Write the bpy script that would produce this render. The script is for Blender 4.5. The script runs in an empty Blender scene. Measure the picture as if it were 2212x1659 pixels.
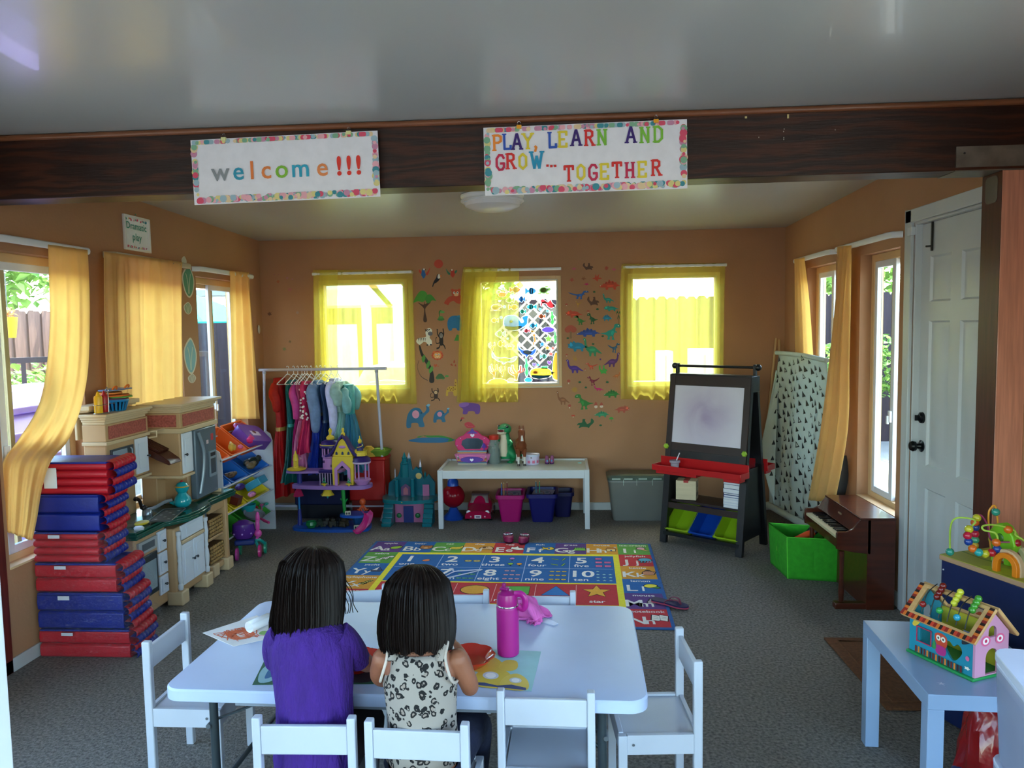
import bpy, bmesh, math, random
from math import sin, cos, pi, radians, sqrt, atan2
from mathutils import Vector as V, Matrix, noise
from mathutils.geometry import tessellate_polygon
random.seed(7)
SC = bpy.context.scene
COL = SC.collection
# ---------------------------------------------------------------- camera
FPX = 1640.0; CAMZ = 1.65
yaw, pit, rol = radians(3.98), radians(4.367), radians(-1.0)
fw = V((-sin(yaw)*cos(pit), cos(yaw)*cos(pit), -sin(pit)))
r0 = V((cos(yaw), sin(yaw), 0)); u0 = r0.cross(fw)
rt = r0*cos(rol) + u0*sin(rol); up = u0*cos(rol) - r0*sin(rol)
cam = bpy.data.objects.new('camera', bpy.data.cameras.new('camera')); COL.objects.link(cam)
cm = Matrix((rt, up, -fw)).transposed().to_4x4(); cm.translation = V((0, 0, CAMZ)); cam.matrix_world = cm
cam.data.sensor_width = 36; cam.data.lens = FPX/2212*36; cam.data.clip_start = .02; cam.data.clip_end = 200
SC.camera = cam
def ray(px, py): return rt*((px-1106)/FPX) - up*((py-829.5)/FPX) + fw
def on(px, py, ax, val):
    d = ray(px, py); o = V((0, 0, CAMZ)); return o + d*((val-o[ax])/d[ax])
def FL(px, py, z=0): return on(px, py, 2, z)
def YY(px, py, y): return on(px, py, 1, y)
def XX(px, py, x): return on(px, py, 0, x)
# ---------------------------------------------------------------- light
w = bpy.data.worlds.new('sky'); SC.world = w; w.use_nodes = True
wn = w.node_tree; bg = wn.nodes['Background']
sky = wn.nodes.new('ShaderNodeTexSky'); sky.sky_type = 'NISHITA'; sky.sun_disc = False
sky.sun_elevation = radians(58); sky.sun_rotation = radians(20); sky.air_density = 1.2; sky.dust_density = 1.5
wn.links.new(sky.outputs[0], bg.inputs[0]); bg.inputs[1].default_value = SKYS = 0.75
sun = bpy.data.objects.new('sun', bpy.data.lights.new('sun', 'SUN')); COL.objects.link(sun)
sun.data.energy = 6; sun.data.angle = radians(.6); sun.data.color = (1, .95, .86)
sun.rotation_euler = V((.18, .42, .9)).to_track_quat('Z', 'Y').to_euler()
SC.view_settings.view_transform = 'Standard'; SC.view_settings.look = 'None'
SC.view_settings.gamma = 1; SC.view_settings.use_curve_mapping = False; SC.view_settings.exposure = 2.18
SC.cycles.use_denoising = True; SC.cycles.max_bounces = 10; SC.cycles.diffuse_bounces = 6
SC.cycles.transparent_max_bounces = 24; SC.cycles.transmission_bounces = 8
SC.cycles.caustics_reflective = False; SC.cycles.caustics_refractive = False
SC.cycles.sample_clamp_indirect = 6
# ---------------------------------------------------------------- materials
def lin(h):
    if isinstance(h, tuple): return h
    h = h.lstrip('#'); h = h if len(h) == 6 else ''.join(q*2 for q in h)
    c = [int(h[i:i+2], 16)/255 for i in (0, 2, 4)]
    return tuple(x/12.92 if x <= .04045 else ((x+.055)/1.055)**2.4 for x in c) + (1,)
MATS = {}
def mat(color, rough=.5, metal=0, var=.08, scale=6, bump=0, bscale=80, alpha=1, trans=0, coat=0, ior=1.45, glass=0, emit=0, key=None, stretch=None, tint=.35):
    k = key or (color, rough, metal, var, scale, bump, bscale, alpha, trans, coat, glass, emit, stretch, tint)
    if k in MATS: return MATS[k]
    m = bpy.data.materials.new('m_%d' % len(MATS)); m.use_nodes = True; MATS[k] = m
    t = m.node_tree; n = t.nodes; L = t.links; b = n['Principled BSDF']; c = lin(color)
    b.inputs['Roughness'].default_value = rough; b.inputs['Metallic'].default_value = metal
    b.inputs['Coat Weight'].default_value = coat; b.inputs['IOR'].default_value = ior
    b.inputs['Transmission Weight'].default_value = glass
    tc = n.new('ShaderNodeTexCoord'); mp = n.new('ShaderNodeMapping'); L.new(tc.outputs['Object'], mp.inputs[0])
    if stretch: mp.inputs['Scale'].default_value = stretch
    if var:
        nz = n.new('ShaderNodeTexNoise'); nz.inputs['Scale'].default_value = scale; nz.inputs['Detail'].default_value = 4
        L.new(mp.outputs[0], nz.inputs[0])
        rp = n.new('ShaderNodeValToRGB'); e = rp.color_ramp.elements
        e[0].position = .3; e[1].position = .7
        e[0].color = tuple(x*(1-var) for x in c[:3])+(1,); e[1].color = tuple(min(1, x*(1+var)) for x in c[:3])+(1,)
        L.new(nz.outputs[0], rp.inputs[0]); L.new(rp.outputs[0], b.inputs['Base Color']); cs = rp.outputs[0]
    else:
        b.inputs['Base Color'].default_value = c; cs = None
    if bump:
        n2 = n.new('ShaderNodeTexNoise'); n2.inputs['Scale'].default_value = bscale; n2.inputs['Detail'].default_value = 3
        L.new(mp.outputs[0], n2.inputs[0]); bp = n.new('ShaderNodeBump'); bp.inputs['Strength'].default_value = bump
        bp.inputs['Distance'].default_value = .01; L.new(n2.outputs[0], bp.inputs['Height']); L.new(bp.outputs[0], b.inputs['Normal'])
    if emit:
        b.inputs['Emission Strength'].default_value = emit; b.inputs['Emission Color'].default_value = c
    out = n['Material Output']; sh = b.outputs[0]
    if trans:   # thin cloth or plastic that lets light through
        tr = n.new('ShaderNodeBsdfTranslucent'); mx = n.new('ShaderNodeMixShader'); mx.inputs[0].default_value = trans
        if cs: L.new(cs, tr.inputs[0])
        else: tr.inputs[0].default_value = c
        L.new(sh, mx.inputs[1]); L.new(tr.outputs[0], mx.inputs[2]); sh = mx.outputs[0]
    if alpha < 1:
        tp = n.new('ShaderNodeBsdfTransparent'); mx = n.new('ShaderNodeMixShader'); mx.inputs[0].default_value = alpha
        tp.inputs[0].default_value = tuple(tint+(1-tint)*x for x in c[:3])+(1,)
        L.new(tp.outputs[0], mx.inputs[1]); L.new(sh, mx.inputs[2]); sh = mx.outputs[0]
    L.new(sh, out.inputs[0])
    return m
def glassmat(tint='#f4faf8', a=.93):
    k = ('glass', tint, a)
    if k in MATS: return MATS[k]
    m = bpy.data.materials.new('m_glass'); m.use_nodes = True; MATS[k] = m; t = m.node_tree; n = t.nodes; L = t.links
    n.remove(n['Principled BSDF']); tp = n.new('ShaderNodeBsdfTransparent'); tp.inputs[0].default_value = tuple(x*a for x in lin(tint)[:3])+(1,)
    gl = n.new('ShaderNodeBsdfGlossy'); gl.inputs['Roughness'].default_value = .02
    mx = n.new('ShaderNodeMixShader'); mx.inputs[0].default_value = .035; L.new(tp.outputs[0], mx.inputs[1]); L.new(gl.outputs[0], mx.inputs[2])
    L.new(mx.outputs[0], n['Material Output'].inputs[0]); return m
def pl(c, r=.35, **k): return mat(c, r, var=.03, **k)           # plastic
def cloth(c, **k): return mat(c, .9, var=.12, scale=30, bump=.25, bscale=400, **k)
def pr(c): return mat(c, .6, var=.04, scale=20)                 # flat print
# ---------------------------------------------------------------- meshes
def crom(p, n=6, closed=False):
    p = [V(q) for q in p]; out = []; N = len(p)
    rng = range(N) if closed else range(N-1)
    for i in rng:
        if closed: a, b, c, d = p[i-1], p[i], p[(i+1) % N], p[(i+2) % N]
        else: a, b, c, d = p[max(i-1, 0)], p[i], p[i+1], p[min(i+2, N-1)]
        for k in range(n):
            t = k/n; out.append(.5*((2*b)+(c-a)*t+(2*a-5*b+4*c-d)*t*t+(3*b-a-3*c+d)*t**3))
    if not closed: out.append(p[-1])
    return out
class MB:
    def __init__(s): s.v = []; s.f = []; s.m = []; s.ms = []; s.cur = 0; s.M = Matrix.Identity(4); s.flat = []
    def mat(s, m):
        if m not in s.ms: s.ms.append(m)
        s.cur = s.ms.index(m); return s
    def add(s, vs, fs, flat=False):
        o = len(s.v); s.v += [s.M @ V(q) for q in vs]; s.f += [tuple(i+o for i in f) for f in fs]
        s.m += [s.cur]*len(fs); s.flat += [flat]*len(fs); return s
    def box(s, c, d, rz=0, R=None, taper=1):
        x, y, z = d[0]/2, d[1]/2, d[2]/2; R = R or Matrix.Rotation(rz, 3, 'Z'); c = V(c)
        vs = [c + R @ V((sx*x*(taper if sz < 0 else 1), sy*y*(taper if sz < 0 else 1), sz*z)) for sz in (-1, 1) for sy in (-1, 1) for sx in (-1, 1)]
        return s.add(vs, [(0, 2, 3, 1), (4, 5, 7, 6), (0, 1, 5, 4), (2, 6, 7, 3), (0, 4, 6, 2), (1, 3, 7, 5)], True)
    def bx(s, a, b): a, b = V(a), V(b); return s.box((a+b)/2, [abs(q) for q in (b-a)])
    def bar(s, p, q, w, d=None, upv=(0, 0, 1)):   # rectangular bar between two points
        p, q = V(p), V(q); z = (q-p); l = z.length; z.normalize(); u = V(upv)
        if abs(z.dot(u)) > .99: u = V((0, 1, 0))
        x = u.cross(z).normalized(); y = z.cross(x)
        return s.box((p+q)/2, (w, d or w, l), R=Matrix((x, y, z)).transposed())
    def tube(s, pts, r, n=8, closed=False, cap=True, sq=1):
        pts = [V(q) for q in pts]; N = len(pts); R = r if isinstance(r, (list, tuple)) else [r]*N
        vs = []; fs = []; x = None
        for i, q in enumerate(pts):
            t = ((pts[(i+1) % N] - pts[i-1]) if closed else (pts[min(i+1, N-1)]-pts[max(i-1, 0)]))
            t = t.normalized() if t.length > 1e-9 else V((0, 0, 1))
            if x is None: x = t.cross(V((0, 0, 1)) if abs(t.z) < .9 else V((1, 0, 0))).normalized()
            else: x = (x - t*x.dot(t)).normalized()
            y = t.cross(x)
            vs += [q + (x*cos(a)+y*sin(a)*sq)*R[i] for a in [2*pi*k/n for k in range(n)]]
        for i in range(N if closed else N-1):
            for k in range(n):
                a = i*n+k; b = i*n+(k+1) % n; j = ((i+1) % N)*n
                fs.append((a, b, j+(k+1) % n, j+k))
        s.add(vs, fs)
        if cap and not closed:
            s.add(vs[:n][::-1], [tuple(range(n))], True); s.add(vs[-n:], [tuple(range(n))], True)
        return s
    def cyl(s, p, q, r, r2=None, n=16): return s.tube([p, q], [r, r if r2 is None else r2], n)
    def lathe(s, prof, c=(0, 0, 0), n=20, R=None, sx=1, sy=1, fn=None):   # profile of (r, z)
        c = V(c); R = R or Matrix.Identity(3); vs = []; fs = []
        for i, (r, z) in enumerate(prof):
            for k in range(n):
                a = 2*pi*k/n; rr = r*(fn(a, i) if fn else 1)
                vs.append(c + R @ V((rr*cos(a)*sx, rr*sin(a)*sy, z)))
        for i in range(len(prof)-1):
            for k in range(n): fs.append((i*n+k, i*n+(k+1) % n, (i+1)*n+(k+1) % n, (i+1)*n+k))
        s.add(vs, fs)
        if prof[0][0] > 1e-4: s.add(vs[:n][::-1], [tuple(range(n))], True)
        if prof[-1][0] > 1e-4: s.add(vs[-n:], [tuple(range(n))], True)
        return s
    def ball(s, c, r, n=12, R=None):
        r = V(r) if hasattr(r, '__len__') else V((r, r, r)); m = max(4, n//2)
        vs = []; fs = []; c = V(c); R = R or Matrix.Identity(3)
        for i in range(m+1):
            t = pi*i/m
            for k in range(n): a = 2*pi*k/n; vs.append(c + R @ V((r.x*sin(t)*cos(a), r.y*sin(t)*sin(a), -r.z*cos(t))))
        for i in range(m):
            for k in range(n): fs.append((i*n+k, i*n+(k+1) % n, (i+1)*n+(k+1) % n, (i+1)*n+k))
        return s.add(vs, fs)
    def grid(s, fn, nu, nv):   # fn(u, v) -> point
        vs = [fn(i/nu, j/nv) for j in range(nv+1) for i in range(nu+1)]
        return s.add(vs, [(j*(nu+1)+i, j*(nu+1)+i+1, (j+1)*(nu+1)+i+1, (j+1)*(nu+1)+i) for j in range(nv) for i in range(nu)])
    def loft(s, secs, n=24, cap=True, fn=None):   # secs: (centre, rx, ry[, rot]) horizontal ellipses
        vs = []; fs = []
        for i, q in enumerate(secs):
            c = V(q[0]); rz = q[3] if len(q) > 3 else 0
            for k in range(n):
                a = 2*pi*k/n; g = fn(a, i, len(secs)) if fn else 1
                x, y = q[1]*cos(a)*g, q[2]*sin(a)*g
                vs.append(c + V((x*cos(rz)-y*sin(rz), x*sin(rz)+y*cos(rz), 0)))
        for i in range(len(secs)-1):
            for k in range(n): fs.append((i*n+k, i*n+(k+1) % n, (i+1)*n+(k+1) % n, (i+1)*n+k))
        s.add(vs, fs)
        if cap: s.add(vs[:n][::-1], [tuple(range(n))]); s.add(vs[-n:], [tuple(range(n))])
        return s
    def prism(s, poly, O, ux, uy, d):   # 2-D outline given a thickness along the normal
        O, ux, uy = V(O), V(ux), V(uy); nn = ux.cross(uy).normalized()*d
        a = [O+ux*p[0]+uy*p[1] for p in poly]; b = [q+nn for q in a]; N = len(a)
        tr = tessellate_polygon([[V((p[0], p[1], 0)) for p in poly]])
        s.add(a+b, [tuple(t) for t in tr] + [tuple(N+i for i in t) for t in tr] + [(i, (i+1) % N, N+(i+1) % N, N+i) for i in range(N)], True)
        return s
    def flatpoly(s, poly, O, ux, uy):
        O, ux, uy = V(O), V(ux), V(uy)
        tr = tessellate_polygon([[V((p[0], p[1], 0)) for p in poly]])
        return s.add([O+ux*p[0]+uy*p[1] for p in poly], [tuple(t) for t in tr], True)
    def draw(s, shapes, O, ux, uy, lay=.0006, base=0, mir=False, grow=0, gcol=None, mk=None):
        """flat drawing in a 0..100 square: (colour, kind, data); each shape one thin layer above the last"""
        O, ux, uy = V(O), V(ux)/100, V(uy)/100; nn = ux.cross(uy).normalized(); mk = mk or pr
        if mir: O = O+ux*100; ux = -ux
        L = 1
        if gcol:
            for c, k, d in shapes[:3]:
                s.mat(mk(gcol)); P = outline(k, d); cx = sum(p[0] for p in P)/len(P); cy = sum(p[1] for p in P)/len(P)
                Q = []
                for i, p in enumerate(P):
                    a, b = V((P[i-1][0], P[i-1][1])), V((P[(i+1) % len(P)][0], P[(i+1) % len(P)][1])); t = b-a
                    t = t.normalized() if t.length > 1e-6 else V((1, 0)); m = V((t.y, -t.x))*(1 if area(P) > 0 else -1)*grow; Q.append((p[0]+m.x, p[1]+m.y))
                s.flatpoly(Q, O+nn*(base+.0001*L), ux, uy)
        for c, k, d in shapes:
            s.mat(mk(c)); s.flatpoly(outline(k, d), O+nn*(base+lay*L), ux, uy); L += .35
        return s
    def text(s, txt, O, ux, uy, size, align='CENTER', bold=0, d=0):
        vs, fs = textmesh(txt, align, bold); O, ux, uy = V(O), V(ux)*size, V(uy)*size; nn = ux.cross(uy).normalized()*d
        return s.add([O+ux*p[0]+uy*p[1]+nn for p in vs], fs, True)
    def build(s, name, parent=None, world=False, smooth=True, bevel=0, loc=None, rz=None, kind=None, label=None, sub=0, solid=0, ang=38):
        me = bpy.data.meshes.new(name); me.from_pydata([tuple(q) for q in s.v], [], s.f)
        for m in s.ms: me.materials.append(m)
        me.polygons.foreach_set('material_index', s.m)
        me.update()
        bm = bmesh.new(); bm.from_mesh(me); bmesh.ops.remove_doubles(bm, verts=bm.verts, dist=2e-5); 
        if not solid: bmesh.ops.recalc_face_normals(bm, faces=bm.faces)
        bm.to_mesh(me); bm.free()
        if smooth: me.shade_smooth(); me.set_sharp_from_angle(angle=radians(ang))
        o = bpy.data.objects.new(name, me); COL.objects.link(o)
        if solid:
            md = o.modifiers.new('s', 'SOLIDIFY'); md.thickness = solid; md.offset = 0
        if sub:
            md = o.modifiers.new('d', 'SUBSURF'); md.levels = md.render_levels = sub
        if bevel:
            md = o.modifiers.new('b', 'BEVEL'); md.width = bevel; md.segments = 2; md.limit_method = 'ANGLE'; md.angle_limit = radians(40)
        if parent:
            o.parent = parent
            if world and parent.name in TM: o.matrix_parent_inverse = TM[parent.name].inverted()
        if loc is not None: o.location = loc
        if rz is not None: o.rotation_euler = (0, 0, rz)
        if kind: o['kind'] = kind
        if label: o['label'] = label
        return o
def area(P): return sum(P[i-1][0]*P[i][1]-P[i][0]*P[i-1][1] for i in range(len(P)))/2
def pts(q):
    return [tuple(float(a) for a in w_.split(',')) for w_ in q.split()] if isinstance(q, str) else q
def outline(k, d):
    if k == 'e': cx, cy, rx, ry = d; return [(cx+rx*cos(2*pi*i/20), cy+ry*sin(2*pi*i/20)) for i in range(20)]
    if k == 'p': return pts(d)
    if k == 's': return [(q.x, q.y) for q in crom([(a, b, 0) for a, b in pts(d)], 4, True)]
    if k == 'r': x0, y0, x1, y1 = d; return [(x0, y0), (x1, y0), (x1, y1), (x0, y1)]
    if k == 'l':   # line of width w
        wd, P = d[0], [V(q) for q in crom([(a, b, 0) for a, b in pts(d[1])], 5)]; A = []; B = []
        for i, q in enumerate(P):
            t = (P[min(i+1, len(P)-1)]-P[max(i-1, 0)]).normalized(); m = V((-t.y, t.x, 0))*wd/2
            A.append((q.x+m.x, q.y+m.y)); B.append((q.x-m.x, q.y-m.y))
        return A+B[::-1]
    if k == 'star': cx, cy, r, r2, nn, ph = d; return [(cx+(r if i % 2 == 0 else r2)*cos(ph+pi*i/nn), cy+(r if i % 2 == 0 else r2)*sin(ph+pi*i/nn)) for i in range(2*nn)]
TXT = {}
def textmesh(txt, align='CENTER', bold=0):
    k = (txt, align, bold)
    if k in TXT: return TXT[k]
    cu = bpy.data.curves.new('t', 'FONT'); cu.body = txt; cu.align_x = align; cu.offset = bold; cu.resolution_u = 3
    o = bpy.data.objects.new('t', cu); me = bpy.data.meshes.new_from_object(o)
    r = ([tuple(q.co) for q in me.vertices], [tuple(p.vertices) for p in me.polygons])
    bpy.data.objects.remove(o); bpy.data.meshes.remove(me); bpy.data.curves.remove(cu); TXT[k] = r; return r
TM = {}
def thing(name, label, cat, loc=(0, 0, 0), rz=0, group=None):
    o = bpy.data.objects.new(name, None); COL.objects.link(o); o.location = loc; o.rotation_euler = (0, 0, rz)
    o.empty_display_size = .05; TM[o.name] = Matrix.Translation(V(loc)) @ Matrix.Rotation(rz, 4, 'Z')
    return tag(o, label, cat, group)
def tag(o, label, cat, group=None):
    o['label'] = label; o['category'] = cat
    if group: o['group'] = group
    return o
def dup(root, loc, rz=0, label=None, group=None):
    r = root.copy(); COL.objects.link(r); r.location = loc; r.rotation_euler = (0, 0, rz)
    if label: r['label'] = label
    if group: r['group'] = group
    for c in list(root.children):
        d = c.copy(); COL.objects.link(d); d.parent = r
        for g in list(c.children):
            e = g.copy(); COL.objects.link(e); e.parent = d
    return r
def struct(name, mb, parent=None, **k): return mb.build(name, parent, kind=None if parent else 'structure', **k)
def bez(P, n=6): return crom(P, n)
def rrect(w_, h_, r, n=4):
    out = []
    for cx, cy, a0 in ((w_/2-r, h_/2-r, 0), (-w_/2+r, h_/2-r, 90), (-w_/2+r, -h_/2+r, 180), (w_/2-r, -h_/2+r, 270)):
        for i in range(n+1): a = radians(a0+90*i/n); out.append((cx+r*cos(a), cy+r*sin(a)))
    return out
ORD = ['first', 'second', 'third', 'fourth', 'fifth', 'sixth', 'seventh', 'eighth', 'ninth', 'tenth', 'eleventh', 'twelfth', 'thirteenth', 'fourteenth', 'fifteenth']
WHITE = '#dfe2ea'
# ================================================================ ROOM
XL, XR, YB, YF = -2.72, 1.9, 6.715, -1.7
def CZ(y): return 2.45 + .023*(6.715-y)
WALLC = mat('#ac7e5c', .75, var=.05, scale=2.5, bump=.12, bscale=60)
TRIMC = pl('#d8d8d6', .45); BEIGE = mat('#d9b98c', .5, var=.05)
CARPET = mat('#726e68', .95, var=.5, scale=75, bump=.6, bscale=110)
struct('floor', MB().mat(CARPET).bx((XL-.14, YF-.14, -.06), (XR+.14, YB+.14, 0)))
def wallbox(mb, ax, a, b, lo, hi, z0, z1, holes):
    """solid wall between planes a and b on axis ax, with rectangular openings"""
    def put(u0, u1, w0, w1):
        if u1-u0 < 1e-5 or w1-w0 < 1e-5: return
        if ax == 0: mb.bx((a, u0, w0), (b, u1, w1))
        else: mb.bx((u0, a, w0), (u1, b, w1))
    cur = lo
    for (u0, u1, w0, w1) in sorted(holes):
        put(cur, u0, z0, z1); put(u0, u1, z0, w0); put(u0, u1, w1, z1); cur = u1
    put(cur, hi, z0, z1)
LW = [(-1.5, 1.55, .2, 2.3), (1.7, 2.9, .5, 2.06), (3.46, 4.12, .5, 2.06), (4.47, 5.25, .5, 2.06), (5.50, 6.32, .5, 2.06)]
RW = [(-1.5, 1.9, .2, 2.3), (3.53, 4.30, 0, 2.17), (4.47, 5.05, .5, 2.06), (5.49, 6.12, .5, 2.06)]
BW = [(-2.19, -1.385, 1.10, 2.085), (-.775, -.02, 1.10, 2.085), (.56, 1.355, 1.10, 2.085)]
FW = [(-1.6, .8, .1, 2.15)]  # unseen opening behind the camera, added and sized to light the foreground
struct('wall_left', (lambda m: (wallbox(m, 0, XL-.14, XL, YF-.14, YB+.14, 0, 2.75, LW), m)[1])(MB().mat(WALLC)))
struct('wall_right', (lambda m: (wallbox(m, 0, XR, XR+.14, YF-.14, YB+.14, 0, 2.75, RW), m)[1])(MB().mat(WALLC)))
struct('wall_back', (lambda m: (wallbox(m, 1, YB, YB+.14, XL, XR, 0, 2.75, BW), m)[1])(MB().mat(WALLC)))
struct('wall_front', (lambda m: (wallbox(m, 1, YF-.14, YF, XL, XR, 0, 2.75, FW), m)[1])(MB().mat(WALLC)))
# satin painted ceiling boards; the roof above them oversails the walls
CEILC = mat('#b4b7b5', .27, var=.04, scale=.7, bump=.05, bscale=2.2, stretch=(1, .35, 1), coat=.15)
m = MB().mat(CEILC)
m.add([(XL, YB, CZ(YB)), (XR, YB, CZ(YB)), (XR, YF, CZ(YF)), (XL, YF, CZ(YF)), (XL, YB, CZ(YB)+.05), (XR, YB, CZ(YB)+.05), (XR, YF, CZ(YF)+.05), (XL, YF, CZ(YF)+.05)],
      [(0, 1, 2, 3), (7, 6, 5, 4), (0, 4, 5, 1), (1, 5, 6, 2), (2, 6, 7, 3), (3, 7, 4, 0)], True)
ce = struct('ceiling', m)
struct('trim_9', MB().mat(mat('#8b8378', .8)).bx((XL-.8, YF-.8, 2.76), (XR+.8, YB+.75, 2.86)))     # unseen roof, its overhang shaped to keep direct sun out
BB = pl('#b9bcbc', .5)
def baseb(name, pts_):
    mb = MB().mat(BB)
    for a, b in pts_: mb.bx(a, b)
    return struct(name, mb, bevel=.003)
baseb('baseboard_back', [((XL, YB-.012, 0), (XR, YB, .068))])
baseb('baseboard_left', [((XL, YF, 0), (XL+.012, YB-.012, .068))])
baseb('baseboard_right', [((XR-.012, 4.39, 0), (XR, YB-.012, .085)), ((XR-.012, YF, 0), (XR, 3.2, .085))])
# dark stained beam with posts and steel bracket
WOOD = mat('#3a170c', .42, var=.6, scale=5, bump=.1, bscale=30, stretch=(.35, 3, 5), key='beamwood')
def woodgrain(m_, c1, c2):
    t = m_.node_tree; n = t.nodes; b = n['Principled BSDF']; L = t.links
    wv = n.new('ShaderNodeTexWave'); wv.wave_type = 'BANDS'; wv.bands_direction = 'Z'; wv.inputs['Scale'].default_value = 2.6
    wv.inputs['Distortion'].default_value = 22; wv.inputs['Detail'].default_value = 4; wv.inputs['Detail Scale'].default_value = 1.1
    tc = n.new('ShaderNodeTexCoord'); mp = n.new('ShaderNodeMapping'); mp.inputs['Scale'].default_value = (.35, 2, 2.6)
    L.new(tc.outputs['Object'], mp.inputs[0]); L.new(mp.outputs[0], wv.inputs[0])
    rp = n.new('ShaderNodeValToRGB'); e = rp.color_ramp.elements; e[0].color = lin(c1); e[1].color = lin(c2); e[0].position = .25; e[1].position = .95
    L.new(wv.outputs[0], rp.inputs[0]); L.new(rp.outputs[0], b.inputs['Base Color'])
woodgrain(WOOD, '#220d08', '#3f1c0e')
BY0, BY1 = 3.27, 3.42
bt = CZ(BY0)
beam = struct('trim_1', MB().mat(WOOD).bx((XL, BY0, 2.25), (XR, BY1, bt-.022)), bevel=.004)
m = MB().mat(mat('#7b4a30', .3, var=.2, scale=8, stretch=(.3, 1, 1))).tube([(XL, BY0-.004, bt-.014), (XR, BY0-.004, bt-.014)], .013, 10); m.build('cove_strip', beam)
m = MB().mat(mat('#7a746c', .35, metal=.6, var=.25, scale=14)).bx((1.60, BY0-.004, 2.262), (XR, BY0, 2.345)).bx((1.60, BY0, 2.247), (XR, BY1, 2.2515))
m.mat(pl('#26221f')).cyl((1.632, BY0-.0055, 2.318), (1.632, BY0, 2.318), .0045); m.build('steel_bracket', beam)
m = MB().mat(mat('#c9bd85', .8)); m.box((.93, BY0-.001, 2.49), (.007, .002, .016)); m.box((.76, BY0-.001, 2.492), (.009, .002, .008)); m.build('tape_scrap', beam)
m = MB().mat(mat('#c9c4bb', .4))
for q in ((.915, 2.44), (.913, 2.43), (.914, 2.405), (.914, 2.398), (.813, 2.41), (1.12, 2.43)): m.ball((q[0], BY0-.0005, q[1]), (.0016, .001, .003), 6)
m.build('paint_drip', beam, kind='stuff')
POSTW = mat('#4a2218', .4, var=.3, scale=9, stretch=(6, 6, .5)); POST_GLARE = mat('#c08068', .38, var=.16, scale=10, stretch=(9, 9, .5), coat=.3)  # post front is the same stained wood, with glare put into its colour
struct('trim_2', MB().mat(POSTW).bx((1.785, BY0+.001, 0), (1.8, BY1, 2.247)).mat(POST_GLARE).bx((1.786, BY0-.0, 0), (XR, BY1-.001, 2.247)), bevel=.002)
m = MB().mat(mat('#6b6358', .4, metal=.5, var=.2)).prism(rrect(.09, .11, .02), (1.7845, 3.345, 2.18), (0, 1, 0), (0, 0, 1), -.002); m.build('bracket_tab', beam)
struct('trim_3', MB().mat(mat('#5a2019', .4, var=.3, scale=9, stretch=(6, 6, .5))).bx((XL, BY0, 0), (XL+.012, BY1+.005, 2.25)), bevel=.002)
struct('trim_4', MB().mat(pl('#e2e8ee')).bx((-1.05, 1.17, 0), (-.968, 1.21, 2.1)), bevel=.004)     # open door edge near the camera
# ---------------------------------------------------------------- windows
def frame4(mb, w_, h_, t, y0, y1, z0=0, x0=0):
    mb.bx((x0, y0, z0), (x0+t, y1, z0+h_)); mb.bx((x0+w_-t, y0, z0), (x0+w_, y1, z0+h_))
    mb.bx((x0+t, y0, z0), (x0+w_-t, y1, z0+t)); mb.bx((x0+t, y0, z0+h_-t), (x0+w_-t, y1, z0+h_)); return mb
GL = glassmat()
def window(n, loc, rz, w_, h_, slide=True, recess=.07, side=1, frac=.52):
    """local x along the wall, y outwards, z up"""
    r = bpy.data.objects.new('window_%d' % n, None); COL.objects.link(r); r.location = loc; r.rotation_euler = (0, 0, rz); r['kind'] = 'structure'
    frame4(MB().mat(BEIGE), w_, h_, .045, recess, recess+.06).build('frame', r, bevel=.003)
    MB().mat(BEIGE if slide else pl('#cdbfa8')).bx((.001, -.004, .0005), (w_-.001, recess, .012)).build('sill', r, bevel=.002)
    if slide:
        sw = w_*frac
        x0 = .045 if side > 0 else w_-.045-sw
        frame4(MB().mat(pl('#dfe6f0')), sw, h_-.09, .04, recess+.005, recess+.03, .045, x0).build('sliding_sash', r, bevel=.003)
        MB().mat(GL).bx((x0+.04, recess+.015, .085), (x0+sw-.04, recess+.019, h_-.085)).build('pane', r)
        x1 = w_-.045-sw if side > 0 else .045
        sf = w_*(1.06-frac) if frac > .6 else sw
        frame4(MB().mat(BEIGE), sf, h_-.09, .03, recess+.032, recess+.055, .045, x1).build('fixed_sash', r, bevel=.003)
        MB().mat(GL).bx((x1+.03, recess+.042, .075), (x1+sf-.03, recess+.046, h_-.075)).build('pane', r)
        hx = x0+.02 if side < 0 else x0+sw-.02
        MB().mat(pl('#e9edf2')).box((hx, recess-.005, h_*.36), (.03, .014, .07)).box((hx, recess-.018, h_*.36-.02), (.014, .014, .05)).build('latch', r, bevel=.002)
    else:
        frame4(MB().mat(pl('#cfc7b8')), w_-.06, h_-.06, .012, recess-.01, recess+.03, .03, .03).build('stop', r, bevel=.002)
        MB().mat(GL).bx((.04, recess+.01, .04), (w_-.04, recess+.014, h_-.04)).build('pane', r)
    return r
for i, (y0, y1, z0, z1) in enumerate(LW[1:]): window(i+1, (XL, y0, z0), pi/2, y1-y0, z1-z0, side=-1, frac=.78 if i == 1 else .52)
for i, (y0, y1, z0, z1) in enumerate(RW[2:]): window(i+5, (XR, y1, z0), -pi/2, y1-y0, z1-z0, side=1)
for i, (x0, x1, z0, z1) in enumerate(BW): window(i+7, (x0, YB, z0), 0, x1-x0, z1-z0, False, .012)
for i, (ax, q) in enumerate((('L', LW[0]), ('R', RW[0]), ('F', FW[0]))):  # windows out of view near the camera, enlarged to brighten the foreground
    loc, rz = {'L': ((XL, q[0], q[2]), pi/2), 'R': ((XR, q[1], q[2]), -pi/2), 'F': ((q[1], YF, q[2]), pi)}[ax]
    window(i+10, loc, rz, q[1]-q[0], q[3]-q[2])
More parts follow.
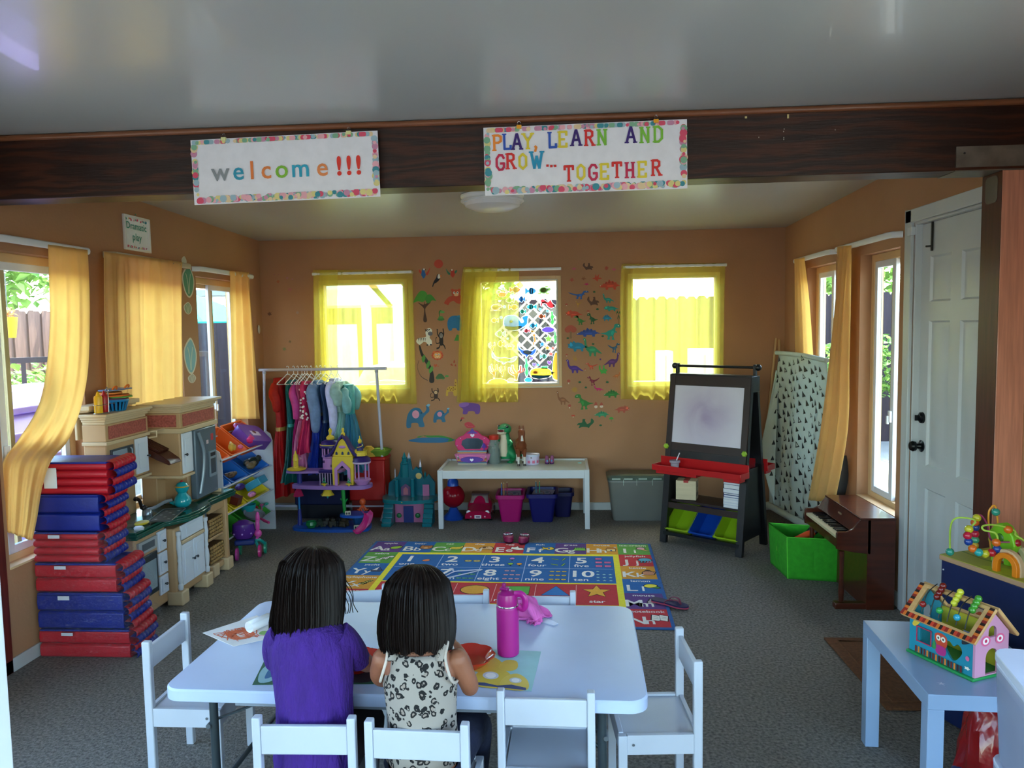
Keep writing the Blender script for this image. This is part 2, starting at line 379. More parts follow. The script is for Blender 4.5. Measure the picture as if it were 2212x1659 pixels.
for k, (c, d, ax) in enumerate([((XL-.2, (a+b)/2, (c_+d_)/2), (b-a, d_-c_), 'L') for a, b, c_, d_ in LW] + [((XR+.2, (a+b)/2, (c_+d_)/2), (b-a, d_-c_), 'R') for a, b, c_, d_ in RW if c_ > .1]
        + [(((a+b)/2, YB+.2, (c_+d_)/2), (b-a, d_-c_), 'B') for a, b, c_, d_ in BW] + [(((a+b)/2, YF-.2, (c_+d_)/2), (b-a, d_-c_), 'F') for a, b, c_, d_ in FW]):
    l = bpy.data.lights.new('sky_portal', 'AREA'); l.shape = 'RECTANGLE'; l.size, l.size_y = d; l.cycles.is_portal = True
    o = bpy.data.objects.new('sky_portal', l); COL.objects.link(o); o.location = c
    o.rotation_euler = (V({'L': (1, 0, 0), 'R': (-1, 0, 0), 'B': (0, -1, 0), 'F': (0, 1, 0)}[ax])).to_track_quat('-Z', 'Y').to_euler()
# ---------------------------------------------------------------- door on the right wall
DW = pl('#c3c7ca', .4)
d = bpy.data.objects.new('door_1', None); COL.objects.link(d); d['kind'] = 'structure'; TM['door_1'] = Matrix.Identity(4)
def panelface(mb, x, y0, y1, z0, z1, t=.012):   # raised and fielded panel on a plane facing -x
    f = .02
    mb.add([(x, y0, z0), (x, y1, z0), (x, y1, z1), (x, y0, z1), (x+t, y0+f*.5, z0+f*.5), (x+t, y1-f*.5, z0+f*.5), (x+t, y1-f*.5, z1-f*.5), (x+t, y0+f*.5, z1-f*.5),
            (x+t, y0+f*1.4, z0+f*1.4), (x+t, y1-f*1.4, z0+f*1.4), (x+t, y1-f*1.4, z1-f*1.4), (x+t, y0+f*1.4, z1-f*1.4),
            (x+.002, y0+f*2.6, z0+f*2.6), (x+.002, y1-f*2.6, z0+f*2.6), (x+.002, y1-f*2.6, z1-f*2.6), (x+.002, y0+f*2.6, z1-f*2.6)],
           [(a+i, a+(i+1) % 4, a+4+(i+1) % 4, a+4+i) for a in (0, 4, 8) for i in range(4)] + [(12, 13, 14, 15)], True)
m = MB().mat(DW); x = XR+.035; PY = [(3.65, 3.87), (3.97, 4.19)]; PZ = [(.22, .74), (.86, 1.64), (1.74, 1.98)]
ys = [3.545, 3.65, 3.87, 3.97, 4.19, 4.285]; zs = [.01, .22, .74, .86, 1.64, 1.74, 1.98, 2.155]
for i in range(5):
    for j in range(7):
        if i in (1, 3) and j in (1, 3, 5): panelface(m, x, ys[i], ys[i+1], zs[j], zs[j+1])
        else: m.add([(x, ys[i], zs[j]), (x, ys[i+1], zs[j]), (x, ys[i+1], zs[j+1]), (x, ys[i], zs[j+1])], [(0, 1, 2, 3)], True)
m.bx((x+.0125, 3.545, .01), (x+.045, 4.285, 2.155)); m.build('door_leaf', d, world=True)
m = MB().mat(DW).bx((XR-.02, 4.30, 0), (XR, 4.37, 2.24)).bx((XR-.02, 3.46, 2.17), (XR, 4.37, 2.24)).bx((XR-.02, 3.46, 0), (XR, 3.53, 2.24))
m.bx((XR, 4.285, 0), (XR+.13, 4.30, 2.17)).bx((XR, 3.53, 0), (XR+.13, 3.545, 2.17)).bx((XR, 3.53, 2.157), (XR+.13, 4.30, 2.17)).build('casing', d, bevel=.004)
BLK = pl('#14171a', .25, metal=.4)
def knobp(mb, y, z, s=1, knob=True):
    R = Matrix.Rotation(-pi/2, 3, 'Y')
    if knob: mb.lathe([(0, 0), (.031, 0), (.033, .006), (.018, .012), (.012, .03), (.026, .036), (.029, .05), (.022, .062), (0, .065)], (x, y, z), 18, R)
    else: mb.lathe([(0, 0), (.031, 0), (.03, .012), (.02, .02), (0, .021)], (x, y, z), 18, R); mb.box((x-.03, y, z), (.02, .008, .03))
knobm = MB().mat(BLK); knobp(knobm, 4.235, .96); knobm.build('door_knob', d)
knobm = MB().mat(BLK); knobp(knobm, 4.235, 1.115, knob=False); knobm.build('deadbolt', d)
MB().mat(pl('#202020')).box((x-.008, 4.16, 2.08), (.008, .012, .15)).cyl((x-.03, 4.18, 2.03), (x-.006, 4.16, 2.03), .005).build('roller_hook', d)
MB().mat(pl('#d5d9de')).box((XR-.012, 4.31, 2.125), (.024, .05, .045)).build('alarm_sensor', d, bevel=.003)
# ---------------------------------------------------------------- curtains
YEL = lambda: mat('#ffe0a2', .8, var=.03, scale=12, bump=.15, bscale=300, trans=.72)
SHEER = mat('#f3ea6e', .7, var=.05, scale=20, trans=.6, alpha=.3, tint=.88); SHEER2 = mat('#f0dc30', .7, var=.05, scale=20, trans=.6, alpha=.85)
def curtain(name, label, rows, nrm, amp, nf, m_, seed=0, hdr=True, nu=90, nv=40, group=None, taper=.35):
    L_ = [r[0] for r in rows]; R_ = [r[1] for r in rows]; A = crom(L_, 8); B = crom(R_, 8); nn = V(nrm)
    rs = random.Random(seed); ph = [rs.uniform(0, 6) for _ in range(4)]
    def f(u, v):
        k = v*(len(A)-1); i = min(int(k), len(A)-2); t = k-i; a = A[i].lerp(A[i+1], t); b = B[i].lerp(B[i+1], t)
        uu = u + .012*sin(u*17+ph[0])
        s = sin(uu*nf*2*pi+ph[1]+v*.6) + .5*sin(uu*nf*3.7*pi+ph[2]) + .3*sin(uu*nf*7+ph[3]+v*2)
        g = .35+.65*min(1, v*3) if hdr else 1
        if v < .07 and hdr: s = s*.6+.7*sin(uu*nf*9+ph[3])
        return a.lerp(b, u) + nn*amp*g*s*(1-taper*(u > .98 or u < .02))
    o = MB().mat(m_).grid(f, nu, nv).build('curtain', solid=.0012, ang=80)
    tag(o, label, 'curtain', group)
    return o, f
def rod(name, label, P, r=.011, c='#e4e6ea'):
    o = MB().mat(pl(c, .3)).tube(P, r, 8, sq=1.7).build(name); tag(o, label, 'curtain rod'); return o
K = YEL()
# left wall
rod('curtain_rod', 'white curtain rod above the nearest left window', [(XL+.0, 3.44, 2.11), (XL+.05, 3.45, 2.11), (XL+.06, 3.5, 2.11), (XL+.06, 4.14, 2.11)])
rod('curtain_rod', 'curtain rod under the framed sign, fully covered by its yellow curtain', [(XL, 4.37, 2.115), (XL+.06, 4.40, 2.115), (XL+.06, 5.3, 2.115), (XL, 5.33, 2.115)], c='#c9b9a0')
rod('curtain_rod', 'white curtain rod above the left window nearest the corner', [(XL, 5.45, 2.11), (XL+.05, 5.47, 2.11), (XL+.06, 5.52, 2.11), (XL+.06, 6.4, 2.11), (XL, 6.43, 2.11)])
a = XL+.075
ym = 3.50
curtain('c', 'yellow curtain swept aside and draped over the stacked mats', [(XX(104, 528, a), XX(189, 540, a)), (XX(106, 600, a), XX(193, 610, a)), (XX(108, 700, a), XX(194, 700, a)), (XX(100, 800, a+.02), XX(190, 800, a)), (XX(82, 880, a+.06), XX(175, 880, a+.02)), (YY(40, 950, 3.62), YY(148, 950, 3.80)), (YY(6, 1000, 3.50), YY(112, 993, 3.545)), (YY(4, 1060, 3.49), YY(92, 1050, 3.535)), (YY(5, 1120, 3.49), YY(80, 1120, 3.53)), (YY(8, 1146, 3.49), YY(70, 1168, 3.53))], (.5, -.6, 0), .013, 3.2, K, 3)
curtain('c', 'yellow curtain closed over the window under the framed sign', [(XX(226, 544, a), XX(394, 566, a)), (XX(230, 700, a), XX(396, 700, a)), (XX(235, 860, a), XX(398, 860, a)), (XX(240, 985, a), XX(400, 985, a))], (1, 0, 0), .012, 7, K, 5)
curtain('c', 'narrow yellow curtain beside the left corner of the room', [(XX(497, 585, a), XX(539, 588, a)), (XX(498, 700, a), XX(546, 700, a)), (XX(499, 905, a), XX(562, 905, a))], (1, 0, 0), .018, 3, K, 8)
# right wall
a = XR-.075
rod('curtain_rod', 'white curtain rod above the right window next to the door', [(XR, 4.44, 2.125), (XR-.05, 4.46, 2.125), (XR-.06, 4.5, 2.125), (XR-.06, 5.32, 2.125), (XR, 5.36, 2.125)])
rod('curtain_rod', 'white curtain rod above the right window nearest the corner', [(XR, 5.44, 2.125), (XR-.05, 5.46, 2.125), (XR-.06, 5.52, 2.125), (XR-.06, 6.25, 2.125), (XR, 6.3, 2.125)])
curtain('c', 'long yellow curtain hanging between the two right windows', [(XX(1809, 533, a), XX(1839, 530, a)), (XX(1803, 640, a), XX(1836, 640, a)), (XX(1788, 780, a-.02), XX(1832, 780, a)), (XX(1768, 930, a-.07), XX(1828, 930, a-.02)), (XX(1743, 1080, a-.10), XX(1800, 1085, a-.06))], (-1, 0, 0), .017, 3, K, 12)
curtain('c', 'yellow curtain by the right corner behind the folded play tent', [(XX(1715, 560, a), XX(1738, 556, a)), (XX(1715, 650, a+.02), XX(1750, 650, a+.02)), (XX(1716, 790, a+.055), XX(1760, 790, a+.055))], (-1, 0, 0), .008, 2.5, K, 14)
# back wall: sheer lemon yellow
b = YB-.055
for i, (x0, x1) in enumerate(((-2.235, -1.334), (-.879, -.02), (.508, 1.395))):
    rod('curtain_rod', ('white rod threaded through the sheer curtain behind the dress rack', 'white rod half bare above the middle back window', 'white rod threaded through the sheer curtain behind the easel')[i], [(x0+.01, YB, 2.14), (x0+.01, b, 2.14), (x1, b, 2.14), (x1, YB, 2.14)], .007)
def sheer(label, px, seed, nf, amp=.010, bunch=None):
    rows = [(YY(*q[0], b), YY(*q[1], b)) for q in px]
    return curtain('c', label, rows, (0, -1, 0), amp, nf, SHEER, seed, nu=130, nv=30)
sheer('sheer yellow curtain over the back window behind the dress rack', [((676, 583), (891, 583)), ((677, 700), (894, 700)), ((680, 869), (900, 873))], 21, 9)
sheer('bunched sheer yellow curtain over half of the middle back window', [((1001, 577), (1121, 579)), ((996, 620), (1121, 620)), ((992, 740), (1120, 740)), ((987, 869), (1119, 869))], 22, 6, .016)
sheer('sheer yellow curtain over the back window behind the easel', [((1343, 570), (1567, 568)), ((1340, 620), (1565, 640)), ((1340, 720), (1563, 760)), ((1341, 862), (1562, 868))], 23, 8)
# second layer where the cloth is bunched
for lab, px, sd in (('doubled strip of sheer yellow curtain gathered at the left of the first back window', [((690, 584), (730, 584)), ((692, 720), (728, 720)), ((700, 868), (732, 868))], 31),
                    ('doubled strip of sheer yellow curtain gathered left of the middle back window', [((1003, 578), (1075, 579)), ((1000, 700), (1055, 700)), ((996, 868), (1050, 868))], 32)):
    curtain('c', lab, [(YY(*q[0], b-.03), YY(*q[1], b-.03)) for q in px], (0, -1, 0), .008, 4, SHEER, sd, nu=60, nv=24)
# ---------------------------------------------------------------- OUTSIDE
GND = mat('#8d887f', .9, var=.1, scale=3)
struct('trim_8', MB().mat(GND).bx((-16, -14, -.16), (16, 20, -.065)))      # patio slab
def fence(label, p, q, h, c, pw=.14, scal=False):
    p, q = V(p), V(q); t = thing('wooden_fence', label, 'fence', p, atan2((q-p).y, (q-p).x)); L_ = (q-p).length; n = int(L_/pw); rs = random.Random(3)
    meshes = []
    for i in range(n):
        hh = h+rs.uniform(-.02, .02); mm = mat(c, .85, var=.2, scale=5, stretch=(6, 6, .6), key=c+'pl%d' % (i % 2))
        e_ = pw/2+.008; poly = [(-e_, 0), (e_, 0), (e_, hh-.05), (pw/4, hh), (-pw/4, hh), (-e_, hh-.05)]
        if i < 4: o = MB().mat(mm).prism(poly, (0, 0, 0), (1, 0, 0), (0, 0, 1), .02).build('plank', t, smooth=False); meshes.append(o)
        else: o = meshes[i % 4].copy(); COL.objects.link(o)
        o.location = (pw*(i+.5), -.022*(i % 2), 0)
    for z in (.4, h-.35): MB().mat(mat(c, .85)).bx((0, .022, z), (n*pw, .07, z+.09)).build('rail', t)
    return t
fence('tall brown plank fence seen through the back windows', (-7.5, 11.0, -.07), (7.5, 11.0, -.07), 2.1, '#2e2429')
fence('weathered brown plank fence seen through the left window', (-7.4, -3, -.07), (-7.4, 11, -.07), 2.05, '#6d5145')
fence('grey plank fence seen through the right windows', (7.5, 11, -.07), (7.5, -3, -.07), 2.05, '#777478')
def leaves(c, r, n, s, cols, name='foliage', parent=None, seed=1, loc=None):
    rs = random.Random(seed); mb = MB(); mats_ = [mat(k, .6, var=.1, trans=.4) for k in cols]
    for i in range(n):
        d_ = V((rs.gauss(0, 1), rs.gauss(0, 1), rs.gauss(0, 1))).normalized()*(rs.uniform(.45, 1)**.6); q = V(c)+V((d_.x*r[0], d_.y*r[1], d_.z*r[2]))
        R = Matrix.Rotation(rs.uniform(0, 6.3), 3, 'Z') @ Matrix.Rotation(rs.uniform(-1, 1), 3, 'X') @ Matrix.Rotation(rs.uniform(-.6, .6), 3, 'Y')
        mb.mat(mats_[i % len(mats_)]); l = s*rs.uniform(.6, 1.3)
        mb.add([q, q+R @ V((l*.35, l*.5, .1*l)), q+R @ V((0, l, 0)), q+R @ V((-l*.35, l*.5, .1*l))], [(0, 1, 2, 3)], True)
    return mb.build(name, parent, smooth=False, kind='stuff', world=bool(parent))
def bush(name, label, loc, r, n, s, cols, seed, trunk=.4, cat='bush'):
    t = thing(name, label, cat, loc)
    MB().mat(mat('#5a4636', .9)).tube([V(loc), V(loc)+V((.02, 0, trunk*.5)), V(loc)+V((0, .02, trunk+r[2]*.6))], [.05, .04, .02], 8).build('trunk', t, world=True)
    leaves(V(loc)+V((0, 0, trunk+r[2]*.8)), r, n, s, cols, parent=t, seed=seed)
G1 = ('#7fa04a', '#94b85c', '#5f8338')
bush('leafy_bush', 'bright green leafy bush by the fence outside the left window', (-5.6, 7.7, -.065), (.95, .75, .72), 2600, .11, G1, 2, .1)
bush('leafy_tree', 'tree crown above the fence outside the left window', (-8.6, 10.4, -.065), (1.5, 1.5, 1.2), 2600, .2, G1, 3, 2.2, 'tree')
bush('leafy_tree', 'green tree rising behind the back fence', (-2.1, 12.2, -.065), (1.5, 1.0, 1.25), 2600, .2, ('#86a63a', '#a6c04a', '#5f8a38'), 4, 1.6, 'tree')
bush('leafy_tree', 'tree crown outside the window next to the door', (5.0, 12.4, -.065), (1.4, 1.4, 1.3), 2400, .2, G1, 5, 1.8, 'tree')
bush('potted_bush', 'flowering bush by the grey fence outside the right window', (3.9, 10.3, -.065), (.5, .5, .5), 900, .1, G1, 6, .7)
# aqua patio umbrella
t = thing('patio_umbrella', 'aqua patio umbrella seen through the left window', 'umbrella', (-4.55, 8.6, -.065))
UZ = 1.82
AQ = mat('#3fc0bd', .8, trans=.4)
MB().mat(AQ).lathe([(1.0, UZ), (.55, UZ+.22), (.04, UZ+.42), (0, UZ+.43)], (0, 0, 0), 8).build('canopy', t, smooth=False)
MB().mat(pl('#d8d8d8')).cyl((0, 0, 0), (0, 0, UZ+.4), .02).build('pole', t)
MB().mat(pl('#777')).cyl((0, 0, 0), (0, 0, .06), .22).build('base', t)
# dark railing
t = thing('deck_railing', 'dark metal railing outside the left window', 'railing', (-4.6, 6.7, -.065), .75)
RM = pl('#3d3836', .5)
MB().mat(RM).bx((-1.3, -.02, 1.46), (1.3, .02, 1.51)).bx((-1.3, -.015, .9), (1.3, .015, .93)).build('rail', t)
for i in range(9): MB().mat(RM).bx((-1.3+i*.32, -.015, 0), (-1.265+i*.32, .015, 1.46)).build('baluster', t)
# yellow hanging pot
t = thing('hanging_pot', 'yellow hanging flower pot against the left fence', 'flower pot', (-5.35, 7.0, 1.62))
MB().mat(pl('#f0b92c')).lathe([(.06, 0), (.085, .2), (.08, .2), (.055, .01)], n=16).build('pot', t)
leaves(V((-5.35, 7.0, 1.86)), (.06, .06, .06), 40, .05, ('#a58a5a', '#c98a4a'), 'flowers', t, 8)
MB().mat(pl('#555')).cyl((0, 0, .2), (0, 0, .9), .004).build('hook_wire', t)
# purple roofed playhouse
t = thing('playhouse', 'play house with purple shingled roof outside the left window', 'playhouse', (-4.05, 5.2, -.065))
m = MB().mat(mat('#8578a8', .7)).bx((-.55, -.5, 0), (.55, .5, .88)); m.build('wall', t)
PUR = pl('#a98fd6', .45)
o = MB().mat(PUR).prism([(-.62, .86), (.62, .86), (.2, 1.33), (-.2, 1.33)], (0, .6, 0), (1, 0, 0), (0, 0, 1), 1.2).build('roof', t, bevel=.02)
for i in range(3):
    z = .9+i*.15; x = .62-i*.14+.01
    MB().mat(pl('#b8a2e2')).bar((x, -.6, z), (x, .6, z), .035, .05).build('shingle_row', t, bevel=.01)
for i in range(5):
    for j in range(4): MB().mat(mat('#a06a5a', .8)).bx((.55, -.48+j*.245+(i % 2)*.02, .05+i*.165), (.562, -.28+j*.245, .17+i*.165)).build('stone_block', t, bevel=.008)
# neighbour's white garage wall seen through the third left window
t = thing('garden_shed', 'white garden shed outside the left window nearest the corner', 'shed', (-6.2, 13.2, -.065))
MB().mat(pl('#e8eef2')).bx((-2.1, -.9, 0), (1.4, 1, 2.3)).build('wall', t); MB().mat(pl('#8a8a8a')).bx((-2.2, -1, 2.3), (1.5, 1.1, 2.4)).build('roof', t)
# pergola, barbecue, garden table behind the back windows
t = thing('garden_gazebo', 'white draped gazebo with slanting braces outside the first back window', 'gazebo', (-2.3, 9.2, -.065))
PW = pl('#e6ece8')
for x_, y_ in ((-1.2, 0), (.30, 0), (-1.2, 1.1), (.30, 1.1)): MB().mat(PW).bx((x_-.07, y_-.07, 0), (x_+.07, y_+.07, 2.2)).build('post', t)
for y_ in (0, 1.1): MB().mat(PW).bx((-1.5, y_-.05, 2.0), (.9, y_+.05, 2.2)).build('beam', t)
for s_ in (-1, 1): MB().mat(mat('#b98b4a', .8)).bar((.30+s_*.1, -.02, 1.98), (.30+s_*.5, -.02, 2.45), .06).build('brace', t)
for a_, b_ in ((-1.15, -.22), (.02, .26)): MB().mat(mat('#eef6f2', .8, var=.03, trans=.5)).grid(lambda u, v: V((a_+(b_-a_)*u+.03*(1-v)*v, -.05+.03*sin(u*(b_-a_)*40), .05+1.72*v)), 40, 6).build('side_drape', t, solid=.004, ang=80)
MB().mat(mat('#bfe6d4', .7)).bx((-.16, -.06, 0), (-.05, .0, 2.0)).build('middle_post', t); MB().mat(pl('#f2f4f2', .6)).prism([(-1.6, 2.2), (.2, 2.2), (.0, 2.42), (-1.4, 2.8)], (0, 0, 0), (1, 0, 0), (0, 0, 1), -1.0).build('canopy', t)
t = thing('covered_barbecue', 'barbecue under a pale cover outside the first back window', 'barbecue', (-1.93, 8.5, -.065))
MB().mat(cloth('#a9b4b0')).lathe([(.42, 0), (.42, .9), (.40, 1.1), (.30, 1.28), (0, 1.34)], n=24, sx=1.1, sy=.7).build('cover', t)
MB().mat(pl('#d8dcdc', .2, metal=.6)).tube([(-.2, -.32, 1.12), (0, -.34, 1.14), (.2, -.32, 1.12)], .015).build('handle', t)
t = thing('lattice_panel', 'wooden lattice panel on the back fence', 'lattice', (-.44, 10.93, 1.55))
LT = mat('#b59a86', .8)
for i in range(-3, 4):
    MB().mat(LT).bx((i*.125-.016, -.006, -.39), (i*.125+.016, .006, .39)).build('slat', t); MB().mat(LT).bx((-.39, -.018, i*.125-.016), (.39, -.006, i*.125+.016)).build('slat', t)
t.rotation_euler = (0, radians(45), 0)
t = thing('patio_table', 'dark garden table outside the middle back window', 'table', (-.35, 9.2, -.065))
MB().mat(pl('#4e4652', .5)).bx((-.9, -.45, .86), (1.0, .45, .9)).build('tabletop', t)
for x_ in (-.85, .95):
    for y_ in (-.4, .4): MB().mat(pl('#4a4450')).bx((x_-.03, y_-.03, 0), (x_+.03, y_+.03, .86)).build('leg', t)
for i, x_ in enumerate((1.32, 1.82)):
    t = thing('storage_cupboard', ('narrow white cupboard outside the window behind the easel', 'wide white cupboard outside the window behind the easel')[i], 'cupboard', (x_+.0, 10.2, -.065))
    w_ = .09 if i == 0 else .16
    MB().mat(pl('#e9f2f4')).bx((-w_, -.2, 0), (w_, .2, 1.35+.02*i)).build('body', t); MB().mat(pl('#9aa')).bx((-w_*.1, -.21, .1), (w_*.1, -.2, 1.3)).build('door_gap', t)
# ================================================================ SIGNS, LAMP
def dots(mb, rnd, x0, x1, z0, z1, n, O, ux, uz, r=(.006, .016), cols=('#e9a9b5', '#d94f6b', '#dfd08a', '#9db8c6', '#3f8d9a', '#e4c9a0', '#c98aa8', '#7fae8e')):
    L_ = 0
    for i in range(n):
        c = rnd.choice(cols); rr = rnd.uniform(*r); x = rnd.uniform(x0+rr, x1-rr); z = rnd.uniform(z0+rr*.7, z1-rr*.7)
        mb.mat(pr(c)); P = [(x+rr*cos(k*pi/6), min(max(z+rr*sin(k*pi/6), z0), z1)) for k in range(12)]
        mb.flatpoly(P, V(O)+ux.cross(uz)*(.0004+i*.000012), ux, uz)
def banner(name, label, px, texts, seed, pegc):
    q = [YY(*p, 3.24) for p in px]   # tl tr br bl
    ux = (q[1]-q[0]); w_ = ux.length; ux.normalize(); uz = (q[0]-q[3]); h_ = uz.length; uz = (uz - ux*uz.dot(ux)).normalized(); O = q[3]
    t = thing(name, label, 'banner', O)
    MB().mat(pr('#e6e3ea')).prism([(0, 0), (w_, 0), (w_, h_), (0, h_)], O+V((0, .003, 0)), ux, uz, .002).build('board', t, world=True, smooth=False)
    m = MB(); rnd = random.Random(seed); O2 = O+V((0, -.0003, 0)); nn = ux.cross(uz)
    if nn.y > 0: nn = -nn
    for (a, b, c, d_, n) in ((.004, w_-.004, 0.004, .035, 170), (.004, w_-.004, h_-.022, h_-.003, 110), (.003, .026, .035, h_-.02, 34), (w_-.026, w_-.003, .035, h_-.02, 34)): dots(m, rnd, a, b, c, d_, n, O2, ux, uz)
    m.build('dotted_border', t, world=True, smooth=False)
    for i, x in enumerate((.15, w_*.85)):
        p = O+ux*x+uz*(h_-.004)
        MB().mat(pl(pegc)).box(p+V((0, -.004, 0)), (.02, .012, .014)).mat(pl('#888', .2, metal=.8)).tube([p+V((-.004, -.004, .006)), p+V((-.007, 0, .018)), p+V((0, 0, .026)), p+V((.007, 0, .018)), p+V((.004, -.004, .006))], .0012, 6).build('binder_clip', t, world=True)
    return t, O+nn*.0022, ux, uz, w_, h_
t, O, ux, uz, w_, h_ = banner('welcome_banner', 'white banner reading welcome with dotted border on the dark beam', ((409, 303), (813, 282), (820, 428), (420, 443)), None, 4, '#e2dfa0')
for ch, x, c in (('w', .153, '#8b8f94'), ('e', .25, '#2f93b0'), ('l', .324, '#e07a3a'), ('c', .40, '#e38244'), ('o', .483, '#7fb536'), ('m', .584, '#2fa0bc'), ('e', .70, '#e58a52'), ('!', .79, '#e23b2e'), ('!', .842, '#e23b2e'), ('!', .893, '#e23b2e')):
    MB().mat(pr(c)).text(ch, O+ux*(x*w_)+uz*(h_*.36), ux, uz, .108, bold=.012 if ch != '!' else .03).build('letter', t, world=True, smooth=False)
t, O, ux, uz, w_, h_ = banner('motto_banner', 'white banner reading play, learn and grow together on the dark beam', ((1045, 276), (1485, 257), (1485, 408), (1048, 423)), None, 5, '#f0a52c')
# slab serif capitals built from strokes in a 10 x 14 box
SL = {'P': [((2, 0), (2, 14)), ((2, 14), (6, 14), (8.5, 12.5), (8.5, 8.5), (6, 7), (2, 7))], 'L': [((2.5, 14), (2.5, 0), (8.5, 0), (8.5, 3))], 'A': [((1, 0), (4.6, 14), (5.4, 14), (9, 0)), ((2.5, 5), (7.5, 5))],
      'Y': [((.8, 14), (5, 7), (9.2, 14)), ((5, 7), (5, 0))], ',': [((4, 1), (5, 0), (4, -3.5))], 'E': [((8.5, 11), (8.5, 14), (2, 14), (2, 0), (8.5, 0), (8.5, 3)), ((2, 7), (6.5, 7))],
      'R': [((2, 0), (2, 14)), ((2, 14), (6, 14), (8, 12.5), (8, 9), (6, 7.5), (2, 7.5)), ((5, 7.5), (9, 0))], 'N': [((1.8, 0), (1.8, 14), (8.2, 0), (8.2, 14))], 'D': [((2, 0), (2, 14), (5.5, 14), (8.7, 11), (8.7, 3), (5.5, 0), (2, 0))],
      'G': [((8.6, 11), (7, 13.8), (4, 14), (1.6, 10.5), (1.6, 3.5), (4, 0), (7, .2), (8.6, 2.5), (8.6, 6), (5.5, 6))], 'O': [((5, 14), (1.8, 11), (1.8, 3), (5, 0), (8.2, 3), (8.2, 11), (5, 14))],
      'W': [((.2, 14), (2.8, 0), (5, 10), (7.2, 0), (9.8, 14))], '.': [((4.5, 1), (5.5, 1))], 'T': [((1, 11), (1, 14), (9, 14), (9, 11)), ((5, 14), (5, 0))], 'H': [((2, 0), (2, 14)), ((8, 0), (8, 14)), ((2, 7), (8, 7))]}
SERIF = {'P': [(2, 0), (2, 14)], 'L': [(2.5, 14)], 'A': [(1, 0), (9, 0)], 'Y': [(.8, 14), (9.2, 14), (5, 0)], 'E': [(2, 14), (2, 0)], 'R': [(2, 0), (2, 14), (9, 0)], 'N': [(1.8, 0), (8.2, 14), (1.8, 14)], 'D': [(2, 0), (2, 14)], 'W': [(.2, 14), (9.8, 14)], 'T': [(5, 0)], 'H': [(2, 0), (2, 14), (8, 0), (8, 14)]}
def slab(ch, p, s, c):
    m = MB().mat(pr(c)); k = 0
    for st in SL[ch]:
        for a, b in zip(st, st[1:]):
            a_, b_ = V(a), V(b); d_ = (b_-a_).normalized(); q = V((-d_.y, d_.x))*1.15; a_ = a_-d_*.7; b_ = b_+d_*.7
            m.flatpoly([tuple(a_+q), tuple(b_+q), tuple(b_-q), tuple(a_-q)], p+ux.cross(uz)*(.00006*k), ux*s, uz*s); k += 1
    for x, z in SERIF.get(ch, []):
        m.flatpoly([(x-2.1, z-.7), (x+2.1, z-.7), (x+2.1, z+.7), (x-2.1, z+.7)], p+ux.cross(uz)*(.00006*k), ux*s, uz*s); k += 1
    m.build('letter', t, world=True, smooth=False)
CO = {'o': '#ee8a33', 'b': '#2f55b4', 'p': '#3a2070', 'y': '#e0c93a', 'r': '#d9322e', 'g': '#7dbb3c', 't': '#2a93bb', 'm': '#c52a4f'}
for word, cols, xs, z0 in (('PLAY,LEARNAND', 'obpyobyprgpgg', (.068, .116, .166, .22, .261, .341, .393, .459, .523, .586, .727, .795, .859), .66), ('GROW...', 'mrytrrr', (.08, .132, .193, .262, .315, .334, .353), .37), ('TOGETHER', 'rymyrmyr', (.42, .48, .539, .595, .657, .72, .78, .848), .17)):
    for i, (ch, cc, xx) in enumerate(zip(word, cols, xs)):
        s_ = .0043 if ch != 'W' else .0047
        slab(ch, O+ux*(xx*w_-5*s_)+uz*((z0+(.035*xx if z0 > .2 else .06*(xx-.42)))*h_+(.003 if i % 3 == 1 else 0)), s_, CO[cc])
# framed sign on the left wall
p = [XX(266, 461, XL+.01), XX(320, 473, XL+.01), XX(326, 547, XL+.01), XX(270, 536, XL+.01)]
y0_, y1_, z0_, z1_ = p[0].y, p[2].y, p[3].z-.005, p[0].z
t = thing('framed_sign', 'white framed sign reading dramatic play high on the left wall', 'sign', (XL, (y0_+y1_)/2, z0_)); W_, H_ = y1_-y0_, z1_-z0_
frame4(MB().mat(pl('#e8e6e2')), W_, H_, .014, -.016, 0, 0, -W_/2).build('frame', t, bevel=.002).rotation_euler = (0, 0, pi/2)
t['label'] = 'white framed sign reading Dramatic play high on the left wall'
m = MB().mat(pr('#eef0ee')); Os = V((.004, -W_/2+.012, .012)); uy_ = V((0, 1, 0)); uz_ = V((0, 0, 1))
m.flatpoly([(0, 0), (W_-.024, 0), (W_-.024, H_-.024), (0, H_-.024)], Os, uy_, uz_)
rnd = random.Random(9); dots(m, rnd, .004, W_-.03, .003, .02, 26, Os, uy_, uz_, (.004, .009)); dots(m, rnd, .004, W_-.03, H_-.045, H_-.026, 26, Os, uy_, uz_, (.004, .009)); m.build('print', t, smooth=False)
MB().mat(pr('#3f9c86')).text('Dramatic', V((.0065, 0, H_*.62)), uy_, uz_, .062, bold=.008).text('play', V((.0065, 0, H_*.3)), uy_, uz_, .066, bold=.008).build('lettering', t, smooth=False)
MB().mat(pl('#8a8', .4)).ball((.004, 0, H_+.014), .005, 8).build('push_pin', t)
tag(MB().mat(pl('#c9c2b6', .4)).ball((0, 0, 0), (.008, .022, .04), 14).build('doorbell_chime', loc=(XL+.006, 6.62, 1.66)), 'small white oval chime on the left wall by the corner', 'chime')
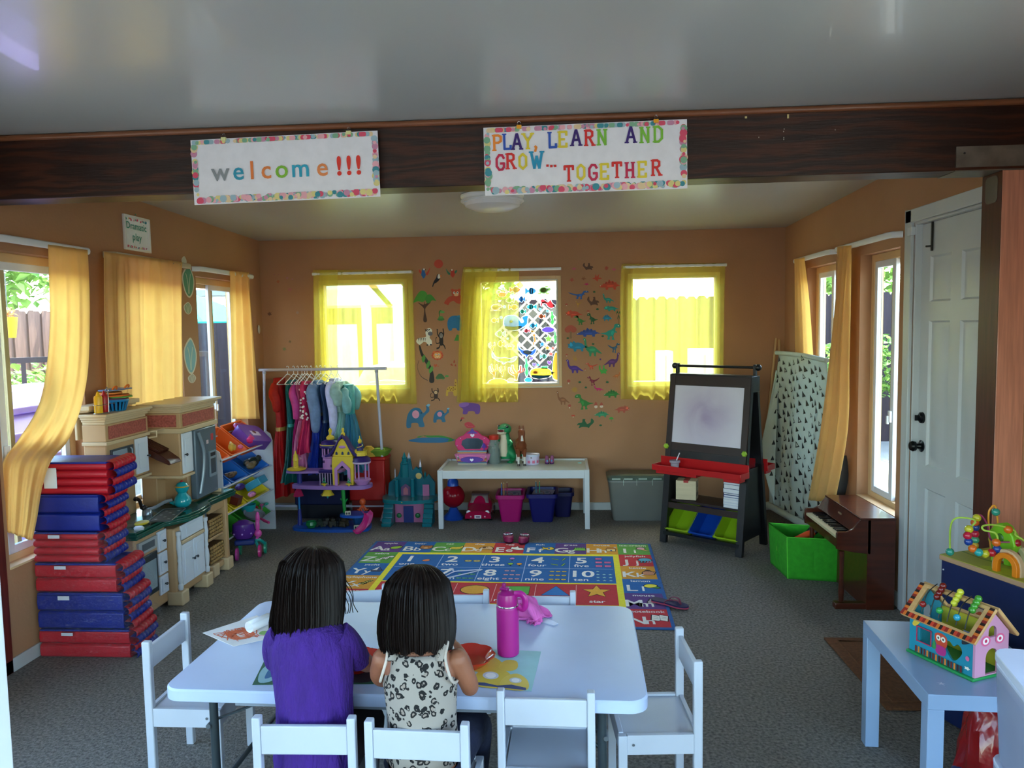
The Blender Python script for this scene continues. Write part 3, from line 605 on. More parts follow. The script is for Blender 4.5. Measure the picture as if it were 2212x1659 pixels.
# flush ceiling lamp
cz = CZ(4.95)
t = thing('ceiling_lamp', 'round white flush ceiling lamp behind the beam', 'lamp', (-.45, 4.95, cz))
MB().mat(pl('#e8e8e8', .3)).lathe([(.205, -.001), (.205, -.012), (.19, -.03), (.205, -.032), (.205, -.04), (.19, -.045), (.19, -.05)], n=40).build('ring', t)
MB().mat(pl('#f4f2f4', .25, trans=.3)).lathe([(.188, -.046), (.175, -.07), (.12, -.093), (.05, -.101), (0, -.102)], n=40).build('shade', t)
# ================================================================ WALL STICKERS
S = {}
LN = '2,90 8,98 16,94 19,82 21,62 29,52 45,55 62,51 76,38 88,27 100,15 86,17 71,23'
S['longneck'] = [(0, 's', LN+' 68,3 60,3 57,18 47,20 43,3 35,3 32,22 20,34 12,52 9,72 7,84')]
S['trex'] = [(0, 's', '0,86 8,98 24,100 32,92 34,78 44,66 60,58 76,46 100,42 80,34 67,28 63,16 67,4 54,2 55,14 48,24 42,16 45,2 31,0 34,10 36,26 32,40 28,46 20,44 18,50 26,54 26,64 24,76 12,76 2,78')]
S['stego'] = [(0, 'p', '0,28 4,40 14,46 20,60 27,55 31,76 39,68 45,96 54,74 62,84 68,66 78,70 80,54 88,44 100,32 86,34 76,24 76,2 66,2 64,20 42,20 40,2 30,2 28,22 12,22')]
S['trice'] = [(0, 'p', '0,40 4,50 -2,66 10,58 14,82 22,72 30,88 38,72 52,74 70,66 84,46 104,32 84,32 77,26 77,2 67,2 64,20 44,20 41,2 31,2 28,24 12,28 4,30')]
S['flyer'] = [(0, 'p', '0,44 18,58 34,56 28,96 52,66 62,98 72,58 100,52 74,44 60,30 40,18 42,38 22,46')]
S['raptor'] = [(0, 's', '0,78 10,94 24,92 29,80 33,66 46,60 66,60 100,80 80,53 62,42 57,28 62,10 52,4 50,24 43,34 39,22 43,2 33,2 34,24 30,40 24,50 14,46 22,58 20,72 8,74')]
S['bushy'] = [(0, 'star', (50, 45, 50, 26, 7, .3)), (0, 'e', (50, 40, 34, 26))]
S['mushroom'] = [('#e6dccb', 'r', (40, 0, 60, 60)), (0, 'e', (50, 62, 50, 30))]
S['redtree'] = [('#8a6a4a', 'p', '40,0 60,0 56,40 78,64 70,66 52,50 50,66 46,48 28,66 22,62 42,40'), (0, 'e', (26, 66, 26, 22)), (0, 'e', (74, 66, 26, 22)), (0, 'e', (50, 82, 34, 18))]
S['burst'] = [(0, 'star', (50, 50, 50, 28, 9, 0))]
S['critter'] = [(0, 's', '10,0 30,10 60,8 70,0 78,20 100,60 96,90 84,100 80,60 60,44 50,70 34,96 30,60 8,52 0,30 16,30'), (0, 'l', (14, '60,30 40,60 44,96'))]
S['palm'] = [('#5c4a35', 'l', (9, '50,0 46,40 52,76')), (0, 's', '50,76 20,96 0,70 24,82'), (0, 's', '50,76 80,98 100,72 76,84'), (0, 's', '50,74 30,60 14,40 40,56'), (0, 's', '50,74 70,60 88,42 62,56')]
S['egg'] = [(0, 's', '50,0 84,12 92,44 72,86 50,100 28,86 8,44 16,12'), ('#d9c9b5', 'p', '12,40 30,52 44,40 60,52 76,40 90,46 84,14 50,2 16,14')]
NAMES = dict(longneck='long-necked dinosaur', trex='standing meat-eating dinosaur', stego='spiny-backed dinosaur', trice='horned dinosaur', flyer='flying reptile', raptor='slim running dinosaur', bushy='small dark green bush', mushroom='tiny mushroom', redtree='rust-red round tree', burst='small spiky sun', critter='rearing brown dinosaur', palm='green palm tree', egg='cracked dinosaur egg')
CNAME = {'#c2492f': 'red', '#2a5ea8': 'blue', '#1f8f86': 'teal', '#5a3a2c': 'brown', '#2e8a62': 'sea-green', '#2f7a32': 'green', '#1e5a36': 'dark green', '#25479a': 'royal blue', '#1b7fa3': 'bright blue', '#3b6ea8': 'mid blue', '#4c2a86': 'violet', '#5a2f72': 'purple', '#7a2338': 'maroon', '#c02468': 'magenta', '#2f5a7e': 'slate blue', '#c85b7c': 'pink', '#b86a3a': 'orange-brown', '#45a040': 'lime green', '#b3883a': 'yellow-brown', '#b0533f': 'brick red', '#8d5a3a': 'light brown'}
def shade(c, k):
    a = lin(c); return tuple(min(1, q*k) for q in a[:3])+(1,)
STK = mat  # stickers are thin printed vinyl
def sticker(name, label, cat, shapes, x0, y0, x1, y1, mir=False, group='wall stickers', col=None):
    """shapes drawn in the wall rectangle between two photo corners"""
    A = YY(x0, y1, YB-.0008); B = YY(x1, y0, YB-.0008); w_, h_ = B.x-A.x, B.z-A.z
    sh = [(col if c == 0 else (shade(col, c) if isinstance(c, (int, float)) else c), k, d_) for c, k, d_ in shapes]
    m = MB(); m.draw(sh, (0, 0, 0), (w_, 0, 0), (0, 0, h_), mir=mir, lay=.0003, mk=lambda c: mat(c, .6, var=.03, scale=9))
    o = m.build(name, smooth=False, loc=(A.x, A.y, A.z)); tag(o, label, cat, group); return o
GB = 'dinosaur stickers right of the middle back window'
DI = [  # kind, colour, cx, cy, w, h in the 664x1659 crop (4.15 px per px, origin 1200,540), facing left = 0
 ('flyer', '#c85b7c', 165, 170, 58, 36, 0), ('critter', '#5a3a2c', 292, 148, 92, 66, 0), ('burst', '#b0533f', 457, 163, 42, 46, 0), ('flyer', '#c85b7c', 525, 176, 60, 38, 1),
 ('flyer', '#b0533f', 146, 270, 52, 56, 1), ('flyer', '#8d5a3a', 252, 258, 50, 50, 1), ('flyer', '#c2492f', 372, 255, 90, 88, 1), ('flyer', '#c02468', 278, 308, 56, 34, 0), ('stego', '#c2492f', 490, 308, 196, 104, 1),
 ('raptor', '#2a5ea8', 206, 402, 186, 84, 0), ('bushy', '#1e5a36', 347, 374, 30, 24, 0), ('longneck', '#1f8f86', 472, 432, 108, 90, 1), ('critter', '#5a3a2c', 338, 458, 106, 82, 0), ('mushroom', '#b0533f', 98, 490, 24, 26, 0), ('raptor', '#b3883a', 205, 482, 56, 62, 1),
 ('trice', '#1f8f86', 500, 520, 136, 62, 1), ('bushy', '#1e5a36', 376, 529, 34, 26, 0), ('trice', '#c2492f', 166, 568, 148, 84, 1), ('mushroom', '#b0533f', 292, 551, 26, 26, 0), ('trex', '#2f7a32', 224, 630, 104, 86, 1), ('trex', '#1e5a36', 332, 616, 98, 100, 1),
 ('stego', '#1b7fa3', 460, 603, 92, 70, 0), ('palm', '#1e5a36', 566, 614, 40, 150, 0), ('redtree', '#b0533f', 136, 734, 106, 122, 0), ('stego', '#25479a', 296, 736, 220, 90, 1), ('trex', '#1f8f86', 494, 734, 182, 146, 0), ('bushy', '#1e5a36', 110, 789, 30, 22, 0),
 ('bushy', '#1e5a36', 423, 771, 32, 24, 0), ('trice', '#1b7fa3', 200, 856, 180, 116, 1), ('bushy', '#1e5a36', 337, 841, 32, 24, 0), ('longneck', '#2e8a62', 330, 870, 172, 174, 1), ('raptor', '#2f5a7e', 522, 876, 110, 96, 0), ('mushroom', '#b0533f', 100, 942, 20, 24, 0),
 ('critter', '#b3883a', 176, 970, 34, 54, 0), ('burst', '#5a2f72', 402, 980, 22, 22, 0), ('longneck', '#5a2f72', 506, 984, 146, 136, 0), ('longneck', '#4c2a86', 172, 1042, 158, 130, 1), ('raptor', '#c2492f', 326, 1040, 116, 64, 1), ('mushroom', '#b0533f', 266, 1070, 22, 18, 0),
 ('critter', '#45a040', 426, 1072, 74, 84, 0), ('longneck', '#b86a3a', 546, 1118, 76, 62, 0), ('mushroom', '#b0533f', 118, 1180, 30, 44, 0), ('bushy', '#1e5a36', 217, 1183, 34, 26, 0), ('raptor', '#7a2338', 340, 1172, 112, 92, 1), ('bushy', '#1e5a36', 465, 1183, 34, 26, 0),
 ('bushy', '#1e5a36', 272, 1231, 30, 24, 0), ('longneck', '#c02468', 386, 1238, 94, 56, 1), ('burst', '#b3883a', 172, 1252, 64, 60, 0), ('stego', '#2f7a32', 506, 1284, 150, 84, 1), ('longneck', '#8d5a3a', 66, 1326, 118, 128, 1), ('trex', '#2f7a32', 258, 1362, 168, 140, 1),
 ('mushroom', '#b0533f', 126, 1400, 28, 40, 0), ('egg', '#b0533f', 362, 1392, 38, 62, 0), ('egg', '#b0533f', 412, 1392, 40, 52, 0), ('trice', '#b0533f', 596, 1422, 136, 78, 0), ('stego', '#2e8a62', 416, 1468, 140, 66, 1), ('mushroom', '#c2492f', 158, 1488, 34, 26, 0),
 ('redtree', '#45a040', 500, 1518, 38, 42, 0), ('critter', '#1e5a36', 268, 1554, 150, 84, 1), ('bushy', '#1e5a36', 404, 1570, 34, 22, 0)]
seen = {}; tot = {}
for d_ in DI: tot[(d_[0], d_[1])] = tot.get((d_[0], d_[1]), 0)+1
for (k, c, cx, cy, w_, h_, mir) in DI:
    x, y = 1200+cx/4.15, 540+cy/4.15; hw, hh = w_/8.3, h_/8.3
    sh = list(S[k])
    if k in ('longneck', 'stego', 'trice') : sh.append((1.5, 'e', (50, 36, 16, 6))); sh.append(('#f2efe6', 'e', (10 if k == 'longneck' else 6, 88 if k == 'longneck' else 38, 1.8, 3)))
    if k in ('trex', 'raptor'): sh.append((1.45, 's', '34,52 44,56 48,40 42,28 36,40')); sh.append(('#f2efe6', 'e', (12, 88, 2.2, 3)))
    if k == 'stego': sh.append((.6, 'p', '24,52 31,76 38,56')); sh.append((.6, 'p', '40,58 45,94 52,60')); sh.append((.6, 'p', '56,58 62,82 67,56'))
    if k == 'trice': sh.append((1.9, 'p', '8,52 14,76 20,70 26,50 16,40'))
    i = seen[(k, c)] = seen.get((k, c), 0)+1
    lab = '%s %s sticker' % (CNAME[c], NAMES[k]) if k not in ('bushy', 'mushroom', 'palm') and not (k == 'redtree' and c == '#b0533f') else '%s sticker' % NAMES[k]
    if tot[(k, c)] > 1: lab += ', %s from the top of its kind' % ORD[i-1]
    else: lab += ' among the dinosaurs on the back wall'
    sticker({'bushy': 'bush_sticker', 'mushroom': 'mushroom_sticker', 'palm': 'tree_sticker', 'redtree': 'tree_sticker', 'burst': 'sun_sticker', 'egg': 'egg_sticker'}.get(k, 'dinosaur_sticker'), lab, 'sticker', sh, x-hw, y-hh, x+hw, y+hh, not mir if k not in ('flyer',) else bool(mir), GB, c)
# jungle animals (crop 3: scale 3.606, origin 540,520)
def J(name, label, shapes, cx, cy, w_, h_, mir=False, sc=3.606, ox=540, oy=520):
    x, y = ox+cx/sc, oy+cy/sc; sticker(name+'_sticker', label, 'sticker', shapes, x-w_/sc/2, y-h_/sc/2, x+w_/sc/2, y+h_/sc/2, mir, 'jungle animal stickers on the back wall')
EY = lambda x, y, r=3: [('#f4f4ee', 'e', (x, y, r*1.6, r*1.8)), ('#1a1a1a', 'e', (x, y, r*.8, r))]
J('sun', 'round red sun sticker at the top of the jungle stickers', [('#c24a35', 'e', (50, 50, 50, 50))], 1469, 180, 68, 70)
bird = lambda a, b: [(b, 's', '60,40 84,70 100,96 92,60 76,30'), (b, 's', '30,50 4,80 0,60 20,40'), (a, 's', '20,30 24,60 34,84 48,90 56,78 52,60 60,34 50,10 34,0 30,14'), ('#e8e4da', 'e', (46, 80, 8, 9)), ('#2a2a2a', 'p', '54,84 66,76 54,72')]
J('parrot', 'blue parrot sticker left of the toucan', bird('#2a6aa8', '#c9452f'), 1360, 250, 84, 92)
J('parrot', 'red parrot sticker right of the toucan', bird('#c23a2c', '#2f7a62'), 1570, 250, 84, 76, True)
J('toucan', 'black and white toucan sticker below the red sun', [('#171a26', 's', '0,4 8,0 20,22 50,36 76,60 76,88 62,100 48,90 40,70 16,40'), ('#e9e6dc', 's', '56,66 60,94 74,96 84,84 78,66'), ('#d8742e', 'p', '80,90 100,84 82,74'), ('#171a26', 'e', (70, 86, 3, 3))], 1458, 308, 76, 100)
J('acacia', 'green flat-topped tree sticker by the first back window', [('#4a2f22', 's', '42,0 58,0 52,30 54,44 76,62 72,66 52,56 50,66 44,54 20,62 44,44 46,30'), ('#4a9a35', 's', '0,62 14,84 34,100 56,96 62,80 44,64 20,66'), ('#3f8c30', 's', '52,72 62,86 80,86 100,66 84,68 64,58')], 1362, 508, 170, 240)
J('bear', 'rust-red bear sticker at the top by the middle window', [('#b8452c', 's', '0,14 12,4 24,0 34,16 56,24 74,10 100,10 100,56 70,60 46,56 22,44'), ('#c04e33', 'e', (70, 72, 26, 22)), ('#c04e33', 'e', (50, 90, 9, 9)), ('#c04e33', 'e', (90, 90, 9, 9)), ('#e3b58f', 'e', (72, 62, 14, 9))] + EY(60, 74, 4)+EY(80, 74, 4), 1578, 436, 130, 130)
J('snake', 'small green coiled snake sticker', [('#3f7a3a', 'e', (50, 14, 46, 14)), ('#4f9448', 'e', (50, 32, 34, 12)), ('#3f7a3a', 's', '40,34 36,60 44,84 60,84 62,96 40,98 24,82 26,50'), ('#62a858', 's', '44,76 90,72 96,86 56,96'), ('#1a1a1a', 'e', (60, 90, 3, 2))], 1487, 582, 58, 84)
J('blue_elephant', 'bright blue elephant sticker half behind the middle curtain', [('#1f72a8', 's', '14,0 34,2 38,14 64,14 70,2 96,2 100,60 90,92 56,98 24,90 6,64 4,30'), ('#2a86bf', 's', '70,92 84,100 96,96 90,86')], 1590, 640, 110, 120)
J('zebra', 'striped zebra sticker lying down', [('#e6e2d4', 's', '0,22 20,4 44,20 62,14 68,0 90,2 92,26 80,44 86,62 96,84 84,100 66,96 56,74 58,50 30,44 10,40')]+[('#1a1a22', 'p', '%d,%d %d,%d %d,%d' % (x, 42, x+5, 43, x+4, 20)) for x in (10, 20, 30, 40, 50)]+[('#1a1a22', 'p', '52,98 60,90 74,98 66,86 86,98 80,88 58,80'), ('#6d6a72', 'e', (84, 68, 14, 12)), ('#1a1a22', 'e', (66, 2, 6, 4)), ('#1a1a22', 'e', (86, 3, 6, 4))]+EY(68, 82, 3), 1360, 748, 128, 136)
mk_ = lambda c, f: [(c, 'l', (9, '44,50 20,70 16,96')), (c, 'l', (9, '56,50 72,70 68,98')), (c, 's', '36,20 64,20 66,56 50,62 34,56'), (c, 'l', (8, '40,24 30,8 6,2')), (c, 'l', (8, '60,24 76,14 84,0')), (c, 'l', (5, '36,30 6,28 2,50 12,56')), (c, 'e', (50, 66, 22, 16)), (f, 'e', (50, 64, 15, 12)), ('#1a1a1a', 'e', (45, 67, 2, 2)), ('#1a1a1a', 'e', (56, 67, 2, 2))]
J('monkey', 'black monkey sticker swinging with raised arms', mk_('#241a18', '#8d8580'), 1490, 762, 84, 164)
J('lion', 'orange lion head sticker', [('#c9502c', 'star', (50, 50, 52, 44, 12, 0)), ('#d86a3a', 'e', (24, 84, 12, 12)), ('#d86a3a', 'e', (76, 84, 12, 12)), ('#e39a52', 'e', (50, 48, 34, 34)), ('#f0c48a', 'e', (50, 30, 22, 14)), ('#7a3020', 'l', (4, '36,26 50,20 64,26'))]+EY(38, 58, 5)+EY(62, 58, 5), 1460, 893, 92, 76)
J('vine', 'dark vine trunk sticker with green leaves', [('#2a2622', 's', '70,0 100,0 94,30 66,60 36,80 22,100 12,100 22,76 50,52 74,28'), ('#4f8a3a', 's', '36,54 50,66 44,76 26,66'), ('#4f8a3a', 's', '60,36 78,50 72,60 54,48'), ('#5c9a45', 's', '74,24 96,34 90,44 70,34'), ('#4a4038', 'l', (2, '10,60 0,40 20,16 60,4'))], 1368, 960, 120, 280)
J('turtle', 'small green turtle sticker', [('#41683a', 's', '2,12 0,40 20,84 44,80 60,40 62,14'), ('#5a9148', 'e', (80, 50, 14, 16)), ('#5a9148', 'r', (6, 0, 18, 14)), ('#5a9148', 'r', (46, 0, 58, 14))], 1502, 1055, 104, 54)
J('hearts', 'small cluster of orange hearts sticker', [('#c25a33', 's', '0,60 20,96 34,70 50,98 66,60 32,0'), ('#c25a33', 's', '70,30 80,50 88,36 100,50 84,4')], 1452, 972, 40, 26)
J('giraffe', 'yellow spotted giraffe sticker beside the middle curtain', [('#c9a23a', 's', '4,0 22,0 24,24 60,26 66,0 90,0 96,60 90,110 76,110 72,66 40,66 14,50')]+[('#8a5a28', 'e', (x, y, 5, 5)) for x, y in ((20, 44), (34, 54), (50, 48), (64, 54), (78, 44), (80, 70), (84, 90), (40, 38), (62, 38))], 1570, 1150, 96, 110)
J('monkey', 'brown monkey sticker on all fours', mk_('#3a241c', '#d9b48a'), 1448, 1196, 84, 104)
el = [('#2f6c8f', 's', '2,0 20,0 24,18 50,18 56,2 78,4 72,36 84,56 100,72 96,96 86,98 88,80 74,64 60,84 34,86 14,68 4,40'), ('#7fb2cc', 's', '88,96 96,104 104,100 98,92'), ('#d991a8', 'e', (42, 58, 15, 18)), ('#12303f', 'e', (66, 64, 3, 3.4))]
J('elephant', 'large blue-grey elephant sticker spraying water', el, 1306, 1366, 180, 176)
J('elephant', 'small blue-grey elephant sticker spraying water', el, 1488, 1360, 122, 108)
J('crocodile', 'green crocodile sticker on an oval blue pond', [('#2d6c9a', 's', '0,30 20,64 50,70 84,66 100,36 80,4 50,0 20,6'), ('#3e8a3c', 's', '22,70 34,92 44,72 64,74 88,50 84,20 92,18 96,52 72,96 50,98 40,100 32,98 20,84'), ('#1a1a1a', 'e', (36, 92, 1.3, 4))], 1414, 1545, 360, 60)
J('hippo', 'purple hippo sticker below the middle window', [('#6a3f8f', 's', '2,70 10,92 40,100 76,96 98,80 100,40 94,10 78,8 70,30 44,30 36,8 16,10 18,48'), ('#8a5cae', 's', '0,72 4,96 40,104 46,84 24,66')], 1712, 1310, 160, 96)
J('flamingo', 'red flamingo sticker below the hippo', [('#b8333a', 'l', (9, '12,80 14,98 30,92 28,64 44,40')), ('#c2404a', 's', '30,40 50,60 74,52 100,14 70,2 44,6'), ('#d9606a', 'l', (4, '44,30 60,16 84,18')), ('#1a1a1a', 'p', '2,62 12,70 14,86 6,82')], 1694, 1420, 118, 84)
J('leaf', 'green leaf sticker by the middle curtain', [('#3f8c3a', 'p', '0,0 60,100 100,90 100,0')], 1608, 755, 36, 50)
J('footprint', 'reddish footprint stickers above the giraffe', [('#a8482f', 's', '0,20 20,40 40,10'), ('#a8482f', 's', '50,50 70,90 80,50'), ('#a8482f', 's', '70,10 90,30 100,0')], 1584, 950, 44, 60)
# pale flowers and bubbles left of the first window (figures in ball gowns left out)
for i, (cx, cy, r, c) in enumerate(((190, 262, 14, '#a8705f'), (222, 262, 12, '#a8705f'), (219, 318, 30, '#b0633c'), (290, 290, 24, '#b07a80'), (330, 300, 18, '#b07a80'), (310, 380, 40, '#b5706a'), (268, 844, 34, '#7d8050'), (312, 786, 26, '#7c6440'), (152, 570, 38, '#6f4a3a'), (370, 560, 30, '#a88a7a'))):
    J('flower', 'faded flower sticker left of the first back window, %s from the top' % ORD[[0, 1, 4, 2, 3, 5, 9, 8, 7, 6][i]], [(c, 'star', (50, 50, 50, 26, 6, i))] if i > 1 else [(c, 'e', (50, 50, 50, 50))], cx, cy, r, r)
# on the left wall: seashell-like decals beside the closed curtain
def LS(label, sh, y0, y1, z0, z1):
    m = MB(); m.draw(sh, (0, 0, 0), (0, y1-y0, 0), (0, 0, z1-z0), lay=.0003, mk=lambda c: mat(c, .6, var=.03, scale=9))
    tag(m.build('wall_sticker', smooth=False, loc=(XL+.0008, y0, z0)), label, 'sticker', 'pale stickers on the left wall')
for lab, c, q in (('large pale green shell sticker beside the closed left curtain', '#5a9a7c', ((396, 640), (417, 580))), ('round pale shell sticker at the top beside the left curtain', '#c9c4b4', ((393, 574), (402, 556))), ('small pale leaf sticker under the green shell', '#9aa88c', ((398, 678), (413, 655))), ('pale blue shell sticker lower on the left wall', '#7fb5c4', ((400, 808), (422, 735))), ('pale grey shell sticker lowest on the left wall', '#b5ab9c', ((407, 828), (422, 808)))):
    a_, b_ = XX(*q[0], XL), XX(*q[1], XL)
    LS(lab, [('#d9d2c2', 's', '50,-4 88,16 104,60 70,104 40,104 -4,70 10,20'), (c, 's', '50,2 82,20 96,60 68,98 44,98 6,68 18,24'), ('#cfd6c4', 'l', (4, '48,10 44,50 30,80')), ('#cfd6c4', 'l', (4, '52,10 60,50 72,80'))], a_.y, b_.y, a_.z, b_.z)
# ---------------------------------------------------------------- sea clings on the middle window (crop scale 3.95, origin 960,540)
gy = BW[1][1]*0+YB+.020
CL = {
 'fish': [(0, 's', '0,50 20,76 50,86 72,60 96,84 100,50 96,16 72,40 50,14 20,24'), (1.6, 'p', '30,80 38,82 38,18 30,20'), (1.6, 'p', '50,84 58,74 58,26 50,16'), ('#ffffff', 'e', (16, 56, 6, 7)), ('#111', 'e', (16, 56, 3, 4))],
 'star': [(0, 'star', (50, 50, 52, 24, 5, pi/2))], 'bubble': [(0, 'e', (50, 50, 50, 50)), ('#ffffff', 'e', (36, 64, 14, 12))],
 'heart': [(0, 's', '50,2 92,44 96,78 74,96 50,76 26,96 4,78 8,44')],
 'crab': [(0, 'e', (50, 36, 34, 28)), (0, 'l', (7, '22,44 4,60 8,86 26,92')), (0, 'l', (7, '78,44 96,60 92,86 74,92')), (0, 'l', (6, '26,20 8,4')), (0, 'l', (6, '74,20 92,4')), (0, 'l', (6, '40,12 32,0')), (0, 'l', (6, '60,12 68,0')), ('#ffffff', 'e', (40, 66, 6, 8)), ('#ffffff', 'e', (60, 66, 6, 8))],
 'coral': [(0, 'l', (12, '50,0 48,40 30,70 26,98')), (0, 'l', (11, '50,10 64,50 78,64 80,96')), (0, 'l', (9, '48,30 10,52 6,84')), (0, 'l', (9, '60,40 54,70 56,100')), (0, 'l', (8, '70,50 96,60 98,80'))],
 'weed': [(0, 's', '40,0 20,20 36,36 14,56 34,72 30,98 60,100 66,76 90,60 70,44 84,22 62,0')],
 'whale': [(0, 's', '0,56 6,88 30,100 56,88 72,48 84,56 78,86 100,94 98,66 96,40 76,16 50,0 18,4 2,30'), ('#dff2f4', 's', '4,24 24,2 56,6 72,24 40,20'), ('#ffffff', 'e', (30, 58, 4, 6)), ('#1a3a5a', 'e', (30, 57, 2, 3))],
 'dolphin': [(0, 's', '0,98 8,66 30,50 52,52 74,44 100,62 92,30 76,16 60,20 44,0 40,16 22,26 10,46 0,60'), ('#cfe6f4', 's', '30,40 50,46 72,36 60,24 40,28')],
 'turtle': [(0, 'e', (46, 50, 34, 32)), (1.5, 'e', (46, 52, 22, 20)), (0, 'e', (88, 60, 12, 14)), (0, 'e', (14, 20, 14, 9)), (0, 'e', (76, 18, 14, 9)), (0, 'e', (70, 86, 14, 9))],
 'sub': [('#f0d43a', 's', '0,44 10,76 40,86 80,80 96,56 98,36 80,12 40,2 10,14'), ('#3a8fc4', 'p', '10,14 40,2 80,12 92,28 60,24 8,30'), ('#4fb36a', 'p', '52,84 50,100 80,100 78,82'), ('#d7b48a', 'e', (24, 52, 14, 16)), ('#8a5a3a', 'e', (24, 52, 8, 9)), ('#e8f2f4', 'e', (52, 46, 5, 7)), ('#e8f2f4', 'e', (66, 46, 5, 7)), ('#e8f2f4', 'e', (80, 46, 5, 7)), ('#3a5a8a', 'star', (100, 48, 12, 5, 3, 0))],
 'rock': [(0, 's', '6,20 0,60 30,96 70,94 100,60 92,16 50,2')], 'lobster': [(0, 's', '0,30 20,60 30,90 44,70 60,76 84,100 100,84 84,60 60,50 50,24 24,6'), (0, 'l', (9, '60,70 90,60 96,30')), (0, 'l', (5, '10,40 2,20')), ('#ffffff', 'e', (50, 66, 5, 6))],
 'seahorse': [(0, 's', '30,96 56,100 66,84 54,74 74,54 66,30 46,20 54,4 36,0 28,20 44,40 36,60 40,80 20,84')],
 'sand': [(0, 's', '0,0 4,60 40,98 80,80 100,0')]}
CC = [('crab', '#e56a35', 492, 372, 90, 70), ('fish', '#e8662e', 600, 340, 90, 70), ('fish', '#7fbf5a', 560, 430, 70, 60), ('fish', '#ea7a36', 588, 488, 80, 66), ('fish', '#3a8ab8', 735, 350, 90, 80), ('turtle', '#8fae5a', 850, 345, 110, 90), ('fish', '#2f6fb8', 662, 420, 54, 70), ('lobster', '#d8373a', 882, 460, 120, 84), ('fish', '#2fa0a0', 745, 485, 84, 64), ('fish', '#2f9a78', 670, 525, 50, 56),
 ('bubble', '#6fc9d9', 500, 330, 24, 24), ('bubble', '#7fd0dd', 512, 484, 26, 26), ('bubble', '#8fd8e0', 816, 506, 24, 24), ('bubble', '#8fd8e0', 880, 521, 24, 24), ('bubble', '#7fd0dd', 583, 380, 22, 22), ('whale', '#2f7fc4', 610, 620, 200, 130), ('fish', '#d86a3a', 832, 566, 60, 56), ('weed', '#5fbf5a', 920, 580, 44, 110), ('rock', '#6a48a8', 884, 680, 100, 48), ('fish', '#3a9ac4', 760, 645, 64, 60),
 ('fish', '#7fc0a8', 478, 716, 84, 74), ('fish', '#d9434a', 704, 690, 50, 50), ('fish', '#e8a23a', 752, 694, 36, 30), ('seahorse', '#e8823a', 768, 764, 54, 94), ('star', '#8fc84a', 888, 758, 72, 74), ('weed', '#6fc06a', 945, 750, 38, 100), ('star', '#2f7fc4', 834, 804, 46, 46), ('star', '#f0a03a', 878, 836, 46, 46), ('star', '#e8705a', 926, 838, 38, 38), ('star', '#e86a5a', 908, 888, 48, 46),
 ('fish', '#e8c23a', 484, 800, 60, 74), ('coral', '#e88a3a', 408, 826, 66, 80), ('crab', '#d9a23a', 558, 830, 74, 50), ('dolphin', '#3a63b8', 706, 856, 150, 124), ('dolphin', '#4fb0a8', 514, 922, 200, 106), ('fish', '#6fb8a0', 846, 908, 60, 62), ('heart', '#8a6ab8', 740, 926, 34, 30), ('heart', '#8a6ab8', 766, 978, 36, 34), ('heart', '#9a5ab0', 896, 962, 38, 38),
 ('bubble', '#5fb0d8', 800, 980, 20, 20), ('bubble', '#5fb0d8', 484, 576, 26, 26), ('bubble', '#6fc9d9', 540, 756, 20, 20), ('weed', '#4faf6a', 700, 1000, 44, 150), ('coral', '#e87a3a', 422, 1034, 80, 120), ('coral', '#e8604a', 612, 1046, 130, 130), ('sub', '#f0d43a', 826, 1046, 190, 110), ('rock', '#2f7fc4', 716, 1108, 62, 42), ('rock', '#a06a8a', 568, 1110, 58, 36), ('sand', '#e8b43a', 460, 1116, 150, 40), ('sand', '#eab53a', 955, 980, 60, 220), ('coral', '#e8a23a', 496, 1034, 60, 90), ('fish', '#e8963a', 430, 600, 60, 54), ('turtle', '#c98a7a', 440, 490, 100, 80)]
CN = {'fish': 'fish', 'star': 'starfish', 'bubble': 'round bubble', 'heart': 'heart', 'crab': 'crab', 'coral': 'branching coral', 'weed': 'wavy seaweed', 'whale': 'blue whale', 'dolphin': 'dolphin', 'turtle': 'sea turtle', 'sub': 'yellow and blue submarine', 'rock': 'pebble', 'lobster': 'red lobster', 'seahorse': 'orange seahorse', 'sand': 'yellow sand mound'}
cnt = {}
for k, c, cx, cy, w_, h_ in CC: cnt.setdefault(k, []).append((cy, cx))
for k, c, cx, cy, w_, h_ in CC:
    x, y = 960+cx/3.95, 540+cy/3.95; A = YY(x-w_/7.9, y+h_/7.9, gy); B = YY(x+w_/7.9, y-h_/7.9, gy)
    m = MB(); sh = [(c if q == 0 else (shade(c, q) if isinstance(q, (int, float)) else q), kk, dd) for q, kk, dd in CL[k]]
    m.draw(sh, (0, 0, 0), (B.x-A.x, 0, 0), (0, 0, B.z-A.z), lay=.0003, base=.0005, grow=4, gcol='#dfe8ee', mir=(k in ('fish', 'lobster') and cx % 3 == 0), mk=lambda q: mat(q, .5, var=.02, trans=.75))
    if len(cnt[k]) > 1:
        r_ = sorted(cnt[k]).index((cy, cx)); lab = '%s window cling, %s of its kind from the top of the window' % (CN[k], ORD[r_] if r_ < 15 else 'last')
    else: lab = '%s window cling on the middle back window' % CN[k]
    tag(m.build({'sub': 'submarine', 'weed': 'seaweed'}.get(k, k)+'_cling', smooth=False, loc=A), lab, 'window cling', 'sea clings on the middle back window')
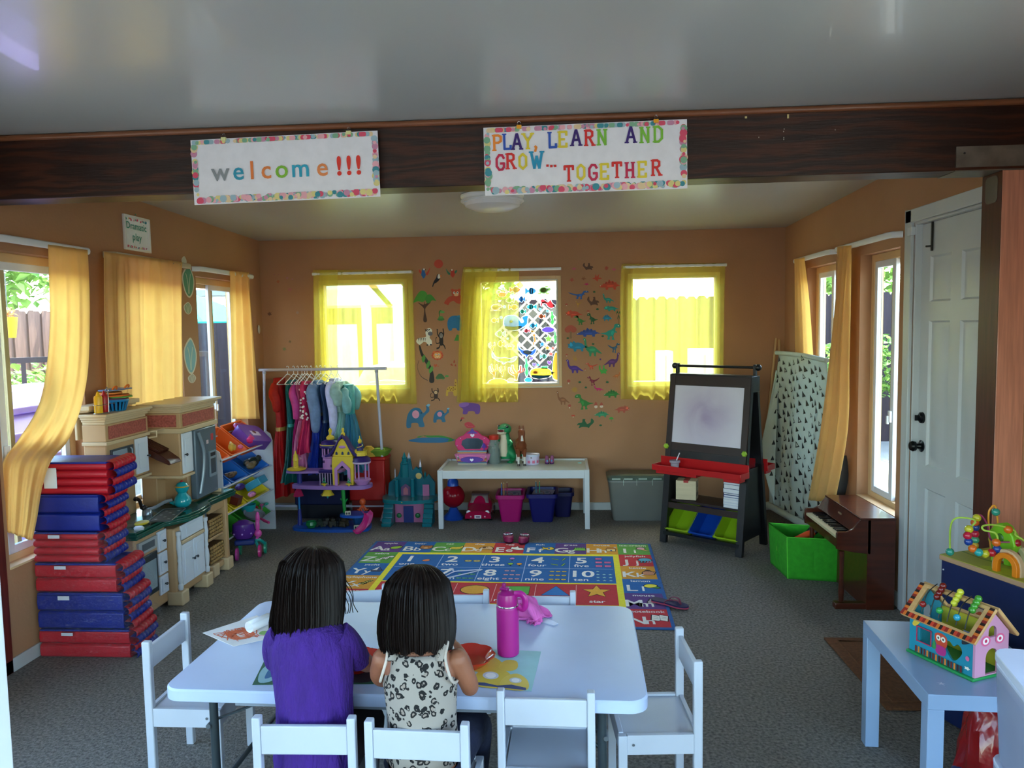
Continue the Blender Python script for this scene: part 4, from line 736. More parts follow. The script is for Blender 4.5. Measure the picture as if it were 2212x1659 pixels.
# ================================================================ RUG
RZ = radians(-1.5); RW_, RD = 2.10, 1.61
rc = FL(1461, 1362)            # near right corner
ro = V((rc.x, rc.y, 0)) - Matrix.Rotation(RZ, 3, 'Z') @ V((RW_, 0, 0))
rug = thing('alphabet_rug', 'colourful alphabet and counting rug on the grey carpet', 'rug', ro, RZ)
MB().mat(cloth('#2c5f9e')).prism([(0, 0), (RW_, 0), (RW_, RD), (0, RD)], (0, 0, 0), (1, 0, 0), (0, 1, 0), .007).build('backing', rug, bevel=.003)
PL = {'b': '#1d63a8', 'g': '#5d9e42', 'o': '#d6962f', 'r': '#c3313a', 'p': '#5c3b80', 'y': '#efe23a'}
rp = lambda c: mat(c, .92, var=.06, scale=60, bump=.3, bscale=300)
bd = .022; cw = (RW_-2*bd)/9; ch = (RD-2*bd)/6
ICON = {
 'apple': [('#9fc640', 's', '20,50 10,20 30,4 60,6 84,30 96,60 70,70 40,60'), ('#7a5a2a', 'l', (6, '60,64 74,96'))], 'bear': [('#b5743a', 's', '4,40 14,80 50,90 86,80 96,40 70,10 30,10'), ('#b5743a', 'e', (16, 80, 12, 14)), ('#b5743a', 'e', (84, 80, 12, 14)), ('#1a1a1a', 'e', (36, 56, 5, 6)), ('#1a1a1a', 'e', (64, 56, 5, 6)), ('#e0b583', 'e', (50, 32, 18, 14))],
 'cat': [('#e0c83a', 's', '0,30 20,10 70,8 90,30 100,70 90,96 80,74 50,60 20,60'), ('#8a6a20', 'l', (4, '10,30 50,24 90,50'))], 'dog': [('#d9b183', 's', '0,30 24,20 60,20 90,8 100,40 80,80 60,90 40,70 10,64'), ('#6a4426', 'e', (30, 60, 14, 20)), ('#1a1a1a', 'e', (56, 62, 4, 5))],
 'egg': [('#f2efe8', 's', '0,40 30,20 60,10 100,20 90,50 60,60 50,96 30,70 10,80'), ('#e8883a', 'e', (20, 74, 6, 8))], 'fish': [('#e8c83a', 's', '0,90 14,50 0,10 30,34 60,14 96,44 70,84 30,64'), ('#2a6ac4', 'e', (56, 50, 8, 24))],
 'grass': [('#7ac04a', 'p', '0,10 100,10 94,50 88,90 80,50 72,94 64,50 56,90 46,50 40,96 32,50 20,90 14,50')], 'house': [('#e8d49a', 'r', (20, 0, 84, 46)), ('#b5743a', 'p', '10,46 94,46 76,84 28,84'), ('#3a6aa8', 'r', (46, 0, 60, 30)), ('#c9c9c9', 'e', (84, 94, 10, 8))],
 'ice-cream': [('#d9a6b8', 's', '10,60 20,94 50,100 70,80 60,50 40,44'), ('#dcb070', 'p', '36,48 64,56 100,2')], 'jellyfish': [('#5ab0c8', 's', '4,50 14,86 50,100 86,86 96,50 50,40')]+[('#5ab0c8', 'l', (7, '%d,46 %d,20 %d,4' % (x, x+6, x-6))) for x in (20, 44, 66, 86)],
 'kettle': [('#c98a6a', 's', '20,10 80,10 92,46 70,76 30,76 12,46'), ('#c98a6a', 'l', (8, '86,40 100,70')), ('#5a3a2a', 'l', (6, '26,70 50,100 74,70'))], 'lemon': [('#efe04a', 's', '0,50 20,80 56,86 84,66 76,40 40,24 14,30'), ('#4a8a3a', 's', '60,30 90,40 100,16 76,10')],
 'mouse': [('#b9b0b8', 's', '0,30 20,70 50,80 70,60 96,40 70,20 30,14'), ('#b9b0b8', 'e', (30, 76, 14, 16)), ('#1a1a1a', 'e', (70, 46, 4, 5))], 'notebook': [('#e9e6da', 'p', '0,20 40,10 50,20 90,6 100,80 56,94 46,84 8,96'), ('#6a6a6a', 'l', (3, '50,20 52,88')), ('#8a8a8a', 'l', (4, '14,70 40,62')), ('#8a8a8a', 'l', (4, '12,50 40,42')), ('#8a8a8a', 'l', (4, '60,66 90,60')), ('#8a8a8a', 'l', (4, '60,46 88,40'))],
 'zebra': [('#eceae4', 's', '0,20 20,60 40,60 70,90 96,80 90,60 66,50 50,10 30,20')]+[('#1a1a1a', 'l', (5, '%d,%d %d,%d' % (x, 20, x+8, 62))) for x in (16, 30, 44, 60)], 'yacht': [('#e9e9e9', 'p', '14,30 50,100 50,30'), ('#2a4a8a', 'p', '54,30 54,90 84,30'), ('#4a4a5a', 'p', '0,26 100,26 80,4 16,4')],
 'xylophone': [('#d9c04a', 'p', '10,10 30,10 80,90 64,90')]+[('#4a6a3a', 'l', (7, '%d,%d %d,%d' % (4+x*14, 24+x*14, 40+x*14, 12+x*14))) for x in range(5)], 'flower': [('#d94f6b', 'star', (50, 50, 50, 28, 6, 0)), ('#efe04a', 'e', (50, 50, 16, 16))]}
def cellprint(i, j, col, big, small, word):
    x0, y0 = bd+i*cw, bd+j*ch; m = MB().mat(rp(PL[col])); m.flatpoly([(0, 0), (cw, 0), (cw, ch), (0, ch)], (x0, y0, .0074), V((1, 0, 0)), V((0, 1, 0)))
    m.mat(rp('#e6e4e0')); X, Y = V((1, 0, 0)), V((0, 1, 0)); m.text(big, (x0+.050, y0+.040, .008), X, Y, .15, bold=.018).text(small, (x0+.122, y0+.040, .008), X, Y, .125 if small in 'gpqyj' else .12, bold=.012)
    m.text(word, (x0+cw/2, y0+ch-.055, .008), X, Y, .05, bold=.014)
    ic = ICON.get(word, ICON['flower']); bb = (x0+cw*.57, y0+ch*.30, .0078)
    m.draw(ic, bb, (.095, 0, 0), (0, .10, 0), lay=.0002, grow=7, gcol='#15151c', mk=rp)
    m.build('letter_square', rug, smooth=False)
W_ = {'A': 'apple', 'B': 'bear', 'C': 'cat', 'D': 'dog', 'E': 'egg', 'F': 'fish', 'G': 'grass', 'H': 'house', 'I': 'ice-cream', 'J': 'jellyfish', 'K': 'kettle', 'L': 'lemon', 'M': 'mouse', 'N': 'notebook', 'O': 'orange', 'P': 'pencil', 'Q': 'queen', 'R': 'rabbit', 'S': 'sun', 'T': 'tiger', 'U': 'umbrella', 'V': 'vase', 'W': 'water', 'X': 'xylophone', 'Y': 'yacht', 'Z': 'zebra'}
for i, (L_, c) in enumerate(zip('ABCDEFGHI', 'pbgorbpog')): cellprint(i, 5, c, L_, L_.lower(), W_[L_])
for j, (L_, c) in enumerate(zip('JKLMN', 'robpr')): cellprint(8, 4-j, c, L_, L_.lower(), W_[L_])
for i, (L_, c) in enumerate(zip('OPQRSTUV', 'gbopgrob')): cellprint(7-i, 0, c, L_, L_.lower(), W_[L_])
for j, (L_, c) in enumerate(zip('ZYXW', 'gbor')): cellprint(0, 4-j, c, L_, L_.lower(), W_[L_])
ix0, ix1, iy0, iy1 = bd+cw, bd+8*cw, bd+ch, bd+5*ch
X, Y = V((1, 0, 0)), V((0, 1, 0))
m = MB().mat(rp(PL['y'])).flatpoly([(ix0, iy0), (ix1, iy0), (ix1, iy1), (ix0, iy1)], (0, 0, .0074), X, Y); m.build('yellow_frame', rug)
px0, px1, py0, py1 = ix0+.04, ix1-.04, iy0+.045, iy1-.045; ym_ = py0+(py1-py0)*.38
NI = [('flower', 1, '#e58a5a'), ('e', 2, '#c9b45a'), ('balloon', 3, 0), ('bar', 4, '#8fc04a'), ('block', 5, '#d96a9a'), ('e', 6, '#e8a23a'), ('fishy', 7, '#5fae6a'), ('e', 8, '#d9a0b0'), ('e', 9, '#e0c04a'), ('starry', 10, '#3aa0c8')]
nw = (px1-px0)/5; nh = (py1-ym_-.02)/2
MB().mat(rp(PL['b'])).flatpoly([(px0, ym_+.02), (px1, ym_+.02), (px1, py1), (px0, py1)], (0, 0, .0078), X, Y).build('blue_number_panel', rug)
m = MB().mat(rp('#b9cbe6'))
for k in range(1, 5): m.flatpoly([(px0+k*nw-.002, ym_+.03), (px0+k*nw+.002, ym_+.03), (px0+k*nw+.002, py1-.01), (px0+k*nw-.002, py1-.01)], (0, 0, .0081), X, Y)
m.flatpoly([(px0+.01, ym_+.02+nh-.002), (px1-.01, ym_+.02+nh-.002), (px1-.01, ym_+.02+nh+.002), (px0+.01, ym_+.02+nh+.002)], (0, 0, .0081), X, Y); m.build('grid_line', rug)
for k, (kind_, n_, c) in enumerate(NI):
    i, j = k % 5, 1-k//5; x0, y0 = px0+i*nw, ym_+.02+j*nh; m = MB().mat(rp('#eceae6'))
    m.text(str(n_), (x0+nw*.27, y0+nh*.42, .0082), X, Y, nh*.62, bold=.02).text('one two three four five six seven eight nine ten'.split()[n_-1], (x0+nw*.27, y0+nh*.14, .0082), X, Y, nh*.26, bold=.012)
    rs = random.Random(n_); cols_ = 2 if n_ < 7 else 3; rows_ = (n_+cols_-1)//cols_
    for q in range(n_):
        cx, cy = x0+nw*.56+(q % cols_+.5)*nw*.4/cols_, y0+nh*.08+(q//cols_+.5)*nh*.84/rows_
        s_ = min(nw*.4/cols_, nh*.84/rows_)*.82
        sh = {'e': [(c, 'e', (50, 50, 50, 36)), ('#8a5a6a', 'e', (50, 50, 16, 12))], 'flower': [(c, 's', '0,40 30,90 90,96 100,40 50,10'), ('#c23a3a', 'l', (10, '20,40 80,60'))], 'balloon': [(('#8fc04a', '#e8a23a', '#c98ad9')[q % 3], 'e', (50, 60, 36, 40)), ('#222', 'l', (6, '50,20 60,-30'))],
              'bar': [(c, 'p', '20,0 40,0 80,100 60,100') if q % 2 else (c, 'p', '0,80 0,60 100,20 100,40')], 'block': [(c, 'r', (5, 15, 95, 85))], 'fishy': [(c, 's', '0,50 30,80 80,60 100,80 100,20 80,40 30,20')], 'starry': [('#9fd0d8', 'star', (50, 50, 50, 20, 5, pi/2))]}[kind_]
        m.draw(sh, (cx-s_/2, cy-s_/2, .0082), (s_, 0, 0), (0, s_, 0), lay=.0002, grow=8, gcol='#15151c', mk=rp)
    m.build('number_print', rug, smooth=False)
sw_ = (px1-px0)/6
MB().mat(rp(PL['r'])).flatpoly([(px0, py0), (px1, py0), (px1, ym_), (px0, ym_)], (0, 0, .0078), X, Y).build('red_shape_panel', rug)
m = MB().mat(rp('#e6b0a8'))
for k in range(1, 6): m.flatpoly([(px0+k*sw_-.002, py0+.03), (px0+k*sw_+.002, py0+.03), (px0+k*sw_+.002, ym_-.02), (px0+k*sw_-.002, ym_-.02)], (0, 0, .0081), X, Y)
m.build('divider_line', rug)
for k, (wd, sh) in enumerate((('circle', ('#5fae4a', 'e', (50, 55, 40, 40))), ('square', ('#3a7ac4', 'r', (14, 18, 86, 90))), ('oval', ('#e0a33a', 'e', (50, 55, 46, 32))), ('rectangle', ('#5fae4a', 'r', (4, 26, 96, 84))), ('triangle', ('#2f78c0', 'p', '6,22 94,22 50,90')), ('star', ('#e8ac3a', 'star', (50, 55, 46, 20, 5, pi/2))))):
    x0 = px0+k*sw_; hh = ym_-py0; m = MB(); m.draw([sh], (x0+sw_*.12, py0+hh*.28, .008), (sw_*.76, 0, 0), (0, hh*.66, 0), lay=.0003, grow=3, gcol='#15151c', mk=rp)
    m.mat(rp('#eceae6')).text(wd, (x0+sw_/2, py0+hh*.12, .0082), X, Y, .062, bold=.016); m.build('shape_print', rug, smooth=False)
# ================================================================ FOLDING TABLE AND CHAIRS
TBL = pl('#b4c3e2', .35); TZ = .5
t = thing('folding_table', 'white plastic folding table with rounded corners and grey legs', 'table', (-.528, 2.672, 0), radians(-1.2))
tx, ty = 1.565, .80
m = MB().mat(TBL); P = rrect(tx, ty, .06, 6); P2 = rrect(tx-.016, ty-.016, .055, 6)
n_ = len(P); vs = [(x, y, TZ-.045) for x, y in P2]+[(x, y, TZ-.04) for x, y in P]+[(x, y, TZ-.007) for x, y in P]+[(x, y, TZ-.001) for x, y in rrect(tx-.01, ty-.01, .056, 6)]+[(x, y, TZ) for x, y in rrect(tx-.03, ty-.03, .05, 6)]
m.add(vs, [(r*n_+i, r*n_+(i+1) % n_, (r+1)*n_+(i+1) % n_, (r+1)*n_+i) for r in range(4) for i in range(n_)]+[tuple(range(4*n_, 5*n_)), tuple(range(n_))[::-1]]); m.build('tabletop', t)
[MB().mat(pl('#8f98a5')).bx((-.55, y_-.01, TZ-.07), (.55, y_+.01, TZ-.045)).build('under_rail', t) for y_ in (-.35, .35)]
GM = mat('#3f4a50', .4, metal=.5, var=.1)
for sx in (-1, 1):
    for sy in (-1, 1): MB().mat(GM).cyl((sx*.64, sy*.33, 0), (sx*.64, sy*.33, TZ-.045), .014).mat(pl('#1c1f22')).cyl((sx*.64, sy*.33, 0), (sx*.64, sy*.33, .02), .017).build('leg', t)
    MB().mat(GM).cyl((sx*.64, -.33, .12), (sx*.64, .33, .12), .009).build('crossbar', t)
    for sy in (-1, 1): MB().mat(GM).bar((sx*.655, sy*.31, TZ-.15), (sx*.42, sy*.31, TZ-.055), .016, .005).mat(pl('#7a828a', .3, metal=.7)).cyl((sx*.652, sy*.30, TZ-.15), (sx*.652, sy*.35, TZ-.15), .008).build('brace', t)
    MB().mat(GM).cyl((sx*.64, 0, .12), (sx*.25, 0, TZ-.06), .008).build('diagonal_strut', t)
CHW = pl('#b9bfcc', .4)
def make_chair(label):
    t = thing('childs_chair', label, 'chair', group='white childrens chairs around the folding table'); w_, d_ = .30, .28   # faces +y, back at y=0
    MB().mat(CHW).bx((-w_/2+.024, .02, .272), (w_/2-.024, d_-.02, .285)).build('seat', t)
    for s in (-1, 1):
        MB().mat(CHW).bx((s*w_/2, 0, 0), (s*(w_/2-.024), .03, .54)).build('back_leg', t, bevel=.004)
        MB().mat(CHW).bx((s*w_/2, d_-.03, 0), (s*(w_/2-.024), d_, .29)).build('front_leg', t, bevel=.003)
        MB().mat(CHW).bx((s*(w_/2-.002), .03, .225), (s*(w_/2-.018), d_-.03, .292)).mat(pl('#8a8f96', .3, metal=.7)).cyl((s*w_/2, d_-.05, .26), (s*(w_/2+.001), d_-.05, .26), .005).build('side_rail', t, bevel=.002)
    MB().mat(CHW).bx((-w_/2+.024, .004, .43), (w_/2-.024, .02, .515)).build('backrest', t, bevel=.003)
    [MB().mat(CHW).bx((-w_/2+.024, y_, .225), (w_/2-.024, y_+.016, .292)).build('cross_rail', t, bevel=.002) for y_ in (.004, d_-.02)]
    return t
ch0 = make_chair('white wooden child chair holding the child in the purple shirt')
ch0.location = (-.76, 2.045, 0); ch0.rotation_euler = (0, 0, radians(1.5))
GC = 'white childrens chairs around the folding table'
dup(ch0, (-.43, 2.03, 0), radians(-2), 'white wooden child chair holding the child in the leopard print top', GC)
dup(ch0, (-.07, 2.225, 0), radians(-1), 'empty white wooden child chair with its back to the camera', GC)
dup(ch0, (-1.53, 2.70, 0), radians(-90), 'white wooden child chair at the left end of the folding table', GC)
dup(ch0, (.432, 2.60, 0), radians(90+4), 'white wooden child chair at the right end of the folding table', GC)
dup(ch0, (-.93, 3.17, 0), radians(180+10), 'white wooden child chair tucked at the far side, behind the purple shirt', GC)
dup(ch0, (-.48, 3.135, 0), radians(180), 'white wooden child chair tucked at the far side, middle of three', GC)
dup(ch0, (-.115, 3.125, 0), radians(180), 'white wooden child chair tucked at the far side, behind the pink bottle', GC)
# ================================================================ THINGS ON THE TABLE
def quadprint(name, label, cat, px, th, m_, z=TZ):
    q = [FL(a, b, z) for a, b in px]; t = thing(name, label, cat, q[0])
    m = MB().mat(m_); n = len(q); m.add([(p.x, p.y, z+.0005) for p in q]+[(p.x, p.y, z+th) for p in q], [tuple(range(n))[::-1], tuple(range(n, 2*n))]+[(i, (i+1) % n, n+(i+1) % n, n+i) for i in range(n)]); m.build('sheet', t, world=True, smooth=False)
    return t, q
# placemats
t, q = quadprint('placemat', 'pale blue placemat with yellow blobs beside the red plate and pink bottle', 'placemat', ((1000, 1478), (1148, 1494), (1169, 1408), (1030, 1402)), .0015, pr('#9fd0d4'))
m = MB(); A_, B_, D_ = q[0], q[1], q[3]; ux, uy = (B_-A_), (D_-A_)
m.draw([('#d9bd4a', 's', '16,0 16,34 34,50 56,44 66,30 60,0'), ('#e0c658', 's', '56,0 56,26 74,40 92,24 92,0'), ('#d4b748', 's', '2,40 10,74 30,80 50,60 40,40 20,34'), ('#dcc050', 's', '44,50 50,72 68,74 72,54 60,44'), ('#c9cfd6', 'e', (36, 28, 12, 10)), ('#eef0f0', 'e', (36, 28, 8, 7)), ('#c9cfd6', 'e', (74, 22, 9, 7)), ('#eef0f0', 'e', (74, 22, 6, 5)), ('#3b4c7a', 'p', '16,0 92,0 92,6 70,10 50,4 30,8 16,6')], (A_.x, A_.y, TZ+.002), (ux.x, ux.y, 0), (uy.x, uy.y, 0), lay=.00015)
m.build('printed_picture', t, world=True, smooth=False)
t, q = quadprint('placemat', 'green and dark placemat under the arms of the child in purple', 'placemat', ((545, 1480), (815, 1478), (806, 1400), (585, 1400)), .0015, pr('#2c5c45'))
m = MB(); A_, B_, D_ = q[0], q[1], q[3]; ux, uy = B_-A_, D_-A_
m.draw([('#8fb9c4', 's', '4,6 2,40 14,70 30,60 20,30 14,8'), ('#2f6a9a', 's', '8,14 8,40 14,52 18,30'), ('#26222c', 's', '78,6 80,50 92,70 98,40 97,8'), ('#7a9aa8', 's', '62,4 66,30 74,34 72,4')], (A_.x, A_.y, TZ+.002), (ux.x, ux.y, 0), (uy.x, uy.y, 0), lay=.00015); m.build('printed_picture', t, world=True, smooth=False)
# colouring sheet and paper roll
t, q = quadprint('colouring_sheet', 'colouring sheet with orange crayon scribbles on the left of the table', 'paper', ((505, 1397), (620, 1372), (555, 1330), (438, 1368)), .002, pr('#e6e2e0'))
m = MB(); A_, B_, D_ = q[0], q[1], q[3]; ux, uy = B_-A_, D_-A_; rs = random.Random(5)
sc_ = [('#d9663f', 'l', (1.6, ' '.join('%.0f,%.0f' % (min(78, max(8, 20+i*5+rs.uniform(-16, 16))), min(92, max(10, 50+rs.uniform(-36, 36)))) for i in range(10)))) for _ in range(9)]
m.draw([('#e07850', 's', '18,30 24,66 44,80 66,60 60,34 40,24'), ('#e9dcd2', 's', '34,36 40,60 54,56 52,38'), ('#8fb86a', 's', '66,30 80,44 92,30 80,16'), ('#2a2a2a', 'e', (42, 50, 1.6, 3)), ('#2a2a2a', 'e', (49, 47, 1.6, 3)), ('#9a8aa8', 'l', (1, '70,70 86,90 94,66 78,60 70,78'))]+sc_, (A_.x, A_.y, TZ+.0025), (ux.x, ux.y, 0), (uy.x, uy.y, 0), lay=.0001, mk=lambda c: mat(c, .8, var=.1)); m.build('crayon_drawing', t, world=True, smooth=False)
p = FL(560, 1358, TZ)
t = thing('paper_roll', 'curled strip of white paper on the colouring sheet', 'paper', (p.x, p.y, TZ), radians(-25))
MB().mat(pr('#e8eaf0')).grid(lambda u, v: V(((.018+.006*u)*cos(u*7), (v-.5)*.10, .025+(.018+.006*u)*sin(u*7))), 28, 2).build('curl', t, solid=.001, ang=80)
# plates
def plate(label, px, py, z=TZ+.002, carrots=False):
    p = FL(px, py, z); t = thing('plate', label, 'plate', (p.x, p.y, z)); R_ = pl('#b3271c', .18, coat=.5)
    fn = lambda a, i: 1+(.07 if i > 2 else 0)*abs(cos(4*a))
    MB().mat(R_).lathe([(0, .004), (.055, .004), (.06, .006), (.075, .022), (.085, .030), (.087, .031), (.086, .027), (.076, .018), (.062, .001), (0, .0005)], n=48, fn=lambda a, i: 1+(.08*abs(cos(4*a)) if 2 < i < 8 else 0)).build('dish', t)
    return t, p
plate('empty red scalloped plate on the placemat with yellow blobs', 1012, 1432)
t, p = plate('red scalloped plate with carrot sticks between the two children', 768, 1440)
for i, (dx, dy, a) in enumerate(((-.03, -.02, .6), (0, -.03, .9), (.02, -.01, .4), (-.01, .01, 1.2), (.03, .02, .2))):
    o = MB().mat(mat('#e0672a', .5)).box((0, 0, 0), (.07, .012, .011)).build('carrot_stick', bevel=.003, loc=(p.x+dx, p.y+dy, TZ+.013+.006*(i % 2)+.002)); o.rotation_euler = (0, -.08, a)
    tag(o, ('leftmost carrot stick on the red plate', 'carrot stick nearest the camera on the red plate', 'carrot stick in the middle of the red plate', 'carrot stick at the far side of the red plate', 'rightmost carrot stick on the red plate')[i], 'carrot', 'carrot sticks on the plate')
# insulated bottle
p = FL(1098, 1412, TZ+.002)
t = thing('water_bottle', 'magenta insulated water bottle with flip lid on the table', 'bottle', (p.x, p.y, TZ+.002), radians(-20)); MG = mat('#a3187e', .45, var=.06, bump=.1, bscale=500)
MB().mat(MG).lathe([(0, 0), (.034, 0), (.038, .004), (.039, .02), (.039, .165), (.0385, .172), (.037, .175)], n=32).build('body', t)
MB().mat(pl('#c9c9cf', .15, metal=.9)).lathe([(.0375, .174), (.0385, .176), (.0385, .178), (.037, .18)], n=32).build('steel_ring', t)
MB().mat(pl('#9c1a75', .3)).lathe([(.037, .179), (.0375, .185), (.036, .205), (.033, .218), (.02, .226), (0, .228)], n=32).build('lid', t)
MB().mat(pl('#a3187e', .3)).tube(crom([(.03, 0, .218), (.052, 0, .222), (.066, 0, .21), (.068, 0, .185), (.058, 0, .17), (.042, 0, .178)], 4), .008, 10, sq=1.5).build('carry_loop', t)
MB().mat(pl('#8a1468', .3)).box((-.012, .004, .232), (.03, .022, .01)).box((-.014, .004, .242), (.012, .014, .02)).build('flip_spout', t, bevel=.003)
# crumpled pink blouse
p = FL(1135, 1330, TZ)
t = thing('pink_garment', 'crumpled pink garment with lace edge on the far side of the table', 'garment', (p.x, p.y, TZ), radians(-32))
PK = cloth('#d765b4')
def crump(u, v):
    x = (u-.5)*.17; y = (v-.5)*.10; e = max(0, 1-((u-.5)*2)**4)*max(0, 1-((v-.5)*2)**4)
    z = .004+e*(.028+.022*sin(v*19+3*u)+.016*sin(u*9-v*5)+.012*noise.noise(V((u*5, v*5, 1))))
    return V((x+.012*sin(v*9), y+.012*sin(u*8+1), max(.002, z)))
MB().mat(PK).grid(crump, 50, 40).build('body', t, solid=.003, ang=80)
for k in range(4): MB().mat(PK).tube(crom([(-.08+.02*k, .05-.022*k, .012), (-.03, .04-.02*k, .05+.008*sin(k*2)), (.03, .02-.018*k, .055+.006*k), (.085, -.01-.012*k, .014)], 5), [.007]+[.012+.004*sin(i+k) for i in range(14)]+[.009], 10).build('sleeve_fold' if k < 3 else 'collar_fold', t)
MB().mat(PK).tube(crom([(-.10, .02, .012), (-.085, .05, .02), (-.06, .055, .03), (-.095, .0, .012)], 6), .006, 8).tube([( .05+.05*i/14, -.06+.012*sin(i*1.9), .008+.004*(i % 2)) for i in range(15)], .006, 6).build('lace_ruffle', t)
p = FL(1185, 1345, TZ)
t = thing('snack_box_lid', 'thin clear plastic lid next to the pink garment', 'lid', (p.x, p.y, TZ), radians(-25))
MB().mat(pl('#dfe6f4', .15, alpha=.45)).prism([(-.045, -.012), (.035, -.022), (.04, .004), (-.03, .03)], (0, 0, .001), (1, 0, 0), (0, 1, 0), .003).build('film', t)
# tablet propped in front of the second child
p = FL(868, 1395, TZ)
t = thing('tablet', 'black tablet propped upright in front of the child in leopard print', 'tablet', (p.x+.01, p.y+.03, TZ+.004), radians(-6))
R_ = Matrix.Rotation(radians(-14), 3, 'X')
MB().mat(pl('#0e0e12', .3)).box((0, 0, .095), (.19, .012, .185), R=R_).build('case', t, bevel=.006)
MB().mat(mat('#20202c', .1, emit=.0)).box(R_ @ V((0, -.0065, 0))+V((0, 0, .095)), (.165, .001, .155), R=R_).build('screen', t)
MB().mat(pl('#101014')).box((0, .035, .05), (.12, .004, .11), R=Matrix.Rotation(radians(24), 3, 'X')).build('stand_flap', t)
# ================================================================ CONSTRUCTION-TOY TABLE AGAINST THE BACK WALL
LTB = pl('#c9cccf', .4)
x0, x1, y0, y1, H_ = -1.045, .19, 6.06, 6.62, .485
t = thing('white_play_table', 'low white play table against the back wall', 'table', ((x0+x1)/2, (y0+y1)/2, 0))
for x in (x0, x1-.04):
    for y in (y0, y1-.04): MB().mat(LTB).bx((x, y, 0), (x+.04, y+.04, H_)).build('leg', t, world=True, bevel=.003)
MB().mat(LTB).bx((x0+.04, y0, H_-.068), (x1-.04, y0+.022, H_-.002)).bx((x0+.04, y1-.022, H_-.068), (x1-.04, y1, H_-.002)).bx((x0, y0+.04, H_-.068), (x0+.022, y1-.04, H_-.002)).bx((x1-.022, y0+.04, H_-.068), (x1, y1-.04, H_-.002)).build('apron', t, world=True, bevel=.002)
MB().mat(pl('#c3cdc4', .3)).bx((x0+.022, y0+.022, H_-.03), (x1-.022, y1-.022, H_-.014)).build('tabletop', t, world=True)
LZ = H_-.014
# vanity mirror toy
p = FL(1020, 1004, LZ)
t = thing('toy_vanity', 'pink and purple toy vanity mirror on the white play table', 'toy vanity', (p.x, p.y+.05, LZ))
PKL = pl('#e07ab0', .3); HP = pl('#cf2a6e', .3); PU = pl('#5f3aa0', .3)
MB().mat(PKL).lathe([(.10, .02), (.125, .035), (.135, .07), (.14, .085), (.13, .092), (0, .092)], n=32, sy=.45).build('basin', t)
m = MB().mat(PU); m.lathe([(0, -.004), (.08, -.004), (.085, 0), (.08, .004), (0, .004)], (0, -.062, .048), 24, Matrix.Rotation(pi/2, 3, 'X'), sy=.32); m.build('drawer_front', t)
MB().mat(pr('#eceaf4')).draw([('#eceaf4', 's', '50,0 96,48 96,80 74,96 50,78 26,96 4,80 4,48')], (-.014, -.068, .034), (.028, 0, 0), (0, 0, .026)).build('heart_badge', t)
for s in (-1, 1): MB().mat(PKL).lathe([(.014, 0), (.012, .012), (.018, .035)], (s*.10, -.02, 0), 12).build('foot', t)
fr = [(-.10, .10), (-.115, .13), (-.135, .17), (-.13, .21), (-.105, .235), (-.07, .25), (-.04, .285), (0, .30)]; fr = fr+[(-x, z) for x, z in fr[::-1][1:]]
MB().mat(HP).prism(fr, (0, .025, 0), (1, 0, 0), (0, 0, 1), .02).build('mirror_frame', t, bevel=.004)
ml = [(-.055, .13), (-.085, .17), (-.078, .205), (-.045, .225)]; ml = ml+[(-x, z) for x, z in ml[::-1]]
MB().mat(mat('#7d8c98', .08, metal=.9, var=.02)).prism(ml, (0, .006, 0), (1, 0, 0), (0, 0, 1), .002).build('mirror', t)
MB().mat(pl('#d9a6d9', .3)).bx((-.10, -.03, .092), (.10, .02, .122)).build('shelf', t, bevel=.003)
MB().mat(PU).prism([(-.045, .268), (-.02, .284), (0, .315), (.02, .284), (.045, .268)], (0, .003, 0), (1, 0, 0), (0, 0, 1), .006).build('crown', t, bevel=.002)
MB().draw([('#e8dff0', 's', '50,0 96,48 96,80 74,96 50,78 26,96 4,80 4,48')], (-.016, .0045, .235), (.032, 0, 0), (0, 0, .03)).build('heart_badge', t)
MB().mat(PU).lathe([(.012, .122), (.004, .126), (.004, .15), (.022, .15), (.008, .18), (0, .19)], (.09, -.03, 0), 12).build('lamp_ornament', t)
MB().mat(pl('#f0b4d0', .3)).ball((-.07, -.062, .07), .004, 6).ball((.07, -.062, .07), .004, 6).ball((-.118, .004, .16), .005, 6).ball((.118, .004, .16), .005, 6).ball((-.09, .004, .225), .004, 6).ball((.09, .004, .225), .004, 6).build('pearl', t)
t.scale = (1.14, 1.14, .98)
# magazines standing behind
bx0 = YY(978, 990, 6.5).x; cs = ('#c9b6a0', '#4f7f9a', '#8a4a6a', '#c9a03a', '#a34a3a', '#5f8a7a', '#d0c8b8', '#3f4f6a', '#b06a9a', '#d08a4a', '#7a9aa8')
for i in range(11):
    tag(MB().mat(pr('#e4ddd0')).box((0, .001, 0), (.24, .2, .008)).mat(pr(cs[i])).box((0, -.0, .0046), (.25, .205, .0012)).box((0, 0, -.0046), (.25, .205, .0012)).box((0, -.102, 0), (.25, .0012, .0104)).build('magazine', loc=(-.80+.004*sin(i*2), 6.50, LZ+.006+i*.0108), rz=.03*sin(i*3)),
        'thin picture book in the pile behind the toy vanity, %s from the bottom' % ORD[i], 'book', 'picture books piled on the play table')
# orange perforated holder above
t = thing('peg_board', 'orange board with round holes leaning on the picture books', 'toy board', (-.66, 6.56, LZ+.125))
m = MB().mat(mat('#d8743a', .6)).box((0, 0, .05), (.11, .012, .10)); m.mat(pl('#6a2a18'))
for i in range(4):
    for j in range(4): m.cyl((-.04+i*.027, -.0065, .015+j*.025), (-.04+i*.027, -.006, .015+j*.025), .007, n=10)
m.build('board', t)
